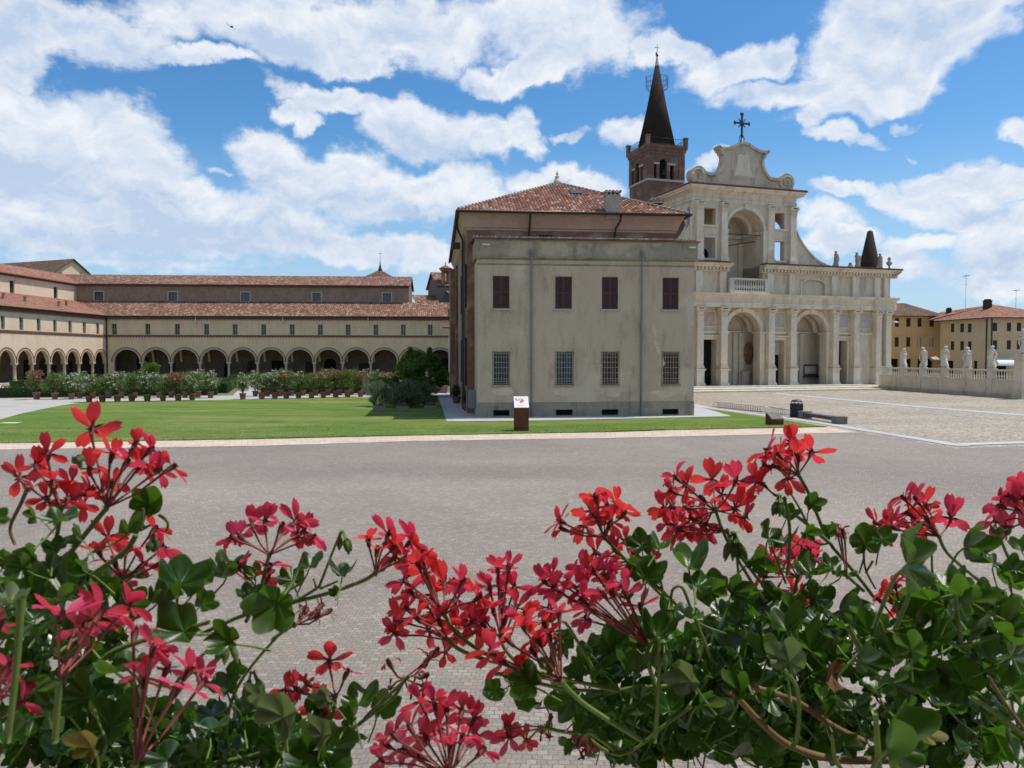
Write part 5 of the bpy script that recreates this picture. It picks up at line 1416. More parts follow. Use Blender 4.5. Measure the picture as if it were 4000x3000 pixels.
for k in range(n):
    a = 2 * pi * k / n; mb.tube([(cxy + rr * cos(a), cxy + rr * sin(a), zr0 + .2), (cxy + rr * cos(a), cxy + rr * sin(a), zr1 + (.35 if k % 6 == 0 else 0))], .014 if k % 3 else .024, 4)
    if k % 3 == 0: mb.tube([(cxy + rr * cos(a), cxy + rr * sin(a), zr0 + .25), (cxy + .8 * cos(a), cxy + .8 * sin(a), zr0 - .3)], .03, 4)
mb.build('spire_gallery', M['black_iron'], tw)

# brick pinnacle behind the right end of the facade
u = C.u(3397, 7, 1000); z0 = C.px(3397, 1040, 7)[1]; z1 = C.px(3397, 904, 7)[1]
o = MB(); hw = (C.u(3427, 7, 1030) - C.u(3367, 7, 1030)) / 2
n = 8; o.lathe([(hw * 1.16, z0 - 2.2), (hw, z0), (hw * .27, z1), (hw * .05, z1 + .15)], 0, 0, 0, 12)
ob = o.build('brick_pinnacle', M['pinnacle_brick']); ob.location = C.w(u, 7, 0); tag(ob, 'dark brick cone standing on the low right shoulder of the church roof', 'pinnacle')

# ---------------------------------------------------------------- statues
def statue_mb(h=1.8, seed=0, lean=.05, arm=0):
    rng = random.Random(seed); mb = MB()
    rings = [(0, .21, .19), (.03, .22, .2), (.12, .19, .17), (.3, .165, .14), (.45, .16, .13), (.54, .155, .12), (.62, .14, .105), (.7, .16, .115), (.78, .155, .115), (.815, .13, .10), (.84, .095, .08), (.858, .07, .066), (.88, .078, .08), (.92, .098, .098), (.96, .096, .094), (.99, .06, .06), (1.0, .01, .01)]
    n = 16; v = []
    ph = rng.uniform(0, 6)
    for t, a, b in rings:
        a *= .84; ox = lean * sin(t * pi * 1.15); oy = .03 * sin(t * 5 + ph)
        for k in range(n):
            w = 2 * pi * k / n
            fold = 1 + (.13 * sin(w * 5 + ph + t * 3) + .07 * sin(w * 9 + 2 * t)) * (1 if t < .8 else .05)
            v.append((ox * h + a * h * cos(w) * fold, oy * h + b * h * sin(w) * fold, t * h))
    f = []
    for j in range(len(rings) - 1):
        for k in range(n): f.append((j * n + k, j * n + (k + 1) % n, (j + 1) * n + (k + 1) % n, (j + 1) * n + k))
    mb.add(v, f, 0, True)
    for sx in (-1, 1):
        sh = Vector((sx * .115 * h + lean * .6 * h, 0, .775 * h))
        if arm == 0 or sx < 0: el, ha = Vector((sx * .155 * h, -.06 * h, .60 * h)), Vector((sx * .03 * h, -.16 * h, .64 * h))
        elif arm == 1: el, ha = Vector((sx * .18 * h, -.08 * h, .63 * h)), Vector((sx * .15 * h, -.2 * h, .76 * h))
        else: el, ha = Vector((sx * .165 * h, .0, .58 * h)), Vector((sx * .14 * h, -.08 * h, .44 * h))
        mb.tube([sh, sh.lerp(el, .5), el, el.lerp(ha, .5), ha], [.05 * h, .05 * h, .044 * h, .038 * h, .026 * h], 7)
        mb.tube([el + Vector((0, 0, .02)), el + Vector((sx * .02 * h, 0, -.2 * h)), el + Vector((-sx * .03 * h, .02, -.36 * h))], [.036 * h, .04 * h, .012 * h], 6)
    return mb
def statue(pos, rz, h, seed, lean, arm, mat, label, group, base=.16):
    r = empty('statue', pos, rz, label, 'statue', group)
    b = MB(); b.box(-.30, .30, -.28, .28, 0, base); b.build('base', MATS[mat], r)
    s = statue_mb(h - base, seed, lean, arm); o = s.build('figure', MATS[mat], r); o.location = (0, 0, base)
    return r
plaster('statue_white', (.74, .69, .575), (.63, .58, .48), (.36, .31, .25), 1.2, 8, .5, .4)
plaster('statue_grey', (.40, .37, .30), (.30, .27, .22), (.14, .13, .10), 1.2, 8, .8, .4)
for x, yt, lab, sd_, ar in ((3265, 980, 'weathered robed statue on the church roof nearest the scroll buttress', 3, 0), (3348, 985, 'weathered robed statue on the church roof just left of the dark brick cone', 5, 1), (3437, 990, 'weathered robed statue on the church roof just right of the dark brick cone', 8, 2)):
    u = C.u(x, -.2, 1010); zt = C.px(x, yt, -.2)[1]; statue(C.w(u, -.2, 15.42), C.a, zt - 15.42, sd_, .05, ar, 'statue_grey', lab, 'statues along the church roof')
u = C.u(3322, 1.0, 1010); mb = MB(); mb.lathe([(.34, 0), (.4, .15), (.36, .5), (.18, .62), (.26, .75), (.12, .95), (.02, 1.0)], n=10); ob = mb.build('roof_finial', M['statue_grey']); ob.location = C.w(u, 1.0, 15.44); tag(ob, 'small squat stone finial between two roof statues of the church', 'finial')
u = C.u(3474, -.2, 1010); mb = MB(); mb.lathe([(.3, 0), (.3, .2), (.12, .3), (.1, .5), (.34, .8), (.4, 1.0), (.2, 1.12), (.12, 1.25), (.24, 1.4), (.2, 1.6), (.03, 1.75)], n=12); ob = mb.build('roof_urn', M['statue_grey']); ob.location = C.w(u, -.2, 15.44); tag(ob, 'slim stone urn at the far right end of the church roof', 'urn')

# ---------------------------------------------------------------- balustraded wall
p0, p1 = gnd(3452, 1521), gnd(3996, 1559)
B = Frame(p0[:2], math.degrees(atan2(p1.y - p0.y, p1.x - p0.x)))
BL = (p1 - p0).length
bw = empty('balustrade_wall', B.w(0, 0), B.a, 'long pale stone wall with balustrade running from the church to the right edge', 'balustrade')
ZW, ZR = 1.72, 2.76
mb = MB(); mb.box(-1.0, BL, 0, .5, .42, ZW - .1); mb.box(-1.0, BL, -.05, .55, ZW - .1, ZW)
for k in range(7): u = -.6 + k * 3.7; mb.box(u - .3, u + .3, -.06, .001, .42, ZW - .1)
mb.build('wall', M['wall_stone'], bw)
mb = MB(); mb.box(-1.05, BL, -.08, .55, 0, .42); mb.build('plinth', M['church_dark_stone'], bw)
mb = MB(); mb.box(-1.0, BL, .06, .44, ZR - .16, ZR); mb.box(-1, BL, .1, .4, ZW, ZW + .08); mb.build('handrail', M['pale_stone'], bw)
piers = [B.px(3300 + x / 3.16, 1460, .25)[0] for x in (510, 725, 965, 1235, 1510, 1815)]
for u in piers:
    f = MB(); f.box(u - .42, u + .42, .02, .48, ZW, ZR + .03); f.box(u - .46, u + .46, -.02, .52, ZR + .031, ZR + .1); f.build('pier', M['pale_stone'], bw)
proto = None
ends = piers + [BL]
for a, b in zip(ends, ends[1:]):
    L = b - a - .9; n = max(3, int(L / .34))
    for k in range(n):
        x = a + .45 + L * (k + .5) / n
        if proto is None: proto = baluster_mesh(ZR - .24 - ZW).build('baluster', M['pale_stone'], bw); o = proto
        else: o = proto.copy(); COL.objects.link(o); o.parent = bw
        o.location = (x, .25, ZW + .08)
ords = ['first', 'second', 'third', 'fourth', 'fifth', 'sixth', 'seventh', 'eighth', 'ninth', 'tenth', 'eleventh', 'twelfth', 'thirteenth', 'fourteenth', 'fifteenth']
for i, u in enumerate(piers[1:]):
    statue(B.w(u, .25, ZR + .1), B.a + pi / 2 - .9, 2.22 + .08 * (i % 3), 20 + i * 3, .06 if i % 2 else -.05, (0, 2, 1, 0, 2)[i], 'statue_white',
           'white robed statue on the balustrade, %s one counted from the church' % ords[i], 'statues on the balustrade')
GU = B.px(3996, 1460, .25)[0]
gp = empty('gate_pillar', B.w(GU, .25), B.a, 'tall stone gate pillar carrying a white statue at the right edge', 'pillar')
mb = MB(); mb.box(-.62, .62, -.62, .62, 0, .5); mb.box(-.52, .52, -.52, .52, .5, 3.7); mb.box(-.6, .6, -.6, .6, 3.7, 3.85); mb.box(-.7, .7, -.7, .7, 3.85, 4.05); mb.build('pier', M['wall_stone'], gp)
mb = MB(); mb.box(-.42, .42, -.42, .42, 4.05, 4.3); mb.build('cap', M['pale_stone'], gp)
statue(B.w(GU, .25, 4.3), B.a + pi / 2 - .6, 2.4, 77, .05, 1, 'statue_white', 'white statue on top of the gate pillar at the right edge', 'statues on the balustrade')
mb = MB(); random.seed(3)
for k in range(7): x = random.uniform(-.9, .9); y = random.uniform(-.3, .3); mb.taper(x, y, 0, random.uniform(.12, .3), random.uniform(.15, .35), .15, random.uniform(.1, .25), .1)
ob = mb.build('brick_rubble', M['ridge_tile']); ob.location = gnd(3562, 1524); tag(ob, 'low heap of reddish broken bricks at the foot of the balustrade', 'rubble')

# ---------------------------------------------------------------- houses behind the balustrade
def zoomR(x, y): return 3300 + x / 3.16, 1050 + y / 3.16
H1 = Frame(at(3482 - 22, 1400, 134)[:2], 2.0)
h1 = empty('ochre_house', H1.w(0, 0), H1.a, 'three storey ochre house beside the right end of the church', 'house')
def hole(fr, x0, x1, y0, y1, d=0):
    a, b = zoomR(x0, y0), zoomR(x1, y1); u0, zt = fr.px(*a, d); u1, zb = fr.px(*b, d); return (u0, u1, max(zb, .05), zt, 0)
w1 = [hole(H1, a, b, 608, 715) for a, b in ((620, 668), (760, 810), (898, 948), (1047, 1097))] + [hole(H1, a, b, 845, 962) for a, b in ((617, 665), (760, 808), (898, 945), (1047, 1092))]
g1 = [hole(H1, a, b, 1110, 1290) for a, b in ((576, 660), (752, 818), (900, 940), (1000, 1085))]
W1 = H1.u(3672, 0, 1400); e1 = H1.px(3575, 1234)[1]
mb = MB(); zs_ = H1.px(3575, 1050 + 1000 / 3.16)[1]
mb.wall(0, W1, zs_, e1, w1, 0, .25); mb.build('wall', M['ochre_plaster'], h1)
mb = MB(); mb.wall(0, W1, 0, zs_, g1, 0, .4); mb.quad((0, 0, 0), (0, 11, 0), (0, 11, e1), (0, 0, e1)); mb.quad((0, 11, 0), (W1, 11, 0), (W1, 11, e1), (0, 11, e1)); mb.quad((W1, 0, 0), (W1, 11, 0), (W1, 11, e1), (W1, 0, e1)); mb.build('lower_wall', M['ochre_plaster'], h1)
mb = MB(); zb = H1.px(3575, 1050 + 832 / 3.16)[1]; mb.box(0, W1, -.06, 0, zb - .1, zb + .1); mb.build('string_course', M['sand_plaster'], h1)
for i, o in enumerate(w1):
    w = add_window(h1, *o[:4], 0, .12, 'dark_timber', 'window_glass', .08, (1, 1))
    if i in (6, 7):
        for a in (o[0] + .1, o[1] - .5): f = MB(); f.box(a + .02, a + .34, .06, .1, o[2], o[3]); f.build('shutter', M['white_metal'], w)
    else:
        c = (o[0] + o[1]) / 2
        for a, b in ((o[0] + .02, c - .02), (c + .02, o[1] - .02)): f = MB(); f.box(a, b, .03, .08, o[2] + .02, o[3] - .02); f.build('shutter', M['dark_timber'], w)
for o in g1: f = MB(); f.quad((o[0], .38, o[2]), (o[1], .38, o[2]), (o[1], .38, o[3]), (o[0], .38, o[3])); f.build('doorway', M['dark_interior'], h1)
mb = MB(); mb.roof([(-.8, -.8, e1), (W1 + .7, -.8, e1), (W1 - 3.4, 5.5, e1 + 2.6), (3.0 - 6, 5.5, e1 + 2.6)], (0, 0, 0), (1, 0, 0), 0, .12); mb.roof([(W1 + .7, -.8, e1), (W1 + .7, 11.8, e1), (W1 - 3.4, 5.5, e1 + 2.6)], (0, 0, 0), (0, 1, 0), 0, .12)
mb.roof([(-.8, 11.8, e1), (W1 + .7, 11.8, e1), (W1 - 3.4, 5.5, e1 + 2.6), (-3, 5.5, e1 + 2.6)], (0, 0, 0), (1, 0, 0), 0, .12); mb.build('roof', M['dark_tiles'], h1)
o = hole(H1, 1005, 1120, 1072, 1120); mb = MB(); mb.add([(o[0], 0, o[3]), (o[1], 0, o[3]), (o[1] + .1, -1.3, o[3] - .7), (o[0] - .1, -1.3, o[3] - .6), (o[1] + .1, -1.3, o[3] - 1.0), (o[0] - .1, -1.3, o[3] - .85)], [(0, 1, 2, 3), (3, 2, 4, 5)]); mb.build('awning', M['moulding_cream'], h1)
# corner house: left face and front face
cpt = at(3862, 1400, 120); lpt = at(3671, 1400, 131)
ang = math.degrees(atan2(cpt.y - lpt.y, cpt.x - lpt.x))
HL = Frame((lpt.x, lpt.y), ang); HF = Frame((cpt.x, cpt.y), 3.0)
LL = (cpt - lpt).length
h2 = empty('corner_house', HL.w(0, 0), HL.a, 'sand coloured corner house with a red hipped roof behind the statues', 'house')
rel = Matrix.Rotation(HF.a - HL.a, 4, 'Z'); rel.translation = Vector((LL, 0, 0))
EZ = HF.px(3880, 1050 + 600 / 3.16)[1]
wl = [hole(HL, a, b, 678, 782) for a, b in ((1310, 1350), (1426, 1470), (1520, 1562))] + [hole(HL, a, b, 895, 1003) for a, b in ((1308, 1348), (1425, 1468), (1520, 1562))]
gl = [hole(HL, a, b, 1135, 1330) for a, b in ((1166, 1202), (1268, 1335), (1590, 1630))]
us = HL.px(*zoomR(1380, 800))[0]
mb = MB(); mb.wall(0, us, 0, EZ, [o for o in wl + gl if o[0] < us], 0, .25); mb.build('yellow_wall', M['yellow_plaster'], h2)
mb = MB(); mb.wall(us, LL, 0, EZ, [o for o in wl + gl if o[0] >= us], 0, .25); mb.build('wall', M['sand_plaster'], h2)
wf = [hole(HF, a, b, 665, 770) for a, b in ((1828, 1880), (2002, 2052), (2125, 2177))] + [hole(HF, a, b, 883, 995) for a, b in ((1828, 1880), (2000, 2050), (2125, 2177))]
FL = 17.0
mb = MB(rel); mb.wall(0, FL, 0, EZ, wf, 0, .25); mb.quad((FL, 0, 0), (FL, 12, 0), (FL, 12, EZ), (FL, 0, EZ)); mb.build('front_wall', M['olive_plaster'], h2)
mb = MB(rel); z = HF.px(*zoomR(1960, 845))[1]; mb.box(0, FL, -.07, 0, z - .1, z + .1); mb.build('string_course', M['sand_plaster'], h2)
for k, o in enumerate(wl + wf):
    Mx = None if k < len(wl) else rel
    w = add_window(h2, *o[:4], 0, .12, 'dark_timber', 'window_glass', .08, (1, 1), M_=Mx)
    c = (o[0] + o[1]) / 2
    for a, b in ((o[0] + .02, c - .02), (c + .02, o[1] - .02)): f = MB(Mx); f.box(a, b, .03, .08, o[2] + .02, o[3] - .02); f.build('shutter', M['dark_timber'], w)
for o in gl: f = MB(); f.quad((o[0], .2, o[2]), (o[1], .2, o[2]), (o[1], .2, o[3]), (o[0], .2, o[3])); f.build('doorway', M['dark_interior'], h2)
ri = rel.inverted()
Lc = lambda p: Vector((*HL.local(p), p[2]))
e = .7
cor = HF.w(-e, -e, EZ); rgt = HF.w(FL + e, -e, EZ); bck = HF.w(FL + e, 13, EZ); lft = HL.w(-e, -e, EZ); lb = HF.w(-2.5, 13.5, EZ)
apx = at(*zoomR(1825, 440), 127.5); rdg = at(*zoomR(2350, 520), 127); rl_ = at(*zoomR(1180, 535), 136)
mb = MB(); P = [Lc(q) for q in (cor, rgt, bck, lft, lb, apx, rdg, rl_)]
mb.roof([P[0], P[1], P[6], P[5]], P[0], P[1] - P[0]); mb.roof([P[3], P[0], P[5], P[7]], P[0], P[0] - P[3]); mb.roof([P[1], P[2], P[6]], P[1], P[2] - P[1]); mb.roof([P[7], P[5], P[6], P[4]], P[4], P[6] - P[5]); mb.build('roof', M['clean_tiles'], h2)
mb = MB(); mb.tube([P[3] - Vector((0, 0, .08)), P[0] - Vector((0, 0, .08)), P[1] - Vector((0, 0, .08))], .1, 6); mb.build('gutter', M['gutter_metal'], h2)
for u in (LL - .45,): mb = MB(); mb.tube([(u, -.12, 0), (u, -.12, EZ - .2)], .09, 6); mb.build('downpipe', M['gutter_metal'], h2)
mb = MB(rel); mb.tube([(.35, -.12, 0), (.35, -.12, EZ - .2)], .09, 6); mb.build('downpipe', M['gutter_metal'], h2)
for (x, y, Y, w, hh) in ((1762, 375, 126, .52, 2.2), (1285, 480, 133, .36, 1.7)):
    p = Lc(at(*zoomR(x, y), Y)); mb = MB(); mb.box(p.x - w, p.x + w, p.y - w * .8, p.y + w * .8, p.z - hh, p.z - .35); mb.box(p.x - w * 1.1, p.x + w * 1.1, p.y - w * .9, p.y + w * .9, p.z - .35, p.z - .2); mb.box(p.x - w * .8, p.x + w * .8, p.y - w * .6, p.y + w * .6, p.z - .2, p.z); mb.build('chimney', M['dark_timber'], h2)
for x, y0, y1, Y in ((1490, 80, 470, 131), (2110, 258, 520, 128)):
    p, q = Lc(at(*zoomR(x, y1), Y)), Lc(at(*zoomR(x, y0), Y)); q.x, q.y = p.x, p.y
    mb = MB(); mb.tube([p - Vector((0, 0, 1.2)), q], .024, 5)
    for k in range(4): z = q.z - .1 - k * .0; mb.tube([(q.x - .5 + k * .33, q.y - .4, z), (q.x - .5 + k * .33, q.y + .4, z)], .02, 4)
    mb.tube([(q.x - .6, q.y, q.z - .1), (q.x + .6, q.y, q.z - .1)], .025, 4); mb.tube([(q.x - .3, q.y, q.z - 1.6), (q.x + .3, q.y, q.z - 1.6)], .02, 4); mb.build('aerial', M['gutter_metal'], h2)
a = HF.px(*zoomR(1862, 1100), -1.2); b = HF.px(*zoomR(2100, 1195), -1.2)
mb = MB(rel)
pts = [(-2.0 * cos(pi / 2 * k / 8) , b[1] + (a[1] - b[1]) * sin(pi / 2 * k / 8)) for k in range(9)]
for p, q in zip(pts, pts[1:]): mb.quad((a[0], p[0], p[1]), (b[0], p[0], p[1]), (b[0], q[0], q[1]), (a[0], q[0], q[1]))
for x in (a[0], b[0]): mb.add([(x, p[0], p[1]) for p in pts] + [(x, 0, b[1])], [tuple(range(10))])
mb.build('awning', M['white_metal'], h2)
mb = MB(rel); mb.box(a[0] + .1, b[0] - .6, -.05, .0, .2, b[1]); mb.build('doorway', M['dark_interior'], h2)

# ---------------------------------------------------------------- street furniture
p = gnd(2036, 1681, .03)
r = empty('information_stand', p, R(4), 'rusty steel information stand with a tilted white map panel on the lawn edge', 'information stand')
def rust():
    n = NB('rusty_steel'); c = n.ramp(n.noise(3.5, 7, .7, stretch=(1, 1, .5)), (.085, .035, .016), (.14, .062, .030), .35, .65); n.color(c); n.rough(.85, .25); n.bump(n.noise(25, 4, .7), .25, .01)
rust()
W_ = .385
mb = MB(); mb.box(-W_, W_, -.3, .3, 0, 1.25); mb.prism_x([(-.3, 1.25), (.3, 1.25), (.3, 1.80)], -W_, W_); mb.build('box', M['rusty_steel'], r)
sl_ = Vector((0, .6, .55)); nn_ = Vector((0, -.55, .6)).normalized(); o_ = Vector((0, -.3, 1.25)) + nn_ * .004
pt_ = lambda x, t, h=0: o_ + Vector((x, 0, 0)) + sl_ * t + nn_ * h
mb = MB(); q = [pt_(-W_ - .01, -.01), pt_(W_ + .01, -.01), pt_(W_ + .01, 1.02), pt_(-W_ - .01, 1.02)]
mb.add(q + [k + nn_ * .022 for k in q], [(4, 5, 6, 7), (0, 1, 5, 4), (1, 2, 6, 5), (2, 3, 7, 6), (3, 0, 4, 7)]); po = mb.build('panel', M['white_metal'], r)
flat('map_red', (.62, .12, .10), (.50, .16, .13), 30, .6); flat('map_pink', (.75, .34, .28), (.70, .42, .36), 40, .6)
mb = MB()
def mp(pts, mi=0): mb.add([pt_(x, t, .026 + .001 * mi) for x, t in pts], [tuple(range(len(pts)))], mi)
mp([(-.33, .82), (-.27, .9), (-.24, .78), (-.2, .7), (-.13, .75), (-.12, .66), (-.22, .6), (-.28, .66)])
mp([(-.14, .72), (-.06, .9), (.04, .84), (.07, .74), (.0, .66), (-.1, .64)], 1); mp([(-.02, .68), (.09, .8), (.14, .66), (.17, .54), (.08, .5), (.0, .52)]); mp([(-.06, .62), (.02, .6), (.03, .42), (-.05, .36), (-.08, .48)]); mp([(.06, .5), (.13, .49), (.1, .36), (.05, .4)], 1); mp([(-.12, .5), (-.08, .56), (-.06, .44), (-.11, .42)], 1)
mp([(-.25, .12), (.1, .12), (.1, .135), (-.25, .135)], 1); mp([(-.25, .18), (.2, .18), (.2, .195), (-.25, .195)], 1); mp([(.18, .86), (.27, .86), (.27, .9), (.18, .9)], 1)
mb.build('map', [M['map_red'], M['map_pink']], po)

p = gnd(3111, 1629)
r = empty('litter_bin', p, .1, 'dark round slatted litter bin with a domed lid beside the stone bench', 'litter bin')
flat('bin_steel', (.05, .055, .065), (.035, .04, .048), 10, .5, .4, .4)
mb = MB(); mb.lathe([(.36, .04), (.38, .06), (.38, .82), (.36, .84)], n=20)
for k in range(20): a = 2 * pi * k / 20; x, y = .385 * cos(a), .385 * sin(a); mb.box(x - .025, x + .025, y - .025, y + .025, .02, .86)
mb.lathe([(.40, .84), (.41, .86), (.41, .90), (.39, .91)], n=20); mb.build('body', M['bin_steel'], r)
mb = MB(); mb.lathe([(.38, 1.02), (.36, 1.07), (.28, 1.13), (.15, 1.17), (.02, 1.18)], n=20); 
for k in range(4): a = pi / 4 + k * pi / 2; mb.tube([(.36 * cos(a), .36 * sin(a), .88), (.33 * cos(a), .33 * sin(a), 1.06)], .02, 5)
mb.build('lid', M['bin_steel'], r)
p, q = gnd(3143, 1633), gnd(3277, 1655)
BN = Frame(p[:2], math.degrees(atan2(q.y - p.y, q.x - p.x))); L = (q - p).length
r = empty('bench', BN.w(0, 0), BN.a, 'low bench of grey slats between two stone blocks near the litter bin', 'bench')
flat('grey_block', (.22, .20, .17), (.16, .145, .125), 5, .9, .2, bump=.3)
for u in (0, L): mb = MB(); mb.box(u - .34, u + .34, -.3, .35, 0, .45); mb.build('stone_block', M['grey_block'], r)
flat('weathered_slat', (.20, .20, .20), (.14, .14, .145), 4, .7)
for k in range(3): mb = MB(); y = -.22 + k * .19; mb.box(.34, L - .34, y, y + .12, .33, .39); mb.build('slat', M['weathered_slat'], r)
mb = MB(); mb.box(.34, L - .34, -.28, -.24, .18, .36); mb.build('side_rail', M['gutter_metal'], r)
p = gnd(3026, 1658, .03)
r = empty('ground_lamp', p, R(12), 'squat brown steel housing with a slanted stone top on the lawn tip', 'ground light')
mb = MB(); mb.prism_x([(-.3, 0), (.35, 0), (.35, .62), (-.3, .30)], -.40, .40); mb.build('housing', M['rusty_steel'], r)
mb = MB(); mb.prism_x([(-.3, .304), (.35, .624), (.33, .70), (-.3, .36)], -.36, .40); mb.build('top', M['grey_block'], r)
flat('galvanised', (.22, .23, .245), (.17, .18, .19), 8, .45, .5, .4)
for (a, b, n, lab) in (((2790, 1590), (2982, 1611), 22, 'long low hoop bicycle rack on the stone band, the farther of two'), ((3003, 1611), (3073, 1623), 9, 'short low hoop bicycle rack on the stone band nearest the litter bin')):
    p, q = gnd(*a), gnd(*b); F_ = Frame(p[:2], math.degrees(atan2(q.y - p.y, q.x - p.x))); L = (q - p).length
    r = empty('bicycle_rack', F_.w(0, 0), F_.a, lab, 'bicycle rack', 'bicycle racks on the square')
    mb = MB()
    for y in (-.2, .2): mb.tube([(-.1, y, .03), (L + .1, y, .03)], .02, 5)
    mb.build('rail', M['galvanised'], r)
    pr = None
    for k in range(n):
        if pr is None:
            mb = MB(); mb.tube([(0, -.2, .03), (-.05, -.18, .30), (-.02, -.08, .42), (.1, .08, .42), (.13, .18, .30), (.08, .2, .03)], .020, 6); pr = mb.build('hoop', M['galvanised'], r); o = pr
        else: o = pr.copy(); COL.objects.link(o); o.parent = r
        o.location = (L * (k + .5) / n, 0, 0)
# bird
p = at(905, 104, 38)
mb = MB(); mb.lathe([(.01, -.11), (.035, -.07), (.05, 0), (.035, .07), (.028, .10), (.02, .13), (.003, .16)], n=8)
for sx in (-1, 1): mb.add([(0, 0, .05), (sx * .12, -.05, .05), (sx * .26, .02, -.02), (sx * .27, .02, -.06), (sx * .13, -.04, -.02), (0, 0, -.05)], [(0, 1, 4, 5), (1, 2, 3, 4)])
mb.add([(-.02, 0, -.09), (.02, 0, -.09), (.05, 0, -.2), (-.05, 0, -.2)], [(0, 1, 2, 3)])
flat('bird_plumage', (.10, .09, .09), (.2, .18, .17), 20, .8)
ob = mb.build('bird', M['bird_plumage']); ob.location = p; ob.rotation_euler = (R(100), R(15), R(50)); tag(ob, 'small dark bird gliding high in front of the clouds', 'bird')
# ---------------------------------------------------------------- foliage materials
def leafmat(name, a, b, trans, tw=.35, rough=.5, spec=.3, isl=.35):
    n = NB(name)
    g = n.N.new('ShaderNodeNewGeometry')
    c = n.ramp(g.outputs['Random Per Island'], a, b, 0.0, 1.0)
    n.color(c); n.rough(rough, spec)
    t = n.N.new('ShaderNodeBsdfTranslucent'); t.inputs['Color'].default_value = (*trans, 1)
    m = n.N.new('ShaderNodeMixShader'); m.inputs[0].default_value = tw
    n.L.new(n.bsdf.outputs[0], m.inputs[1]); n.L.new(t.outputs[0], m.inputs[2]); n.L.new(m.outputs[0], n.out.inputs[0])
leafmat('oleander_leaf', (.075, .12, .035), (.18, .24, .085), (.16, .26, .04))
leafmat('hedge_leaf', (.022, .045, .012), (.055, .095, .022), (.07, .13, .02))
leafmat('tree_leaf', (.075, .12, .018), (.20, .26, .045), (.09, .18, .02), .3)
leafmat('fresh_leaf', (.06, .13, .02), (.12, .21, .04), (.15, .30, .03))
leafmat('rosemary_leaf', (.095, .105, .055), (.23, .24, .15), (.07, .10, .05), .2)
leafmat('silver_leaf', (.15, .19, .14), (.27, .31, .23), (.16, .2, .1), .25)
leafmat('white_blossom', (.62, .56, .52), (.80, .76, .72), (.5, .45, .4), .3)
leafmat('pink_blossom', (.62, .24, .27), (.75, .50, .48), (.6, .25, .25), .3)
leafmat('magenta_blossom', (.48, .05, .11), (.62, .15, .20), (.55, .06, .1), .3)
leafmat('grass_blade', (.085, .15, .02), (.16, .22, .045), (.15, .22, .03), .3, .7)
def terracotta():
    n = NB('terracotta'); oi = n.N.new('ShaderNodeObjectInfo')
    c = n.ramp(oi.outputs['Random'], (.31, .135, .09), (.23, .16, .125), 0, 1)
    n.color(n.mix(1.0, c, n.ramp(n.noise(6, 5, .7), (.7, .7, .7), (1.15, 1.15, 1.15), .3, .7), 'MULTIPLY')); n.rough(.85, .2)
terracotta()
flat('bark', (.10, .075, .055), (.06, .045, .035), 9, .9, .1, bump=.4)
flat('soil', (.05, .035, .025), (.03, .022, .016), 12, .95, .1, bump=.6)
flat('trough_stone', (.30, .25, .21), (.22, .18, .155), 6, .9, .2, bump=.4)

def leaf_quads(mb, rng, centre, rad, n, L, W, mi=0, up=.2, shell=.45, lumps=None, clip=None):
    """n leaf-sized faces scattered through an ellipsoid, denser near its skin; lumps = list of (centre, radius) sub-clumps"""
    for _ in range(n):
        if lumps:
            c, r = lumps[rng.randrange(len(lumps))]
        else: c, r = centre, rad
        d = Vector((rng.gauss(0, 1), rng.gauss(0, 1), rng.gauss(0, 1))).normalized()
        k = shell + (1 - shell) * rng.random() ** .6
        p = Vector(c) + Vector((d.x * r[0], d.y * r[1], d.z * r[2])) * k
        if clip is not None and p.z < clip: continue
        ax = (d * .6 + Vector((rng.uniform(-1, 1), rng.uniform(-1, 1), rng.uniform(-.6, 1) + up))).normalized()
        sd_ = ax.cross(Vector((rng.uniform(-1, 1), rng.uniform(-1, 1), rng.uniform(-1, 1)))).normalized()
        l = L * rng.uniform(.6, 1.25); w = W * rng.uniform(.7, 1.2)
        mb.add([p, p + ax * l * .5 + sd_ * w * .5, p + ax * l, p + ax * l * .5 - sd_ * w * .5], [(0, 1, 2, 3)], mi)

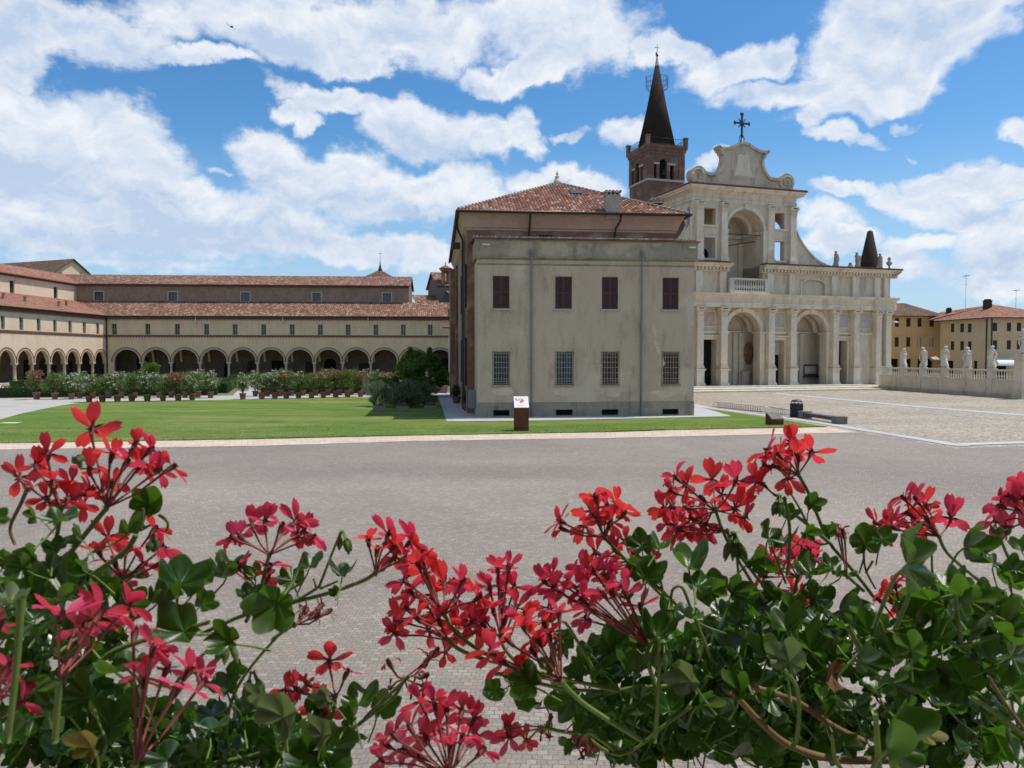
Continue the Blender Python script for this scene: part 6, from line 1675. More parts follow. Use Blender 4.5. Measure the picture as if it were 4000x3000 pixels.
# ---------------------------------------------------------------- potted oleanders
POT = [(.19, 0), (.22, .05), (.28, .46), (.315, .47), (.325, .56), (.29, .57), (.27, .52)]
OLE = {}
def oleander_proto(kind, seed):
    rng = random.Random(seed)
    r = bpy.data.objects.new('potted_oleander', None); COL.objects.link(r)
    mb = MB(); mb.lathe(POT, n=14); pot = mb.build('pot', M['terracotta'], r)
    mb = MB(); mb.lathe([(.01, .5), (.275, .51)], n=12); s = mb.build('earth', M['soil'], pot)
    mb = MB()
    for k in range(6):
        a = rng.uniform(0, 6.28); q = rng.uniform(.15, .5)
        mb.tube([(0, 0, .45), (.3 * q * cos(a), .3 * q * sin(a), .95), (q * cos(a), q * sin(a), 1.6)], [.035, .025, .012], 5)
    st = mb.build('stems', M['bark'], r)
    lumps = []
    for k in range(11):
        a = rng.uniform(0, 6.28); q = rng.uniform(.15, .62); z = rng.uniform(.98, 2.0)
        lumps.append(((q * cos(a), q * sin(a), z), (.40, .40, .42)))
    mb = MB(); leaf_quads(mb, rng, None, None, 900, .28, .068, 0, .9, .2, lumps, .62); fo = mb.build('foliage', M['oleander_leaf'], r)
    parts = [pot, st, fo]; table = {pot.name: [s]}
    if kind != 'plain':
        mb = MB(); spots = []
        for k in range({'white': 60, 'pink': 50, 'magenta': 60}[kind]):
            c, rr = lumps[rng.randrange(len(lumps))]
            d = Vector((rng.gauss(0, 1), rng.gauss(0, 1), abs(rng.gauss(.3, .8)))).normalized()
            p = Vector(c) + Vector((d.x * rr[0], d.y * rr[1], d.z * rr[2])) * rng.uniform(.95, 1.25)
            leaf_quads(mb, rng, p, (.09, .09, .07), 9, .10, .085, 0, .1, .3)
        parts.append(mb.build('blossom', M[kind + '_blossom'], r))
    table[r.name] = parts
    return r, table
PROTO = {}
for i, (k, s) in enumerate((('white', 1), ('white', 2), ('pink', 3), ('magenta', 4), ('plain', 5), ('plain', 6))): PROTO.setdefault(k, []).append([*oleander_proto(k, s), False])
z1 = lambda x, y: (x / 2.212, 950 + y / 2.212)
z2 = lambda x, y: (900 + x / 2.212, 950 + y / 2.212)
ordn = ords + ['sixteenth', 'seventeenth', 'eighteenth', 'nineteenth', 'twentieth']
rows = [
 ('front row left of the garden path', [z1(*p) + (k,) for p, k in (((317, 1348), 'magenta'), ((475, 1348), 'plain'), ((618, 1348), 'white'), ((770, 1372), 'white'), ((885, 1370), 'plain'), ((1015, 1370), 'white'), ((1140, 1366), 'plain'), ((1273, 1366), 'white'), ((1408, 1365), 'plain'), ((1540, 1362), 'magenta'), ((1662, 1357), 'white'), ((1820, 1336), 'white'))]),
 ('back row left of the garden path', [z1(*p) + (k,) for p, k in (((690, 1338), 'white'), ((800, 1340), 'plain'), ((940, 1338), 'plain'), ((1050, 1338), 'white'), ((1165, 1337), 'white'), ((1375, 1335), 'white'), ((1480, 1332), 'plain'), ((1600, 1332), 'plain'), ((1710, 1332), 'white'))]),
 ('front row right of the garden path', [z2(*p) + (k,) for p, k in (((107, 1350), 'white'), ((272, 1346), 'white'), ((385, 1343), 'white'), ((483, 1341), 'pink'), ((588, 1339), 'white'), ((700, 1338), 'plain'), ((803, 1335), 'pink'), ((910, 1332), 'magenta'), ((1012, 1330), 'plain'), ((1125, 1327), 'magenta'))]),
 ('back row right of the garden path', [z2(*p) + (k,) for p, k in (((215, 1322), 'white'), ((320, 1320), 'white'), ((430, 1320), 'pink'), ((530, 1318), 'white'), ((630, 1316), 'plain'), ((740, 1314), 'magenta'), ((845, 1312), 'pink'), ((945, 1311), 'plain'), ((1045, 1309), 'pink'), ((1150, 1307), 'white'), ((1260, 1306), 'white'), ((1345, 1306), 'pink'))]),
]
CN = {'white': 'white flowering', 'pink': 'pale pink flowering', 'magenta': 'deep pink flowering', 'plain': 'green flowerless'}
rng = random.Random(11)
for where, lst in rows:
    for i, (x, y, k) in enumerate(lst):
        pos = gnd(x, y, .012); lab = '%s potted oleander, %s in the %s' % (CN[k], ordn[i], where)
        pr = PROTO[k][rng.randrange(len(PROTO[k]))]; sc = rng.uniform(.98, 1.18)
        if not pr[2]:
            pr[2] = True; r = pr[0]; r.location = pos; r.rotation_euler = (0, 0, rng.uniform(0, 6)); r.scale = (sc,) * 3; tag(r, lab, 'potted plant', 'potted oleanders along the path')
        else: dup(pr[0], pos, rng.uniform(0, 6), sc, lab, 'potted oleanders along the path', 'potted plant', pr[1])

# ---------------------------------------------------------------- hedges, shrubs and trees
def hedge(p0, p1, w, h, label, seed, dens=150):
    rng = random.Random(seed); F_ = Frame(p0[:2], math.degrees(atan2(p1[1] - p0[1], p1[0] - p0[0]))); L = (Vector(p1[:2]) - Vector(p0[:2])).length
    mb = MB(); mb.box(.06, L - .06, -w / 2 + .08, w / 2 - .08, 0, h - .08)
    for _ in range(int(L * dens)):
        s = rng.random(); x = rng.uniform(0, L)
        if s < .5: p = Vector((x, -w / 2 + rng.gauss(0, .05), rng.uniform(.02, h))); nrm = Vector((0, -1, 0))
        elif s < .92: p = Vector((x, rng.uniform(-w / 2, w / 2), h + rng.gauss(0, .05))); nrm = Vector((0, 0, 1))
        else: p = Vector((rng.choice((0, L)), rng.uniform(-w / 2, w / 2), rng.uniform(.02, h))); nrm = Vector((0, -.5, .5))
        a = (nrm + Vector((rng.uniform(-1, 1), rng.uniform(-1, 1), rng.uniform(-1, 1)))).normalized(); b = a.cross(Vector((rng.uniform(-1, 1), rng.uniform(-1, 1), rng.uniform(-1, 1)))).normalized(); l = rng.uniform(.07, .15)
        mb.add([p, p + (a + b) * l * .5, p + a * l, p + (a - b) * l * .5], [(0, 1, 2, 3)])
    o = mb.build('hedge', M['hedge_leaf']); o.location = (*p0[:2], 0); o.rotation_euler = (0, 0, F_.a); tag(o, label, 'hedge', 'clipped hedges of the cloister garden')
hedge(gnd(-60, 1553), gnd(400, 1546), 1.1, 1.0, 'low dark clipped hedge behind the pots at the far left', 1)
hedge(gnd(395, 1545), gnd(850, 1541), 1.1, 1.0, 'low dark clipped hedge behind the white oleanders left of the garden path', 2)
hedge(gnd(868, 1535), gnd(930, 1489), 1.2, 1.15, 'clipped hedge running away along the left side of the garden path', 3)
hedge(gnd(1020, 1540), gnd(1430, 1533), 1.1, 1.0, 'low dark clipped hedge behind the pink oleanders right of the garden path', 4)
hedge(gnd(40, 1520), gnd(800, 1503), 1.2, 1.1, 'long clipped hedge near the arcade columns left of the garden path', 5, 90)
hedge(gnd(1000, 1500), gnd(1500, 1498), 1.2, 1.1, 'long clipped hedge near the arcade columns right of the garden path', 6, 90)

def tree(pos, label, crown, trunk_h, lumps, n, L, W, mat, seed, name='tree', cat='tree', group=None, tr=.12, tris=None):
    rng = random.Random(seed); r = empty(name, pos, 0, label, cat, group)
    mb = MB(); mb.tube([(0, 0, -.05), (.05, 0, trunk_h * .5), (-.05, .05, trunk_h)], [tr * 1.3, tr, tr * .8], 8)
    for c, rr in lumps[:10]:
        c = Vector(c); mb.tube([(0, 0, trunk_h * .6), c * .5 + Vector((0, 0, trunk_h * .35)), c], [tr * .6, tr * .35, tr * .12], 5)
    mb.build('trunk', M['bark'], r)
    mb = MB(); leaf_quads(mb, rng, None, None, n, L, W, 0, .25, .35, lumps, .02); mb.build('crown', M[mat], r)
    return r
rng = random.Random(21)
pos = gnd(1642, 1550)
def lumpy(rng, n, rx, ry, z0, z1, rr, taper=.5):
    out = []
    for k in range(n):
        t = rng.random(); a = rng.uniform(0, 6.28); q = sqrt(rng.random()) * (1 - taper * abs(t - .42) * 1.6)
        s = rr * rng.uniform(.7, 1.25)
        out.append(((rx * q * cos(a), ry * q * sin(a), z0 + (z1 - z0) * t), (s, s, s * .8)))
    return out
lm = lumpy(rng, 44, 2.35, 1.9, .8, 4.2, .60, .3)
lm += [((-1.0, 0, 4.65), (.14, .14, .30)), ((.95, 0, 4.6), (.12, .12, .30)), ((-.6, 0, 4.2), (.5, .5, .4)), ((.9, 0, 3.9), (.6, .6, .4)), ((-.1, 0, 4.3), (.6, .6, .4)), ((1.7, 0, 3.2), (.5, .5, .5)), ((-1.9, 0, 3.0), (.5, .5, .5)), ((1.9, 0, 1.9), (.5, .5, .6)), ((-1.5, 0, 3.9), (.4, .4, .4)), ((1.4, 0, 3.9), (.4, .4, .3)), ((.3, 0, 3.9), (.6, .6, .4))]
tree(pos, 'dense dark green tree beside the palace walkway at the end of the lawn', None, 1.6, lm, 9500, .26, .15, 'tree_leaf', 5)
lm = lumpy(random.Random(4), 12, 1.4, 1.2, 1.6, 2.9, .5)
tree(gnd(590, 1500), 'small bright green tree rising above the oleanders in front of the arcade', None, 1.5, lm, 1500, .26, .13, 'fresh_leaf', 6, group=None)
# rosemary and lavender mound with the stone troughs in front
def shrub(pos, label, lumps, n, L, W, mat, seed, name='shrub', up=1.2, group=None):
    rng = random.Random(seed); r = empty(name, pos, 0, label, 'shrub', group)
    mb = MB(); leaf_quads(mb, rng, None, None, n, L, W, 0, up, .25, lumps, .02); mb.build('foliage', M[mat], r)
    mb = MB()
    for c, rr in lumps[:8]: mb.tube([(0, 0, 0), Vector(c) * .6, c], [.04, .03, .01], 4)
    mb.build('stems', M['bark'], r)
p = gnd(1572, 1592)
shrub(p, 'broad grey green rosemary mound behind the stone troughs', lumpy(random.Random(31), 32, 2.2, 1.1, .35, 1.65, .5, .2), 7500, .30, .05, 'rosemary_leaf', 32)
p = gnd(1662, 1586)
shrub(p, 'dark rosemary bush between the grey mound and the walkway', lumpy(random.Random(33), 16, 1.2, .9, .35, 1.7, .5, .3), 3800, .28, .05, 'rosemary_leaf', 34)
p = gnd(1462, 1588)
shrub(p, 'feathery silvery shrub at the lawn end of the rosemary mound', lumpy(random.Random(35), 12, .75, .7, .4, 1.7, .42, .3), 2600, .34, .035, 'silver_leaf', 36)
p = gnd(1515, 1560)
shrub(p, 'leafy mid green bush behind the rosemary with orange specks', lumpy(random.Random(37), 12, 1.0, .8, .5, 1.9, .45, .3), 1800, .24, .12, 'hedge_leaf', 38)
p = gnd(1742, 1520)
shrub(p, 'reddish dark shrub at the foot of the white house', lumpy(random.Random(39), 8, .9, .8, .5, 2.0, .5, .3), 1000, .24, .13, 'hedge_leaf', 40)
for i, (x, y) in enumerate(((1481, 1605), (1573, 1605), (1682, 1603))):
    r = empty('stone_trough', gnd(x, y, .03), R(5), ('stone trough with small plants at the left end of the rosemary bed', 'stone trough with small plants in the middle of the rosemary bed', 'stone trough with small plants at the shady right end of the rosemary bed')[i], 'trough', 'stone troughs in front of the rosemary')
    mb = MB(); mb.taper(0, 0, 0, .34, .40, .22, .46, .26); mb.build('trough', M['trough_stone'], r)
    rr_ = random.Random(50 + i); mb = MB(); leaf_quads(mb, rr_, (0, 0, .42), (.38, .18, .14), 120, .14, .05, 0, 1, .2); mb.build('foliage', M['oleander_leaf'], r)
    mb = MB(); leaf_quads(mb, rr_, (0, 0, .5), (.36, .16, .1), 10, .07, .06, 0, .2, .3); mb.build('blossom', M['magenta_blossom'], r)
for i, (x, y, w, lab) in enumerate(((1722, 1534, .8, 'square stone planter with a low shrub where the walkway ends'), (1783, 1575, .42, 'terracotta tub with a dark shrub against the palace flank'), (1825, 1604, .36, 'terracotta tub with ivy near the annex corner'))):
    r = empty('planter', gnd(x, y, .045), .1, lab, 'planter'); mb = MB()
    if i == 0: mb.taper(0, 0, 0, .75, w * .85, w * .6, w, w * .7)
    else: mb.lathe([(w * .6, 0), (w * .95, w * 1.3), (w, w * 1.35), (w * .85, w * 1.36)], n=12)
    mb.build('pot', M['trough_stone' if i == 0 else 'terracotta'], r)
    mb = MB(); leaf_quads(mb, random.Random(60 + i), (0, 0, w * 1.3 + .45), (w * .9, w * .9, .55), 500, .18, .09, 0, .5, .2); mb.build('foliage', M['hedge_leaf'], r)
for k in range(3):
    pass

# grass blades standing up along the lawn
rng = random.Random(77); mb = MB()
Lf = [Vector((*q, .03)) for q in lawn_front]
for _ in range(9000):
    if rng.random() < .4:
        i = rng.randrange(len(Lf) - 1); p = Lf[i].lerp(Lf[i + 1], rng.random()) + Vector((rng.gauss(0, .03), abs(rng.gauss(0, .10)), 0))
    else:
        x = rng.uniform(0, 3150); y = rng.uniform(1655, 1725) if x < 1750 else rng.uniform(1662, 1690)
        p = gnd(x, y, .03)
        i = min(range(len(lawn_front) - 1), key=lambda j: abs((lawn_front[j][0] + lawn_front[j + 1][0]) / 2 - p.x)); a, b = lawn_front[i], lawn_front[i + 1]
        if p.y < a[1] + (b[1] - a[1]) * (p.x - a[0]) / (b[0] - a[0]) + .05: continue
    h = rng.uniform(.03, .075); w = .012; a = rng.uniform(0, 6.28); d = Vector((cos(a), sin(a), 0)); l = Vector((rng.uniform(-1, 1), rng.uniform(-1, 1), 0)) * h * .5
    mb.add([p - d * w, p + d * w, p + l + Vector((0, 0, h))], [(0, 1, 2)])
tag(mb.build('grass', M['grass_blade']), kind='stuff')

# ---------------------------------------------------------------- parked vehicles
flat('silver_paint', (.50, .52, .54), (.46, .48, .50), 3, .28, .6, .5); flat('white_paint', (.72, .76, .74), (.68, .72, .70), 3, .3, .5); flat('tyre_rubber', (.02, .02, .02), (.03, .03, .03), 20, .8); flat('alloy', (.45, .45, .46), (.36, .36, .37), 20, .35, .5, .7)
flat('lamp_red', (.35, .02, .02), (.3, .02, .02), 5, .3)
def vehicle(name, pos, rz, prof, cab, W, paint, label, cat, wb, wr=.31):
    r = empty(name, pos, rz, label, cat)
    mb = MB(); W2 = W / 2
    mb.prism_y(prof, -W2, W2); mb.build('body', M[paint], r)
    g = MB(); g.prism_y(cab, -W2 * .9 - .0, W2 * .9); cb = g.build('cabin', M[paint], r)
    def inset(pts, k):
        cx_ = sum(p[0] for p in pts) / len(pts); cz_ = sum(p[1] for p in pts) / len(pts); return [(cx_ + (p[0] - cx_) * k, cz_ + (p[1] - cz_) * k) for p in pts]
    ins = inset(cab, .86)
    for s in (-1, 1):
        g = MB(); y = s * W2 * .905; pts = [(p[0], y, p[1]) for p in ins]; g.add(pts, [tuple(range(len(pts)))]); g.build('side_window', M['window_glass'], cb)
    a, b, c, d = cab[0], cab[1], cab[2], cab[3]
    for p, q, nm in ((a, b, 'windscreen'), (c, d, 'rear_window')):
        P, Q = Vector((p[0], 0, p[1])), Vector((q[0], 0, q[1])); t = (Q - P); nn = Vector((-t.z, 0, t.x)).normalized() * .012
        if nn.x * (p[0] - (a[0] + d[0]) / 2) < 0: nn = -nn
        g = MB(); P2, Q2 = P + t * .08 + nn, P + t * .92 + nn; w = W2 * .8; g.quad((P2.x, -w, P2.z), (P2.x, w, P2.z), (Q2.x, w, Q2.z), (Q2.x, -w, Q2.z)); g.build(nm, M['window_glass'], cb)
    for x in (-wb / 2, wb / 2):
        for s in (-1, 1):
            g = MB(Matrix.Translation((x, s * (W2 - .08), wr)) @ Matrix.Rotation(pi / 2, 4, 'X')); g.lathe([(wr * .7, -.1), (wr, -.09), (wr, .09), (wr * .7, .1)], n=18); w = g.build('wheel', M['tyre_rubber'], r)
            g = MB(Matrix.Translation((x, s * (W2 - .0), wr)) @ Matrix.Rotation(pi / 2, 4, 'X')); g.lathe([(wr * .62, -.035), (wr * .62, .035), (.02, .04)], n=14); g.build('rim', M['alloy'], w)
    xf = max(p[0] for p in prof); xr = min(p[0] for p in prof)
    for s in (-1, 1):
        g = MB(); g.box(xf - .18, xf + .012, s * W2 * .62 - .16, s * W2 * .62 + .16, .62, .76); g.build('headlight', M['lead_cap'], r)
        g = MB(); g.box(xr - .012, xr + .1, s * W2 * .7 - .12, s * W2 * .7 + .12, .66, .86); g.build('tail_light', M['lamp_red'], r)
car_prof = [(-2.05, .25), (2.0, .25), (2.08, .5), (2.0, .78), (1.1, .93), (-1.9, .95), (-2.08, .7)]
car_cab = [(1.15, .93), (.45, 1.42), (-1.2, 1.45), (-1.85, .95)]
vehicle('parked_car', gnd(1566, 1538), R(-35), car_prof, car_cab, 1.7, 'silver_paint', 'silver car parked behind the rosemary mound and the dark tree', 'car', 2.5)
van_prof = [(-2.4, .3), (2.2, .3), (2.35, .6), (2.25, .95), (1.75, 1.15), (-2.4, 1.15)]
van_cab = [(1.75, 1.15), (1.0, 1.95), (-2.3, 2.0), (-2.4, 1.15)]
pv = gnd(-98, 1547); vehicle('parked_van', pv, R(15), van_prof, van_cab, 1.8, 'white_paint', 'white van parked at the very left edge beside the hedge', 'van', 2.9, .33)
# ---------------------------------------------------------------- geraniums in the window box
def petal_mat(name, base, trans, tw=.5):
    n = NB(name)
    oi = n.N.new('ShaderNodeObjectInfo')
    v = n.ramp(oi.outputs['Random'], tuple(c * .82 for c in base), (min(1, base[0] * 1.12), base[1] * 1.5 + .004, base[2] * 1.25), 0, 1)
    st = n.ramp(n.noise(60, 3, .6, vec=n.uv(), stretch=(1, .06, 1)), (.86, .86, .86), (1.08, 1.08, 1.08), .35, .65)
    n.color(n.mix(1.0, v, st, 'MULTIPLY')); n.rough(.42, .4)
    t = n.N.new('ShaderNodeBsdfTranslucent'); t.inputs['Color'].default_value = (*trans, 1)
    m = n.N.new('ShaderNodeMixShader'); m.inputs[0].default_value = tw
    n.L.new(n.bsdf.outputs[0], m.inputs[1]); n.L.new(t.outputs[0], m.inputs[2]); n.L.new(m.outputs[0], n.out.inputs[0])
petal_mat('petal_red', (.62, .040, .10), (.92, .06, .055), .46)
petal_mat('petal_shaded_crimson', (.60, .06, .18), (.86, .055, .11), .40)  # copy of the red petals with the magenta of shaded heads put into its colour
petal_mat('petal_wilted', (.22, .015, .03), (.35, .02, .03), .25)
flat('calyx_red', (.16, .035, .035), (.10, .03, .025), 80, .6, .3)
flat('pedicel', (.28, .075, .075), (.20, .06, .05), 40, .55, .3)
flat('green_stem', (.13, .21, .045), (.09, .16, .03), 30, .5, .4)
flat('brown_stem', (.20, .14, .075), (.14, .10, .05), 30, .7, .2)
flat('bud_green', (.09, .15, .04), (.06, .11, .035), 40, .5, .3)
def gleaf_mat(name, dark, lite, trans, tw, rough=.36, spec=.5):
    n = NB(name)
    oi = n.N.new('ShaderNodeObjectInfo')
    g0 = n.N.new('ShaderNodeNewGeometry')
    c = n.ramp(n.math('FRACT', n.math('ADD', oi.outputs['Random'], g0.outputs['Random Per Island'])), dark, lite, 0, 1)
    sp = n.N.new('ShaderNodeSeparateXYZ'); n.L.new(n.uv(), sp.inputs[0])     # u = distance from the stalk, v = lobe phase
    vein = n.math('LESS_THAN', n.math('ABSOLUTE', n.math('SUBTRACT', n.math('FRACT', sp.outputs[1]), .5)), .045)
    c = n.mix(n.math('MULTIPLY', vein, .14), c, (.10, .17, .05))
    zone = n.ramp(sp.outputs[0], (1.1, 1.1, 1.05), (.72, .74, .72), .25, .55)
    c = n.mix(1.0, c, zone, 'MULTIPLY')
    rim = n.ramp(sp.outputs[0], (0, 0, 0), (1, 1, 1), .93, .985)
    c = n.mix(n.math('MULTIPLY', rim, .45), c, (.12, .21, .05))
    c = n.mix(1.0, c, n.ramp(n.noise(70, 4, .7), (.75, .78, .75), (1.25, 1.2, 1.25), .3, .7), 'MULTIPLY')
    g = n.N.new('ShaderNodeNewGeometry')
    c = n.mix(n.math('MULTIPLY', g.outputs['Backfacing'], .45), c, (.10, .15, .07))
    n.color(c); n.rough(rough, spec); n.bump(n.noise(90, 3, .6), .12, .002)
    t = n.N.new('ShaderNodeBsdfTranslucent'); t.inputs['Color'].default_value = (*trans, 1)
    m = n.N.new('ShaderNodeMixShader'); m.inputs[0].default_value = tw
    n.L.new(n.bsdf.outputs[0], m.inputs[1]); n.L.new(t.outputs[0], m.inputs[2]); n.L.new(m.outputs[0], n.out.inputs[0])
gleaf_mat('geranium_leaf', (.011, .039, .006), (.038, .097, .014), (.14, .34, .014), .25, .28)
gleaf_mat('pale_leaf', (.13, .18, .10), (.17, .22, .13), (.20, .30, .08), .25, .55, .3)
gleaf_mat('yellow_leaf', (.20, .185, .045), (.25, .22, .06), (.35, .30, .05), .25, .6, .2)
gleaf_mat('dry_leaf', (.16, .085, .045), (.20, .11, .06), (.2, .1, .04), .15, .85, .1)

RNG = random.Random(99)
def leaf_mesh(seed):
    """five-lobed peltate leaf of unit width: stalk joint at the origin, middle lobe towards +Y, upper face +Z"""
    rng = random.Random(seed); NA, NR = 46, 5
    bk = rng.choice((.40, .48, .60, .72)); sp_ = rng.uniform(.86, 1.1)
    lobes = [(-2.1 * sp_, bk), (-1.06 * sp_, .93), (0, 1.02), (1.06 * sp_, .93), (2.1 * sp_, bk)]
    lobes = [(a + rng.uniform(-.08, .08), r * rng.uniform(.92, 1.06)) for a, r in lobes]
    dep = rng.uniform(.15, .30); cup = rng.uniform(.05, .35); rip = rng.uniform(.05, .15); fold = rng.choice((.1, .25, .55, .8, 1.1)); bend = rng.uniform(-.25, .35); ph = rng.uniform(0, 6)
    def rad(t):
        best = 0
        for a, r in lobes:
            d = abs((t - a + pi) % (2 * pi) - pi)
            best = max(best, r * (1 - dep * min(1.6, (d / .54) ** 2.2)) * (1 + .022 * cos(11 * d)))
        back = max(0, abs(t) - 2.3) / .84
        return .56 * best * (1 - .62 * back ** 1.5)
    v = []; uv = []
    for j in range(NR + 1):
        k = j / NR
        for i in range(NA):
            t = -pi + 2 * pi * i / NA
            r = rad(t) * k
            x, y = r * sin(t), r * cos(t)
            z = fold * (sqrt(x * x + .003) - .05) + cup * r * r * 2.2 + rip * k * (abs(cos(t * 2.95)) * 1.6 - .8) + .02 * k * sin(3 * t + ph) - bend * y * y * .9
            v.append((x, y, z)); uv.append((k, t / 1.08 + .5))
    f = []; fu = []
    for j in range(NR):
        for i in range(NA):
            q = (j * NA + i, j * NA + (i + 1) % NA, (j + 1) * NA + (i + 1) % NA, (j + 1) * NA + i)
            u = [uv[m] for m in q]
            if i == NA - 1: u = [u[0], (u[1][0], pi / 1.08 + .5), (u[2][0], pi / 1.08 + .5), u[3]]
            f.append(q if True else q); fu.append(u)
    mb = MB(); mb.add(v, f, 0, True, fu)
    mb.tube([(0, 0, 0), (0, -.12, -.14), (0, -.4, -.3), (rng.uniform(-.15, .15), -.85, -.5)], [.022, .026, .028, .03], 5, 1)
    o = mb.build('leaf', [M['geranium_leaf'], M['green_stem']], None, None, False)
    if o.data.polygons[NA * 2].normal.z < 0:
        pass
    return o.data
LEAVES = [leaf_mesh(s) for s in range(12)]
def remat(me, m):
    me = me.copy(); me.materials[0] = MATS[m]; return me
SPECIAL = {'pale': remat(LEAVES[1], 'pale_leaf'), 'yellow': remat(LEAVES[2], 'yellow_leaf'), 'dry': remat(LEAVES[3], 'dry_leaf')}
PLANT = {}
def plant(key, x, y, Y, label):
    PLANT[key] = empty('geranium', at(x, y, Y), 0, label, 'flowering plant', 'red geraniums in the window boxes')
    PLANT[key]['n'] = 0
def put(o, key):
    """parent a part to its plant while keeping the world coordinates it was built in"""
    o.parent = PLANT[key]; o.location = o.location - PLANT[key].location
def leaf(key, x, y, w, rot=None, Y=None, tilt=None, kind=None):
    rng = RNG
    Y = Y if Y is not None else rng.uniform(.62, .80)
    p = at(x, y, Y); s = w / FPX * Y
    rot = rng.uniform(30, 150) if rot is None else rot
    tilt = (rng.uniform(-20, 55) if rng.random() < .6 else rng.uniform(55, 105)) if tilt is None else tilt
    me = SPECIAL[kind] if kind else LEAVES[rng.randrange(len(LEAVES))]
    o = bpy.data.objects.new('leaf', me); COL.objects.link(o)
    # tip direction in the picture plane, upper face turned towards the window and then tipped up towards the sky
    a = R(rot); tip = Vector((cos(a), 0, sin(a))); nrm = Vector((0, -1, 0))
    roll = Matrix.Rotation(R(-tilt), 3, 'X')
    tip = roll @ tip; nrm = roll @ nrm
    sp = Matrix.Rotation(rng.uniform(-.9, .9), 3, 'Z'); tip, nrm = sp @ tip, sp @ nrm
    xax = tip.cross(nrm); mat = Matrix((xax, tip, nrm)).transposed().to_4x4()
    o.matrix_world = Matrix.Translation(p - tip * s * .12) @ mat @ Matrix.Scale(s, 4)
    loc, q, sc = o.matrix_world.decompose()
    o.location = loc; o.rotation_mode = 'QUATERNION'; o.rotation_quaternion = q; o.scale = sc
    put(o, key); PLANT[key]['n'] += 1
    if kind == 'dry': o['label'] = 'shrivelled brown leaf'
    if kind == 'yellow': o['label'] = 'yellowed leaf'
    return o

def petal(mb, base, direction, axis, L, W, rng, curl):
    """one petal: narrow claw, broad rounded blade, bending outwards along its length"""
    d = direction.normalized(); n = axis.normalized(); s = d.cross(n).normalized()
    NL, NW = 6, 4
    prof = [.13, .26, .62, .93, 1.0, .86, .42]
    pos = Vector(base); ang = 0; pts = []
    tw = rng.uniform(-.6, .6); cupw = rng.uniform(-.7, .7)
    for j in range(NL + 1):
        t = j / NL
        ang = curl * t * t
        dd = d * cos(ang) - n * sin(ang); nn = n * cos(ang) + d * sin(ang)
        if j: pos = pos + dd * L / NL
        ss = s * cos(tw * t) + nn * sin(tw * t); nn2 = nn * cos(tw * t) - s * sin(tw * t)
        for k in range(NW + 1):
            u = (k / NW - .5) * 2
            notch = -.10 * L * (1 - abs(u)) * (1 if j == NL else 0)
            pts.append(pos + ss * u * W * .5 * prof[j] + nn2 * (cupw * W * .35 * prof[j] * (u * u - .4)) + dd * notch)
    f = []; uvs = []
    for j in range(NL):
        for k in range(NW):
            f.append((j * (NW + 1) + k, j * (NW + 1) + k + 1, (j + 1) * (NW + 1) + k + 1, (j + 1) * (NW + 1) + k))
            uvs.append([(kk / NW, jj / NL) for kk, jj in ((k, j), (k + 1, j), (k + 1, j + 1), (k, j + 1))])
    mb.add(pts, f, 0, True, uvs)

def flower(head, hub, c, L, rng, mat, up=None, open_=1.0, wilt=False):
    """one floret: stalk from the hub, red calyx with five sepals, two upright and three hanging petals"""
    mb = MB(); ax = (c - hub).normalized(); W = L * .49
    mid = hub.lerp(c, .5) + Vector((0, 0, .004 * rng.uniform(-1, 1)))
    mb.tube([hub, mid, c], [.0009, .0009, .0012], 5, 1)
    away = (ax + Vector((0, .75, .15))).normalized()
    U = Vector((0, 0, 1)) if up is None else up
    U = (U - away * U.dot(away)).normalized(); S = away.cross(U)
    mb.tube([c - ax * .002, c + away * .004, c + away * .009], [.0016, .0026, .0018], 6, 2)
    rot = R(rng.uniform(-28, 28))
    for phi in (36, 108, 180, 252, 324):
        a = R(phi) + rot; e = U * cos(a) + S * sin(a); q = c + away * .006; l = L * rng.uniform(.34, .46)
        t = (e * .9 + away * rng.uniform(-.1, .5)).normalized(); w = t.cross(away).normalized() * l * .13
        mb.add([q - w * .6, q + w * .6, q + t * l * .5 + w, q + t * l, q + t * l * .5 - w], [(0, 1, 2, 3, 4)], 2)
    for phi, k in ((-20, 1.0), (22, 1.0), (128, .98), (180, 1.0), (234, .98)):
        if wilt and rng.random() < .35: continue
        a = R(phi + rng.uniform(-13, 13)) + rot; e = U * cos(a) + S * sin(a)
        b = rng.uniform(.15, .75) * open_
        d = (e + away * b).normalized()
        n = (away - e * b).normalized()
        l = L * k * rng.uniform(.85, 1.12)
        petal(mb, c + away * .005 + e * .001, d, n, l, W * (rng.uniform(.8, 1.12) if not wilt else rng.uniform(.25, .5)), rng, rng.uniform(-.2, 1.0) if not wilt else rng.uniform(.8, 2.2))
    return mb.build('flower', [M[mat], M['pedicel'], M['calyx_red']], head)

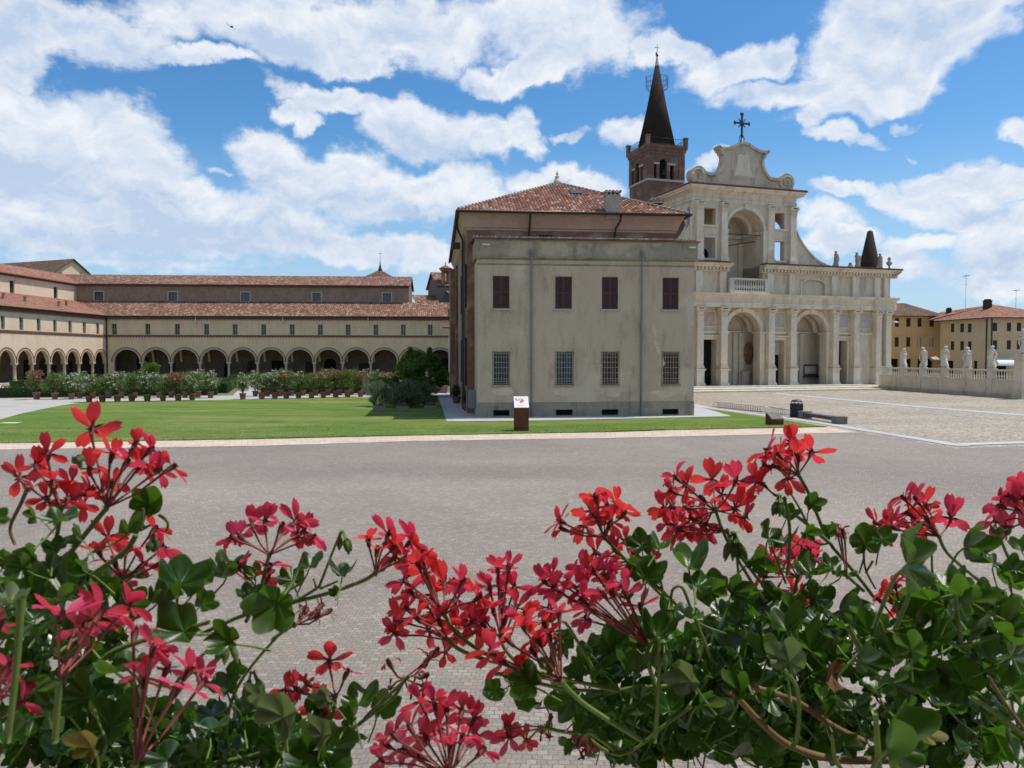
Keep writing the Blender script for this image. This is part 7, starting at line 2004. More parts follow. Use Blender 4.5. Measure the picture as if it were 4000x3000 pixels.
def head(key, hub, flowers, Y, L=95, mat='petal_red', stem=None, wilt=False, rad=1.7):
    """umbel of florets on one stalk; positions in photograph pixels at distance Y"""
    rng = random.Random(int(hub[0] * 7 + hub[1]))
    H = at(hub[0], hub[1], Y)
    mb = MB()
    for k in range(7):
        a = 2 * pi * k / 7; t = Vector((cos(a), sin(a), .3)).normalized() * .006; w = Vector((-sin(a), cos(a), 0)) * .0012
        mb.add([H - w, H + w, H + t], [(0, 1, 2)])
    mb.lathe([(.0012, -.003), (.0024, 0), (.001, .003)], H.x, H.y, H.z, 7)
    if stem:
        P = [H] + [at(x, y, Y + dz) for x, y, dz in stem]
        mb.tube(smooth_line(P), .0001 * rad * 10 * 1.0, 7)
    ho = mb.build('flower_head', M['green_stem'])
    ho.location = -PLANT[key].location; ho.parent = PLANT[key]
    for f in flowers:
        x, y = f[0], f[1]; l = f[2] if len(f) > 2 else L * rng.uniform(.85, 1.1)
        dY = f[3] if len(f) > 3 else rng.uniform(-.012, .045)
        c = at(x, y, Y + dY)
        flower(ho, H, c, l / FPX * Y, rng, mat if rng.random() < .75 else ('petal_shaded_crimson' if mat == 'petal_red' else mat), wilt=wilt)
    return ho

def smooth_line(P, n=5):
    out = []
    for i in range(len(P) - 1):
        p0, p1, p2, p3 = P[max(i - 1, 0)], P[i], P[i + 1], P[min(i + 2, len(P) - 1)]
        for k in range(n):
            t = k / n; t2, t3 = t * t, t * t * t
            out.append(.5 * ((2 * p1) + (p2 - p0) * t + (2 * p0 - 5 * p1 + 4 * p2 - p3) * t2 + (3 * p1 - p0 - 3 * p2 + p3) * t3))
    out.append(P[-1]); return out
def stem(key, pts, Y, r=.0019, mat='green_stem', dY=0.0):
    P = smooth_line([at(x, y, Y + dY * i) for i, (x, y) in enumerate(pts)])
    mb = MB(); n = len(P); mb.tube(P, [r * (.8 + .4 * i / n) for i in range(n)], 7)
    o = mb.build('stem', M[mat]); o.location = -PLANT[key].location; o.parent = PLANT[key]
def buds(key, x, y, Y, n=5, L=75, stemto=None, droop=True):
    rng = random.Random(int(x + y)); H = at(x, y, Y); mb = MB(); s = L / FPX * Y
    for k in range(n):
        d = Vector((rng.uniform(-.45, .45), rng.uniform(-.4, .4), -1 if droop else .8)).normalized()
        a = H + Vector((d.x * .35, d.y * .35, .15)) * s * .5; b = a + d * s * .45; t = b + d * s * .75
        mb.tube([H, a, b], [.0009] * 3, 5); mb.tube([b, b.lerp(t, .3), b.lerp(t, .6), t], [.0012, .0031, .0028, .0006], 7, 1)
    for k in range(5):
        a = 2 * pi * k / 5; t = Vector((cos(a), sin(a), .35)) * s * .3; w = Vector((-sin(a), cos(a), 0)) * s * .09; mb.add([H - w, H + w, H + t], [(0, 1, 2)])
    if stemto: mb.tube(smooth_line([H] + [at(px, py, Y) for px, py in stemto]), .0016, 6)
    o = mb.build('bud_cluster', [M['green_stem'], M['bud_green']]); o.location = -PLANT[key].location; o.parent = PLANT[key]

plant('left', 300, 2900, .60, 'tall geranium filling the left corner, with large blurred red flower heads')
plant('mid', 1000, 3000, .66, 'geranium trailing across the lower left, with single red heads against the paving')
plant('low', 1700, 3100, .66, 'lone drooping red geranium head at the bottom edge in front of bare paving')
plant('centre', 2600, 3000, .72, 'geranium leaning left from the middle, with the densest cluster of red heads')
plant('right', 3200, 3000, .76, 'geranium right of centre, bearing the two tallest red heads below the church')
plant('corner', 3700, 3000, .66, 'geranium with big dark leaves and stems filling the right corner')

# flower heads -------------------------------------------------------------
YL = .60
head('left', (416, 1984), [(355, 1692, 125), (430, 1800, 95), (520, 1745, 70), (575, 1770, 80), (480, 1830, 90), (600, 1850, 85), (650, 1840, 80), (350, 1850, 90), (430, 1900, 80), (540, 1830, 80), (395, 1935, 70)], YL, 90, stem=[(330, 2090, .0), (250, 2190, .0), (160, 2290, .01)], rad=2.0)
head('left', (240, 1985), [(185, 1790, 90), (140, 1830, 80), (75, 1875, 95), (205, 1900, 90), (270, 1900, 85), (255, 1960, 85), (310, 1970, 80), (190, 1960, 75), (330, 1930, 70)], YL + .01, 85, stem=[(225, 2080, .0), (200, 2200, .0)])
head('left', (480, 2260), [(420, 2110, 90), (490, 2165, 90), (590, 2085, 75), (620, 2155, 90), (450, 2215, 90), (540, 2220, 90), (390, 2170, 75), (600, 2215, 85), (470, 2285, 70)], YL + .05, 90, 'petal_red', stem=[(470, 2330, 0), (440, 2450, 0)])
head('left', (232, 2655), [(228, 2440, 150), (375, 2420, 125), (345, 2445, 110), (480, 2385, 115), (290, 2470, 100)], .50, 125, 'petal_shaded_crimson', stem=[(225, 2760, 0), (215, 2900, 0)], rad=2.2)
head('left', (530, 2985), [(560, 2680, 135), (640, 2640, 125), (590, 2560, 110), (720, 2650, 125), (775, 2690, 110), (680, 2720, 110), (520, 2500, 95)], .50, 125, 'petal_shaded_crimson', stem=[(520, 3050, 0), (500, 3150, 0)], rad=2.2)
head('left', (-30, 2800), [(20, 2700, 115), (10, 2640, 95), (55, 2760, 100), (-10, 2460, 80)], .50, 110, 'petal_shaded_crimson', stem=[(-40, 2900, 0)])
head('mid', (1052, 2168), [(945, 2105, 70), (985, 2060, 85), (1035, 2050, 80), (1090, 2075, 60), (1145, 2050, 95), (1175, 2085, 80), (1200, 2110, 75), (920, 2110, 70), (1150, 2100, 75)], .68, 82, 'petal_shaded_crimson', stem=[(1035, 2230, 0), (1010, 2330, 0), (960, 2430, 0)])
head('mid', (1020, 2330), [(1035, 2280, 85), (1045, 2235, 75), (875, 2205, 60), (1050, 2320, 70), (940, 2230, 60)], .70, 80, stem=[(1000, 2400, 0)])
head('mid', (1467, 2238), [(1440, 2130, 88), (1510, 2105, 88), (1530, 2150, 85), (1590, 2130, 95), (1620, 2165, 85), (1530, 2190, 85), (1470, 2170, 60), (1560, 2195, 70)], .68, 88, stem=[(1420, 2268, 0), (1290, 2315, 0), (1150, 2352, 0), (950, 2405, 0), (780, 2480, 0)], rad=1.8)
head('mid', (1150, 2440), [(1190, 2395, 50), (1240, 2380, 60), (1265, 2400, 55), (1215, 2415, 45), (1175, 2400, 45)], .68, 55, 'petal_wilted', wilt=True, stem=[(1110, 2465, 0), (1060, 2500, 0)])
head('mid', (1310, 2720), [(1287, 2600, 105), (1130, 2700, 85), (1210, 2680, 45), (1345, 2650, 60), (1240, 2760, 85), (1275, 2790, 80), (1170, 2700, 70)], .66, 90, stem=[(1300, 2790, 0), (1250, 2900, 0)])
head('mid', (1580, 2650), [(1530, 2610, 60), (1660, 2590, 70), (1690, 2560, 55), (1650, 2680, 65), (1600, 2690, 55), (1525, 2690, 45), (1640, 2650, 60)], .67, 60, 'petal_wilted', wilt=True, stem=[(1540, 2720, 0), (1440, 2800, 0), (1300, 2900, 0), (1150, 2990, 0)])
head('low', (1755, 3030), [(1650, 2760, 105), (1700, 2770, 100), (1745, 2790, 100), (1800, 2800, 90), (1845, 2830, 95), (1550, 2890, 95), (1610, 2860, 95), (1590, 2940, 85), (1720, 2860, 100), (1670, 2900, 100), (1850, 2890, 90), (1800, 2900, 90), (1500, 2975, 85), (1760, 2940, 90), (1640, 2960, 90), (1870, 2950, 80), (1520, 2920, 70)], .60, 98, 'petal_shaded_crimson', stem=[(1760, 3120, 0)], rad=2.1)
YC = .70
head('centre', (1735, 2400), [(1640, 2225, 85), (1590, 2280, 85), (1735, 2295, 105), (1665, 2250, 85), (1620, 2330, 80), (1800, 2290, 80), (1690, 2335, 85), (1780, 2350, 85), (1850, 2350, 90), (1655, 2200, 60)], YC, 90, stem=[(1790, 2480, 0), (1890, 2550, 0), (2000, 2600, 0)], rad=1.9)
head('centre', (1752, 2502), [(1570, 2430, 95), (1550, 2480, 85), (1600, 2390, 80), (1640, 2430, 85), (1720, 2440, 85), (1830, 2440, 90), (1860, 2470, 80), (1780, 2470, 80), (1680, 2470, 80), (1740, 2550, 70), (1690, 2400, 80)], YC - .01, 90, stem=[(1800, 2540, 0), (1890, 2575, 0), (2000, 2600, 0), (2200, 2650, 0), (2420, 2700, 0)], rad=1.9)
head('centre', (1955, 2490), [(1945, 2240, 80), (1985, 2235, 75), (1915, 2310, 80), (1960, 2330, 80), (2005, 2310, 85), (2010, 2390, 85), (1930, 2400, 80), (1970, 2440, 75), (1880, 2400, 80), (1895, 2450, 80)], YC + .01, 85, 'petal_shaded_crimson', stem=[(1975, 2540, 0), (2040, 2610, 0)])
head('centre', (2195, 2665), [(2055, 2470, 100), (2130, 2455, 90), (2000, 2520, 100), (2090, 2560, 100), (1935, 2560, 110), (2150, 2390, 85), (2185, 2420, 80), (2060, 2420, 80), (2110, 2520, 95), (2150, 2500, 90), (1980, 2600, 85), (2050, 2620, 80)], .66, 95, 'petal_red', stem=[(2270, 2740, 0), (2380, 2815, 0), (2520, 2900, 0)], rad=2.2)
head('centre', (2358, 2098), [(2205, 2045, 75), (2215, 2075, 65), (2315, 2010, 90), (2330, 1960, 75), (2405, 1985, 85), (2380, 2055, 70), (2290, 2060, 85), (2340, 2040, 85), (2430, 2020, 70), (2370, 1990, 60)], .74, 85, stem=[(2420, 2160, 0), (2485, 2230, 0), (2590, 2310, 0), (2680, 2400, 0)], rad=1.7)
head('centre', (2470, 2195), [(2285, 2215, 80), (2340, 2165, 85), (2325, 2225, 80), (2445, 2125, 80), (2485, 2185, 80), (2375, 2215, 75), (2420, 2165, 80), (2530, 2195, 65), (2400, 2225, 70)], .75, 82, stem=[(2520, 2260, 0), (2600, 2340, 0)])
head('centre', (2528, 2522), [(2140, 2285, 90), (2180, 2310, 80), (2235, 2290, 95), (2285, 2310, 95), (2335, 2250, 85), (2380, 2270, 80), (2455, 2345, 85), (2370, 2340, 85), (2305, 2425, 85), (2505, 2390, 80), (2290, 2360, 85), (2320, 2390, 80), (2440, 2300, 80), (2400, 2330, 75), (2170, 2260, 70)], .69, 90, 'petal_shaded_crimson', stem=[(2535, 2600, 0), (2560, 2690, 0), (2570, 2800, 0)], rad=2.1)
head('centre', (2130, 2842), [(1995, 2885, 80), (1990, 2850, 70), (2060, 2895, 65)], .68, 80, 'petal_red', stem=[(2210, 2860, 0), (2330, 2865, 0)])
head('centre', (2140, 2838), [(2150, 2810, 45), (2145, 2880, 60), (2120, 2860, 45)], .68, 55, 'petal_wilted', wilt=True)
head('centre', (2290, 2860), [(2245, 2880, 60), (2275, 2890, 65), (2300, 2905, 60), (2260, 2920, 55), (2300, 2950, 60)], .68, 60, 'petal_wilted', wilt=True, stem=[(2320, 2870, 0), (2400, 2930, 0)])
YR = .78
head('right', (2795, 1995), [(2785, 1885, 92), (2870, 1893, 92), (2690, 1905, 85), (2655, 1880, 75), (2645, 1930, 80), (2865, 1990, 92), (2700, 1990, 85), (2755, 1960, 85), (2760, 2045, 90), (2660, 2060, 90), (2700, 2050, 85), (2640, 1985, 80), (2820, 1940, 80), (2890, 2020, 70)], YR, 90, stem=[(2830, 2090, 0), (2880, 2180, 0), (2940, 2280, 0), (2990, 2350, 0)], rad=1.7)
head('right', (2840, 2075), [(2670, 2075, 85), (2755, 2070, 85), (2720, 2030, 80), (2610, 1995, 80), (2625, 2050, 70)], YR + .01, 88, stem=[(2870, 2140, 0), (2960, 2260, 0), (3030, 2340, 0)])
head('right', (3065, 1950), [(2970, 1888, 85), (2990, 1900, 70)], YR, 80, stem=[(3080, 2020, 0), (3085, 2110, 0), (3075, 2250, 0)])
head('right', (3118, 1852), [(3015, 1775, 88), (3092, 1742, 92), (3165, 1782, 92), (3085, 1868, 85), (3010, 1825, 85), (3055, 1790, 85), (3120, 1800, 85), (3045, 1830, 80), (3105, 1770, 70)], YR + .01, 90, stem=[(3160, 1930, 0), (3200, 2030, 0), (3240, 2120, 0), (3350, 2250, 0), (3410, 2330, 0)], rad=1.8)
head('right', (3115, 2255), [(3110, 2190, 80), (3160, 2165, 85), (3020, 2185, 75), (3040, 2225, 80), (2995, 2255, 65), (3130, 2150, 75), (3190, 2190, 75), (3080, 2200, 75), (3060, 2150, 65)], .82, 80, stem=[(3100, 2330, 0), (3070, 2430, 0)])
head('right', (3120, 2400), [(3100, 2310, 70), (3050, 2330, 65), (3110, 2390, 60), (3130, 2340, 60)], .84, 70, stem=[(3120, 2460, 0)])
YK = .74
head('corner', (3668, 2095), [(3565, 2020, 85), (3625, 1985, 88), (3715, 2035, 92), (3545, 1960, 75), (3590, 1965, 75), (3475, 2060, 80), (3510, 2070, 80), (3600, 2050, 80), (3655, 2075, 75), (3580, 2085, 75), (3440, 2050, 70), (3500, 2030, 70), (3630, 2040, 80)], YK + .04, 85, stem=[(3700, 2160, 0), (3790, 2240, 0), (3900, 2330, 0)], rad=1.7)
head('corner', (4030, 2040), [(3925, 1985, 85), (3965, 1955, 85), (3995, 1915, 80), (3905, 2040, 75), (3985, 2000, 85), (3950, 2060, 70), (4010, 1960, 85), (4040, 1930, 80)], YK, 85, 'petal_shaded_crimson', stem=[(4060, 2150, 0)])
head('corner', (3530, 2440), [(3480, 2330, 75), (3550, 2285, 65), (3520, 2380, 80), (3450, 2360, 65), (3545, 2420, 70), (3500, 2300, 60)], .80, 75, stem=[(3540, 2520, 0)])
head('corner', (3310, 2250), [(3285, 2090, 55), (3270, 2075, 45), (3300, 2100, 40)], .77, 50, 'petal_wilted', wilt=True, stem=[(3375, 2310, 0)])
# stems ---------------------------------------------------------------------
for key, pts, Y, r, m in (
    ('left', [(60, 2130), (40, 2060), (85, 1960), (110, 1900)], .58, .0014, 'brown_stem'), ('left', [(30, 2900), (60, 2640), (80, 2400), (85, 2330)], .46, .0022, 'green_stem'),
    ('left', [(400, 2500), (330, 2300), (240, 2180)], .6, .0018, 'green_stem'), ('left', [(200, 2550), (260, 2330), (480, 2160), (530, 2090)], .58, .0018, 'green_stem'), ('left', [(560, 1985), (545, 2060), (470, 2180)], .59, .0014, 'green_stem'),
    ('left', [(650, 2080), (655, 2040), (620, 2010)], .6, .0012, 'green_stem'), ('left', [(820, 2430), (600, 2490), (420, 2560), (300, 2700)], .58, .0021, 'green_stem'),
    ('mid', [(1330, 2080), (1290, 2180), (1255, 2270), (1235, 2300), (1140, 2355)], .68, .0013, 'green_stem'), ('mid', [(1225, 2260), (1237, 2300)], .68, .0011, 'green_stem'), ('mid', [(1320, 2270), (1250, 2300)], .68, .0011, 'green_stem'),
    ('mid', [(1090, 2480), (1000, 2580), (930, 2680), (890, 2800), (880, 2980)], .64, .0014, 'green_stem'), ('mid', [(1600, 2640), (1450, 2780), (1380, 2840), (1150, 2910), (950, 2960), (800, 2990)], .66, .0019, 'green_stem'),
    ('mid', [(1180, 2275), (1050, 2350), (950, 2395)], .66, .0016, 'green_stem'), ('mid', [(870, 2420), (850, 2500), (700, 2650), (640, 2800)], .64, .0015, 'green_stem'),
    ('centre', [(2400, 2700), (2200, 2690), (2000, 2640), (1920, 2630)], .70, .0018, 'green_stem'), ('centre', [(2170, 2455), (2190, 2430), (2215, 2440), (2270, 2530), (2320, 2620)], .69, .0015, 'green_stem'),
    ('centre', [(2620, 2340), (2630, 2300), (2665, 2295), (2700, 2380), (2760, 2530), (2800, 2620)], .72, .0016, 'green_stem'), ('centre', [(2590, 2310), (2560, 2200), (2530, 2150)], .74, .0018, 'green_stem'), ('centre', [(2575, 2490), (2575, 2600), (2570, 2750), (2555, 2900)], .66, .0019, 'green_stem'),
    ('centre', [(2290, 2740), (2450, 2690), (2620, 2680)], .70, .0017, 'green_stem'), ('centre', [(2250, 2840), (2420, 2950), (2600, 2830), (2700, 2760)], .70, .0016, 'green_stem'),
    ('right', [(2875, 2140), (2885, 2250), (2895, 2390), (2910, 2480)], .76, .0015, 'green_stem'), ('right', [(3090, 1930), (3120, 1980), (3150, 2040)], .77, .0012, 'green_stem'), ('right', [(3095, 2005), (3150, 2045), (3240, 2120)], .77, .0019, 'green_stem'),
    ('right', [(3240, 2120), (3200, 2125), (3130, 2080)], .77, .0012, 'green_stem'), ('right', [(3420, 2300), (3380, 2220), (3370, 2120), (3345, 2080)], .78, .0012, 'brown_stem'), ('right', [(3380, 2240), (3410, 2190)], .78, .0012, 'green_stem'), ('right', [(3000, 2110), (3040, 2200), (3070, 2280)], .8, .0012, 'green_stem'),
    ('right', [(2860, 2660), (3000, 2700), (3120, 2745), (3260, 2840), (3380, 2900)], .72, .0030, 'brown_stem'), ('right', [(2860, 2700), (2980, 2830), (3090, 2915), (3250, 2965), (3420, 2970), (3600, 2960)], .66, .0032, 'brown_stem'), ('right', [(3310, 2440), (3360, 2540), (3400, 2600), (3440, 2680)], .66, .0028, 'green_stem'),
    ('corner', [(3400, 2380), (3440, 2440), (3455, 2510), (3470, 2570)], .66, .0022, 'green_stem'), ('corner', [(3790, 2720), (3880, 2780), (4010, 2880)], .62, .0024, 'green_stem'), ('corner', [(3860, 2640), (3920, 2740), (4000, 2850)], .62, .0016, 'brown_stem'), ('corner', [(3720, 2210), (3740, 2400), (3755, 2520)], .66, .0018, 'green_stem'),
    ('corner', [(3560, 2260), (3545, 2340), (3500, 2450)], .62, .0018, 'green_stem'), ('corner', [(3420, 2790), (3430, 2960), (3440, 3050)], .56, .0024, 'green_stem'), ('corner', [(3690, 2500), (3760, 2520), (3900, 2480)], .66, .0018, 'green_stem'), ('corner', [(3820, 2290), (3840, 2330), (3960, 2420)], .7, .0018, 'green_stem'),
    ('corner', [(3640, 2140), (3645, 2250), (3690, 2330)], .72, .0012, 'green_stem'), ('corner', [(3000, 2560), (3110, 2680), (3115, 2870), (3090, 2920)], .62, .0017, 'green_stem'), ('corner', [(3250, 2870), (3260, 2960), (3290, 3010)], .62, .0017, 'green_stem')):
    stem(key, pts, Y, r, m)
buds('mid', 1335, 2078, .68, 4, 80); buds('centre', 2620, 2345, .72, 4, 90); buds('right', 2865, 2085, .76, 7, 100); buds('right', 3045, 1935, .77, 5, 75); buds('centre', 2590, 2510, .66, 5, 95); buds('centre', 2185, 2480, .69, 4, 90); buds('left', 320, 1830, .6, 4, 45, None, False)
buds('mid', 985, 2630, .64, 5, 90); buds('corner', 3650, 2250, .72, 4, 80); buds('left', 890, 2490, .62, 5, 90); buds('left', 600, 2090, .6, 4, 60); buds('corner', 3910, 2110, .74, 4, 50, [(3945, 2190), (3990, 2260)], False); buds('centre', 2720, 2500, .7, 5, 70); buds('mid', 700, 2260, .62, 4, 60)

# leaves --------------------------------------------------------------------
EXPL = {
 'left': [(136, 2007, 85, 100), (244, 2029, 125, 70), (592, 1957, 120, 60), (520, 2083, 140, 55), (27, 2183, 105), (127, 2160, 95), (77, 2210, 100), (262, 2237, 150), (316, 2097, 95), (217, 2138, 95), (339, 2228, 120), (690, 2480, 200, 200, .55, 55), (881, 2512, 145, 190), (113, 2340, 165), (280, 2320, 200, 60), (136, 2684, 145, 80), (249, 2770, 165), (339, 2702, 185, 110), (452, 2815, 200, 70), (362, 2905, 150, 80, .48, 5, 'yellow'), (60, 2350, 120, 90, .46, 82, 'pale'), (656, 2955, 165), (520, 2350, 120, 40), (420, 2400, 170), (470, 2620, 200, 140), (90, 2480, 210), (180, 2570, 160), (30, 2900, 200), (130, 2860, 170), (640, 2350, 150, 80), (250, 2930, 170), (560, 2720, 150), (-10, 2020, 90, 40, .36, 30), (330, 2500, 190), (60, 2580, 150)],
 'mid': [(533, 2258, 125), (700, 2262, 190, 75, .57, 45), (790, 2280, 120, 50, .6, 60), (900, 2250, 140, 85), (881, 2693, 145), (904, 2928, 110), (1221, 2203, 118, 80), (1339, 2244, 112, 60), (1135, 2257, 112, 115), (1068, 2380, 200, 240, .6, 15), (1000, 2240, 85), (1316, 2312, 45), (1119, 2780, 215, 60, .58, 5, 'pale'), (1020, 2725, 115, 60, .6, 20, 'pale'), (1224, 2744, 95), (1282, 2718, 105, 100, .62, 0, 'pale'), (1416, 2743, 155, 85), (1271, 2863, 135, 50, .6, 20, 'pale'), (1290, 2917, 190, 20), (1217, 2978, 210, 190), (1325, 2964, 135), (1054, 2800, 95), (1405, 2874, 45), (960, 2770, 120), (1000, 2900, 150), (1480, 2760, 110, 70), (820, 2840, 140), (1090, 2930, 150), (780, 2950, 150), (800, 2350, 90, 40), (1090, 2330, 90, 100), (970, 2320, 100), (750, 2620, 70), (1380, 2790, 110), (840, 2780, 100), (910, 2610, 80), (1120, 2870, 120)],
 'centre': [(2053, 2666, 140, 160, .66, 30), (2071, 2770, 125, 250), (1927, 2702, 100, 200), (2216, 2733, 150, 200), (2302, 2521, 100, 110), (2207, 2490, 85), (2401, 2530, 135), (2478, 2612, 120), (2695, 2643, 150, 110, .66, 5, 'pale'), (2568, 2476, 135), (2505, 2725, 115), (2424, 2892, 125, 240), (2266, 2838, 95), (2216, 2892, 75, 200), (2365, 2860, 105), (2505, 2121, 105, 100), (2582, 2144, 95, 70), (2496, 2212, 100), (2523, 2248, 115, 80), (2682, 2212, 145, 75), (2727, 2280, 105), (2772, 2298, 115), (2360, 2600, 110), (2260, 2620, 100), (2130, 2610, 90), (2620, 2420, 130), (2700, 2420, 120), (2780, 2480, 130), (2620, 2760, 120), (2700, 2850, 130), (2560, 2860, 110), (2640, 2560, 140), (2440, 2780, 120), (2330, 2780, 110), (2780, 2640, 130), (2740, 2740, 130), (1990, 2660, 60), (2450, 2330, 60), (2150, 2430, 45)],
 'right': [(2998, 2089, 110, 75), (3057, 2129, 130, 60), (2948, 2179, 115, 65), (3188, 2242, 155, 70), (3170, 1962, 85, 80), (3079, 2007, 80, 60), (3224, 2080, 70), (3151, 2075, 85, 80), (3377, 2107, 125, 95, .78, 10), (2790, 2279, 115), (3029, 2297, 115), (2860, 2300, 100), (2900, 2330, 110), (2980, 2380, 140), (3100, 2370, 120), (3200, 2330, 130), (3280, 2363, 165, 70), (3090, 2566, 155, 80, .6, 20, 'pale'), (3240, 2634, 120, 160, .62, 10, 'dry'), (3203, 2725, 105, 80), (2860, 2420, 140), (2950, 2460, 130), (3060, 2450, 150), (3180, 2430, 140), (2880, 2540, 150), (3000, 2550, 140), (3150, 2530, 140), (3250, 2490, 130), (2850, 2650, 140), (2960, 2680, 150), (3080, 2760, 140), (2820, 2780, 140), (2930, 2820, 150), (3170, 2620, 120), (2760, 2920, 130), (2870, 2950, 150), (3300, 2250, 100), (3250, 2210, 80), (3000, 2940, 140), (2900, 2690, 130, 70, .66, 30), (3000, 2730, 110, 200, .66, 20)],
 'corner': [(3450, 2098, 95, 70), (3540, 2175, 265, 85, .58, 8), (3764, 2121, 150, 70, .7, 10), (3869, 2194, 100, 90), (3960, 2212, 105), (3688, 2302, 150, 90), (3760, 2330, 150, 80), (3833, 2364, 160, 170), (3923, 2277, 120), (3461, 2883, 330, 85, .50, 12), (3565, 2521, 135, 80, .6, 15), (3642, 2612, 145), (3746, 2657, 180, 150), (3497, 2557, 115), (3497, 2648, 155, 60), (3768, 2905, 160, 150), (3610, 2851, 120, 30, .56, 20, 'yellow'), (3520, 2760, 95), (3610, 2350, 155, 200), (3746, 2327, 145), (3859, 2363, 155), (3380, 2400, 130), (3420, 2470, 140), (3560, 2440, 140), (3650, 2480, 150), (3780, 2480, 160), (3900, 2460, 160), (3960, 2380, 150), (3350, 2560, 150), (3420, 2700, 130), (3330, 2760, 130), (3680, 2750, 150), (3850, 2560, 150), (3960, 2560, 150), (3940, 2680, 140), (3900, 2860, 150), (3980, 2960, 150), (3300, 2900, 120), (3650, 2960, 130), (3820, 2760, 130), (3580, 2680, 150), (3980, 2140, 90), (3960, 2790, 120), (3540, 2940, 120)],
}
for key, lst in EXPL.items():
    for e in lst:
        x, y, w = e[:3]
        leaf(key, x, y, w * 1.12, e[3] if len(e) > 3 else None, e[4] if len(e) > 4 else ({'left': .57, 'mid': .65, 'centre': .71, 'right': .76, 'corner': .67}[key] + RNG.uniform(-.04, .05)), e[5] if len(e) > 5 else None, e[6] if len(e) > 6 else None)
# fill the body of each plant with leaves farther back
FILL = {'left': [((230, 2420), (300, 260), 28), ((330, 2820), (340, 190), 34)], 'mid': [((1000, 2870), (330, 120), 30), ((650, 2940), (300, 90), 18)],
        'centre': [((2540, 2620), (270, 190), 34), ((2500, 2830), (260, 130), 22)], 'right': [((3020, 2540), (330, 200), 36), ((3000, 2850), (330, 150), 26)], 'corner': [((3640, 2500), (380, 180), 26), ((3660, 2800), (380, 170), 28)]}
for key, lst in FILL.items():
    base = {'left': .66, 'mid': .72, 'centre': .78, 'right': .84, 'corner': .78}[key]
    for (cx, cy), (rx, ry), n in lst:
        for _ in range(n):
            a = RNG.uniform(0, 6.28); q = sqrt(RNG.random())
            leaf(key, cx + rx * q * cos(a), cy + ry * q * sin(a), RNG.uniform(80, 150), None, base + RNG.uniform(-.05, .08))
# the crowded small leaves deep inside each plant, in one mass per plant
MASS = {'left': [((200, 2450), (260, 260), 85), ((300, 2830), (340, 180), 120)], 'mid': [((960, 2900), (330, 100), 60), ((640, 2940), (300, 90), 40)],
        'centre': [((2560, 2660), (250, 200), 90), ((2520, 2860), (280, 130), 70)], 'right': [((3000, 2560), (330, 230), 130), ((3020, 2860), (350, 140), 90)], 'corner': [((3640, 2540), (380, 200), 110), ((3680, 2830), (360, 170), 110)]}
for key, lst in MASS.items():
    mb = MB(); base = {'left': .70, 'mid': .74, 'centre': .84, 'right': .88, 'corner': .82}[key]; P0 = PLANT[key].location
    for (cx, cy), (rx, ry), n in lst:
        for _ in range(n):
            a = RNG.uniform(0, 6.28); q = sqrt(RNG.random()); Y = base + RNG.uniform(-.06, .08)
            p = at(cx + rx * q * cos(a), cy + ry * q * sin(a), Y) - P0; s = RNG.uniform(70, 125) / FPX * Y
            rot = Matrix.Rotation(RNG.uniform(-2.2, 2.2), 4, 'Y') @ Matrix.Rotation(R(90 - RNG.uniform(10, 110)), 4, 'X')
            me = LEAVES[RNG.randrange(len(LEAVES))]; mb.M = Matrix.Translation(p) @ Matrix.Rotation(RNG.uniform(-1, 1), 4, 'Z') @ rot @ Matrix.Scale(s, 4)
            nv = 46 * 6; fs = [f for f in me.polygons if f.material_index == 0]
            ul = me.uv_layers[0].data
            mb.add([v.co for v in me.vertices[:nv]], [tuple(f.vertices) for f in fs], 0, True, [[tuple(ul[l].uv) for l in f.loop_indices] for f in fs])
    o = mb.build('leaves', M['geranium_leaf'], PLANT[key]); o['kind'] = 'stuff'
for k in PLANT.values(): del k['n']

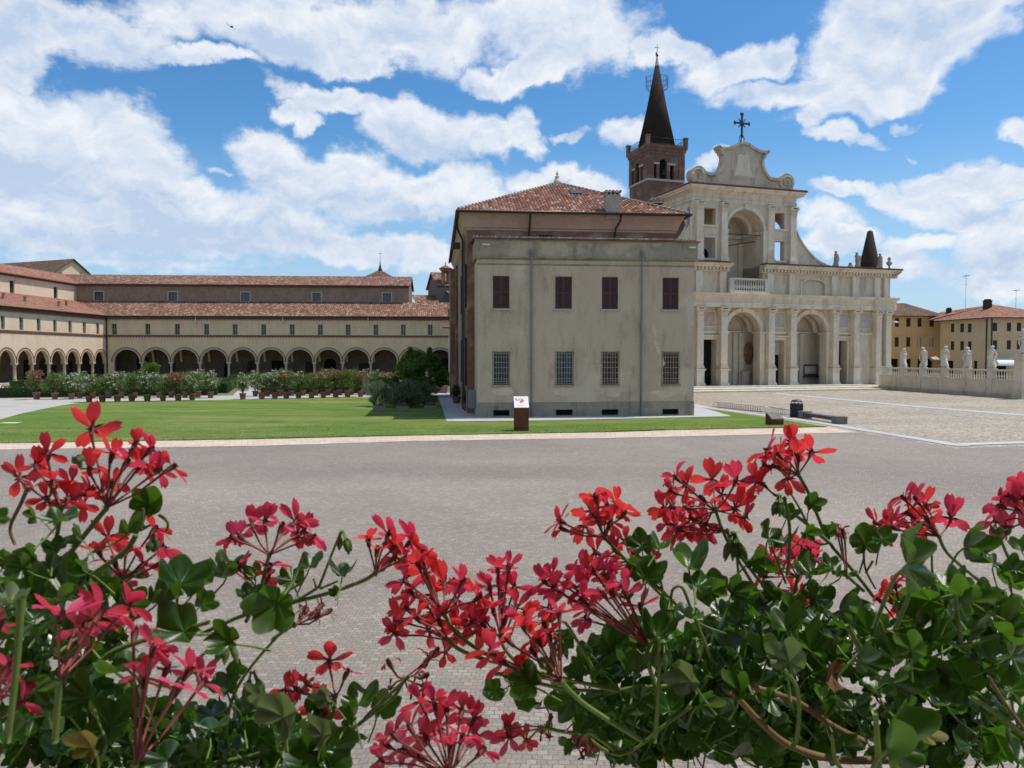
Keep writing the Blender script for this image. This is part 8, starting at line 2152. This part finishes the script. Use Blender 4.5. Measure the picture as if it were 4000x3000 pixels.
# window boxes the plants grow from
flat('box_clay', (.13, .075, .05), (.09, .055, .04), 12, .85)
for x0, x1, ytop, Y0, Y1, lab in ((3080, 4700, 3700, .50, .70, 'brown window box of dark soil under the right hand geraniums'), (-900, 1300, 3700, .50, .70, 'brown window box of dark soil under the left hand geraniums')):
    zt = at(2000, ytop, Y0 + .02).z; a = at(x0, ytop, Y1).x; b = at(x1, ytop, Y0).x
    r = empty('window_box', ((a + b) / 2, (Y0 + Y1) / 2, zt - .17), 0, lab, 'planter'); hx, hy = (b - a) / 2, (Y1 - Y0) / 2
    mb = MB(); t = .015
    mb.box(-hx, hx, -hy, -hy + t, 0, .17); mb.box(-hx, hx, hy - t, hy, 0, .17); mb.box(-hx, -hx + t, -hy + t, hy - t, 0, .17); mb.box(hx - t, hx, -hy + t, hy - t, 0, .17); mb.box(-hx + t, hx - t, -hy + t, hy - t, 0, .012); mb.build('box', M['box_clay'], r)
    mb = MB(); n = 30
    for i in range(n):
        for j in range(6):
            xa, xb = -hx + t + (2 * hx - 2 * t) * i / n, -hx + t + (2 * hx - 2 * t) * (i + 1) / n; ya, yb = -hy + t + (2 * hy - 2 * t) * j / 6, -hy + t + (2 * hy - 2 * t) * (j + 1) / 6
            h = lambda x, y: .145 + .012 * mnoise.noise(Vector((x * 30, y * 30, 0)))
            mb.quad((xa, ya, h(xa, ya)), (xb, ya, h(xb, ya)), (xb, yb, h(xb, yb)), (xa, yb, h(xa, yb)))
    mb.build('earth', M['soil'], r)
# the sill that carries the boxes
mb = MB(); zt = at(2000, 3700, .52).z - .17
mb.box(-.9, .95, -.115, .80, zt - .1, zt - .002)
ob = mb.build('window_sill', M['pale_stone']); tag(ob, 'stone window ledge below the geranium boxes', 'window ledge')

# the house the photograph is taken from: its wall stands behind the window ledge and keeps the sky off the near leaves
mb2 = MB(Matrix.Translation((0, -.12, 0)) @ Matrix.Rotation(pi, 4, 'Z')); mb2.wall(-14, 14, 0, 11, [(-.95, .9, zt - .1, 5.2, 0)], 0, .4)
for x in (-14, 14): mb2.quad((x, 0, 0), (x, 9, 0), (x, 9, 11), (x, 0, 11))
mb2.quad((-14, 0, 11), (14, 0, 11), (14, 9, 11), (-14, 9, 11)); mb2.quad((-14, 9, 0), (14, 9, 0), (14, 9, 11), (-14, 9, 11)); mb2.quad((-3, 3, 0), (3, 3, 0), (3, 3, 11), (-3, 3, 11))
struct(mb2, 'wall', M['sand_plaster'])
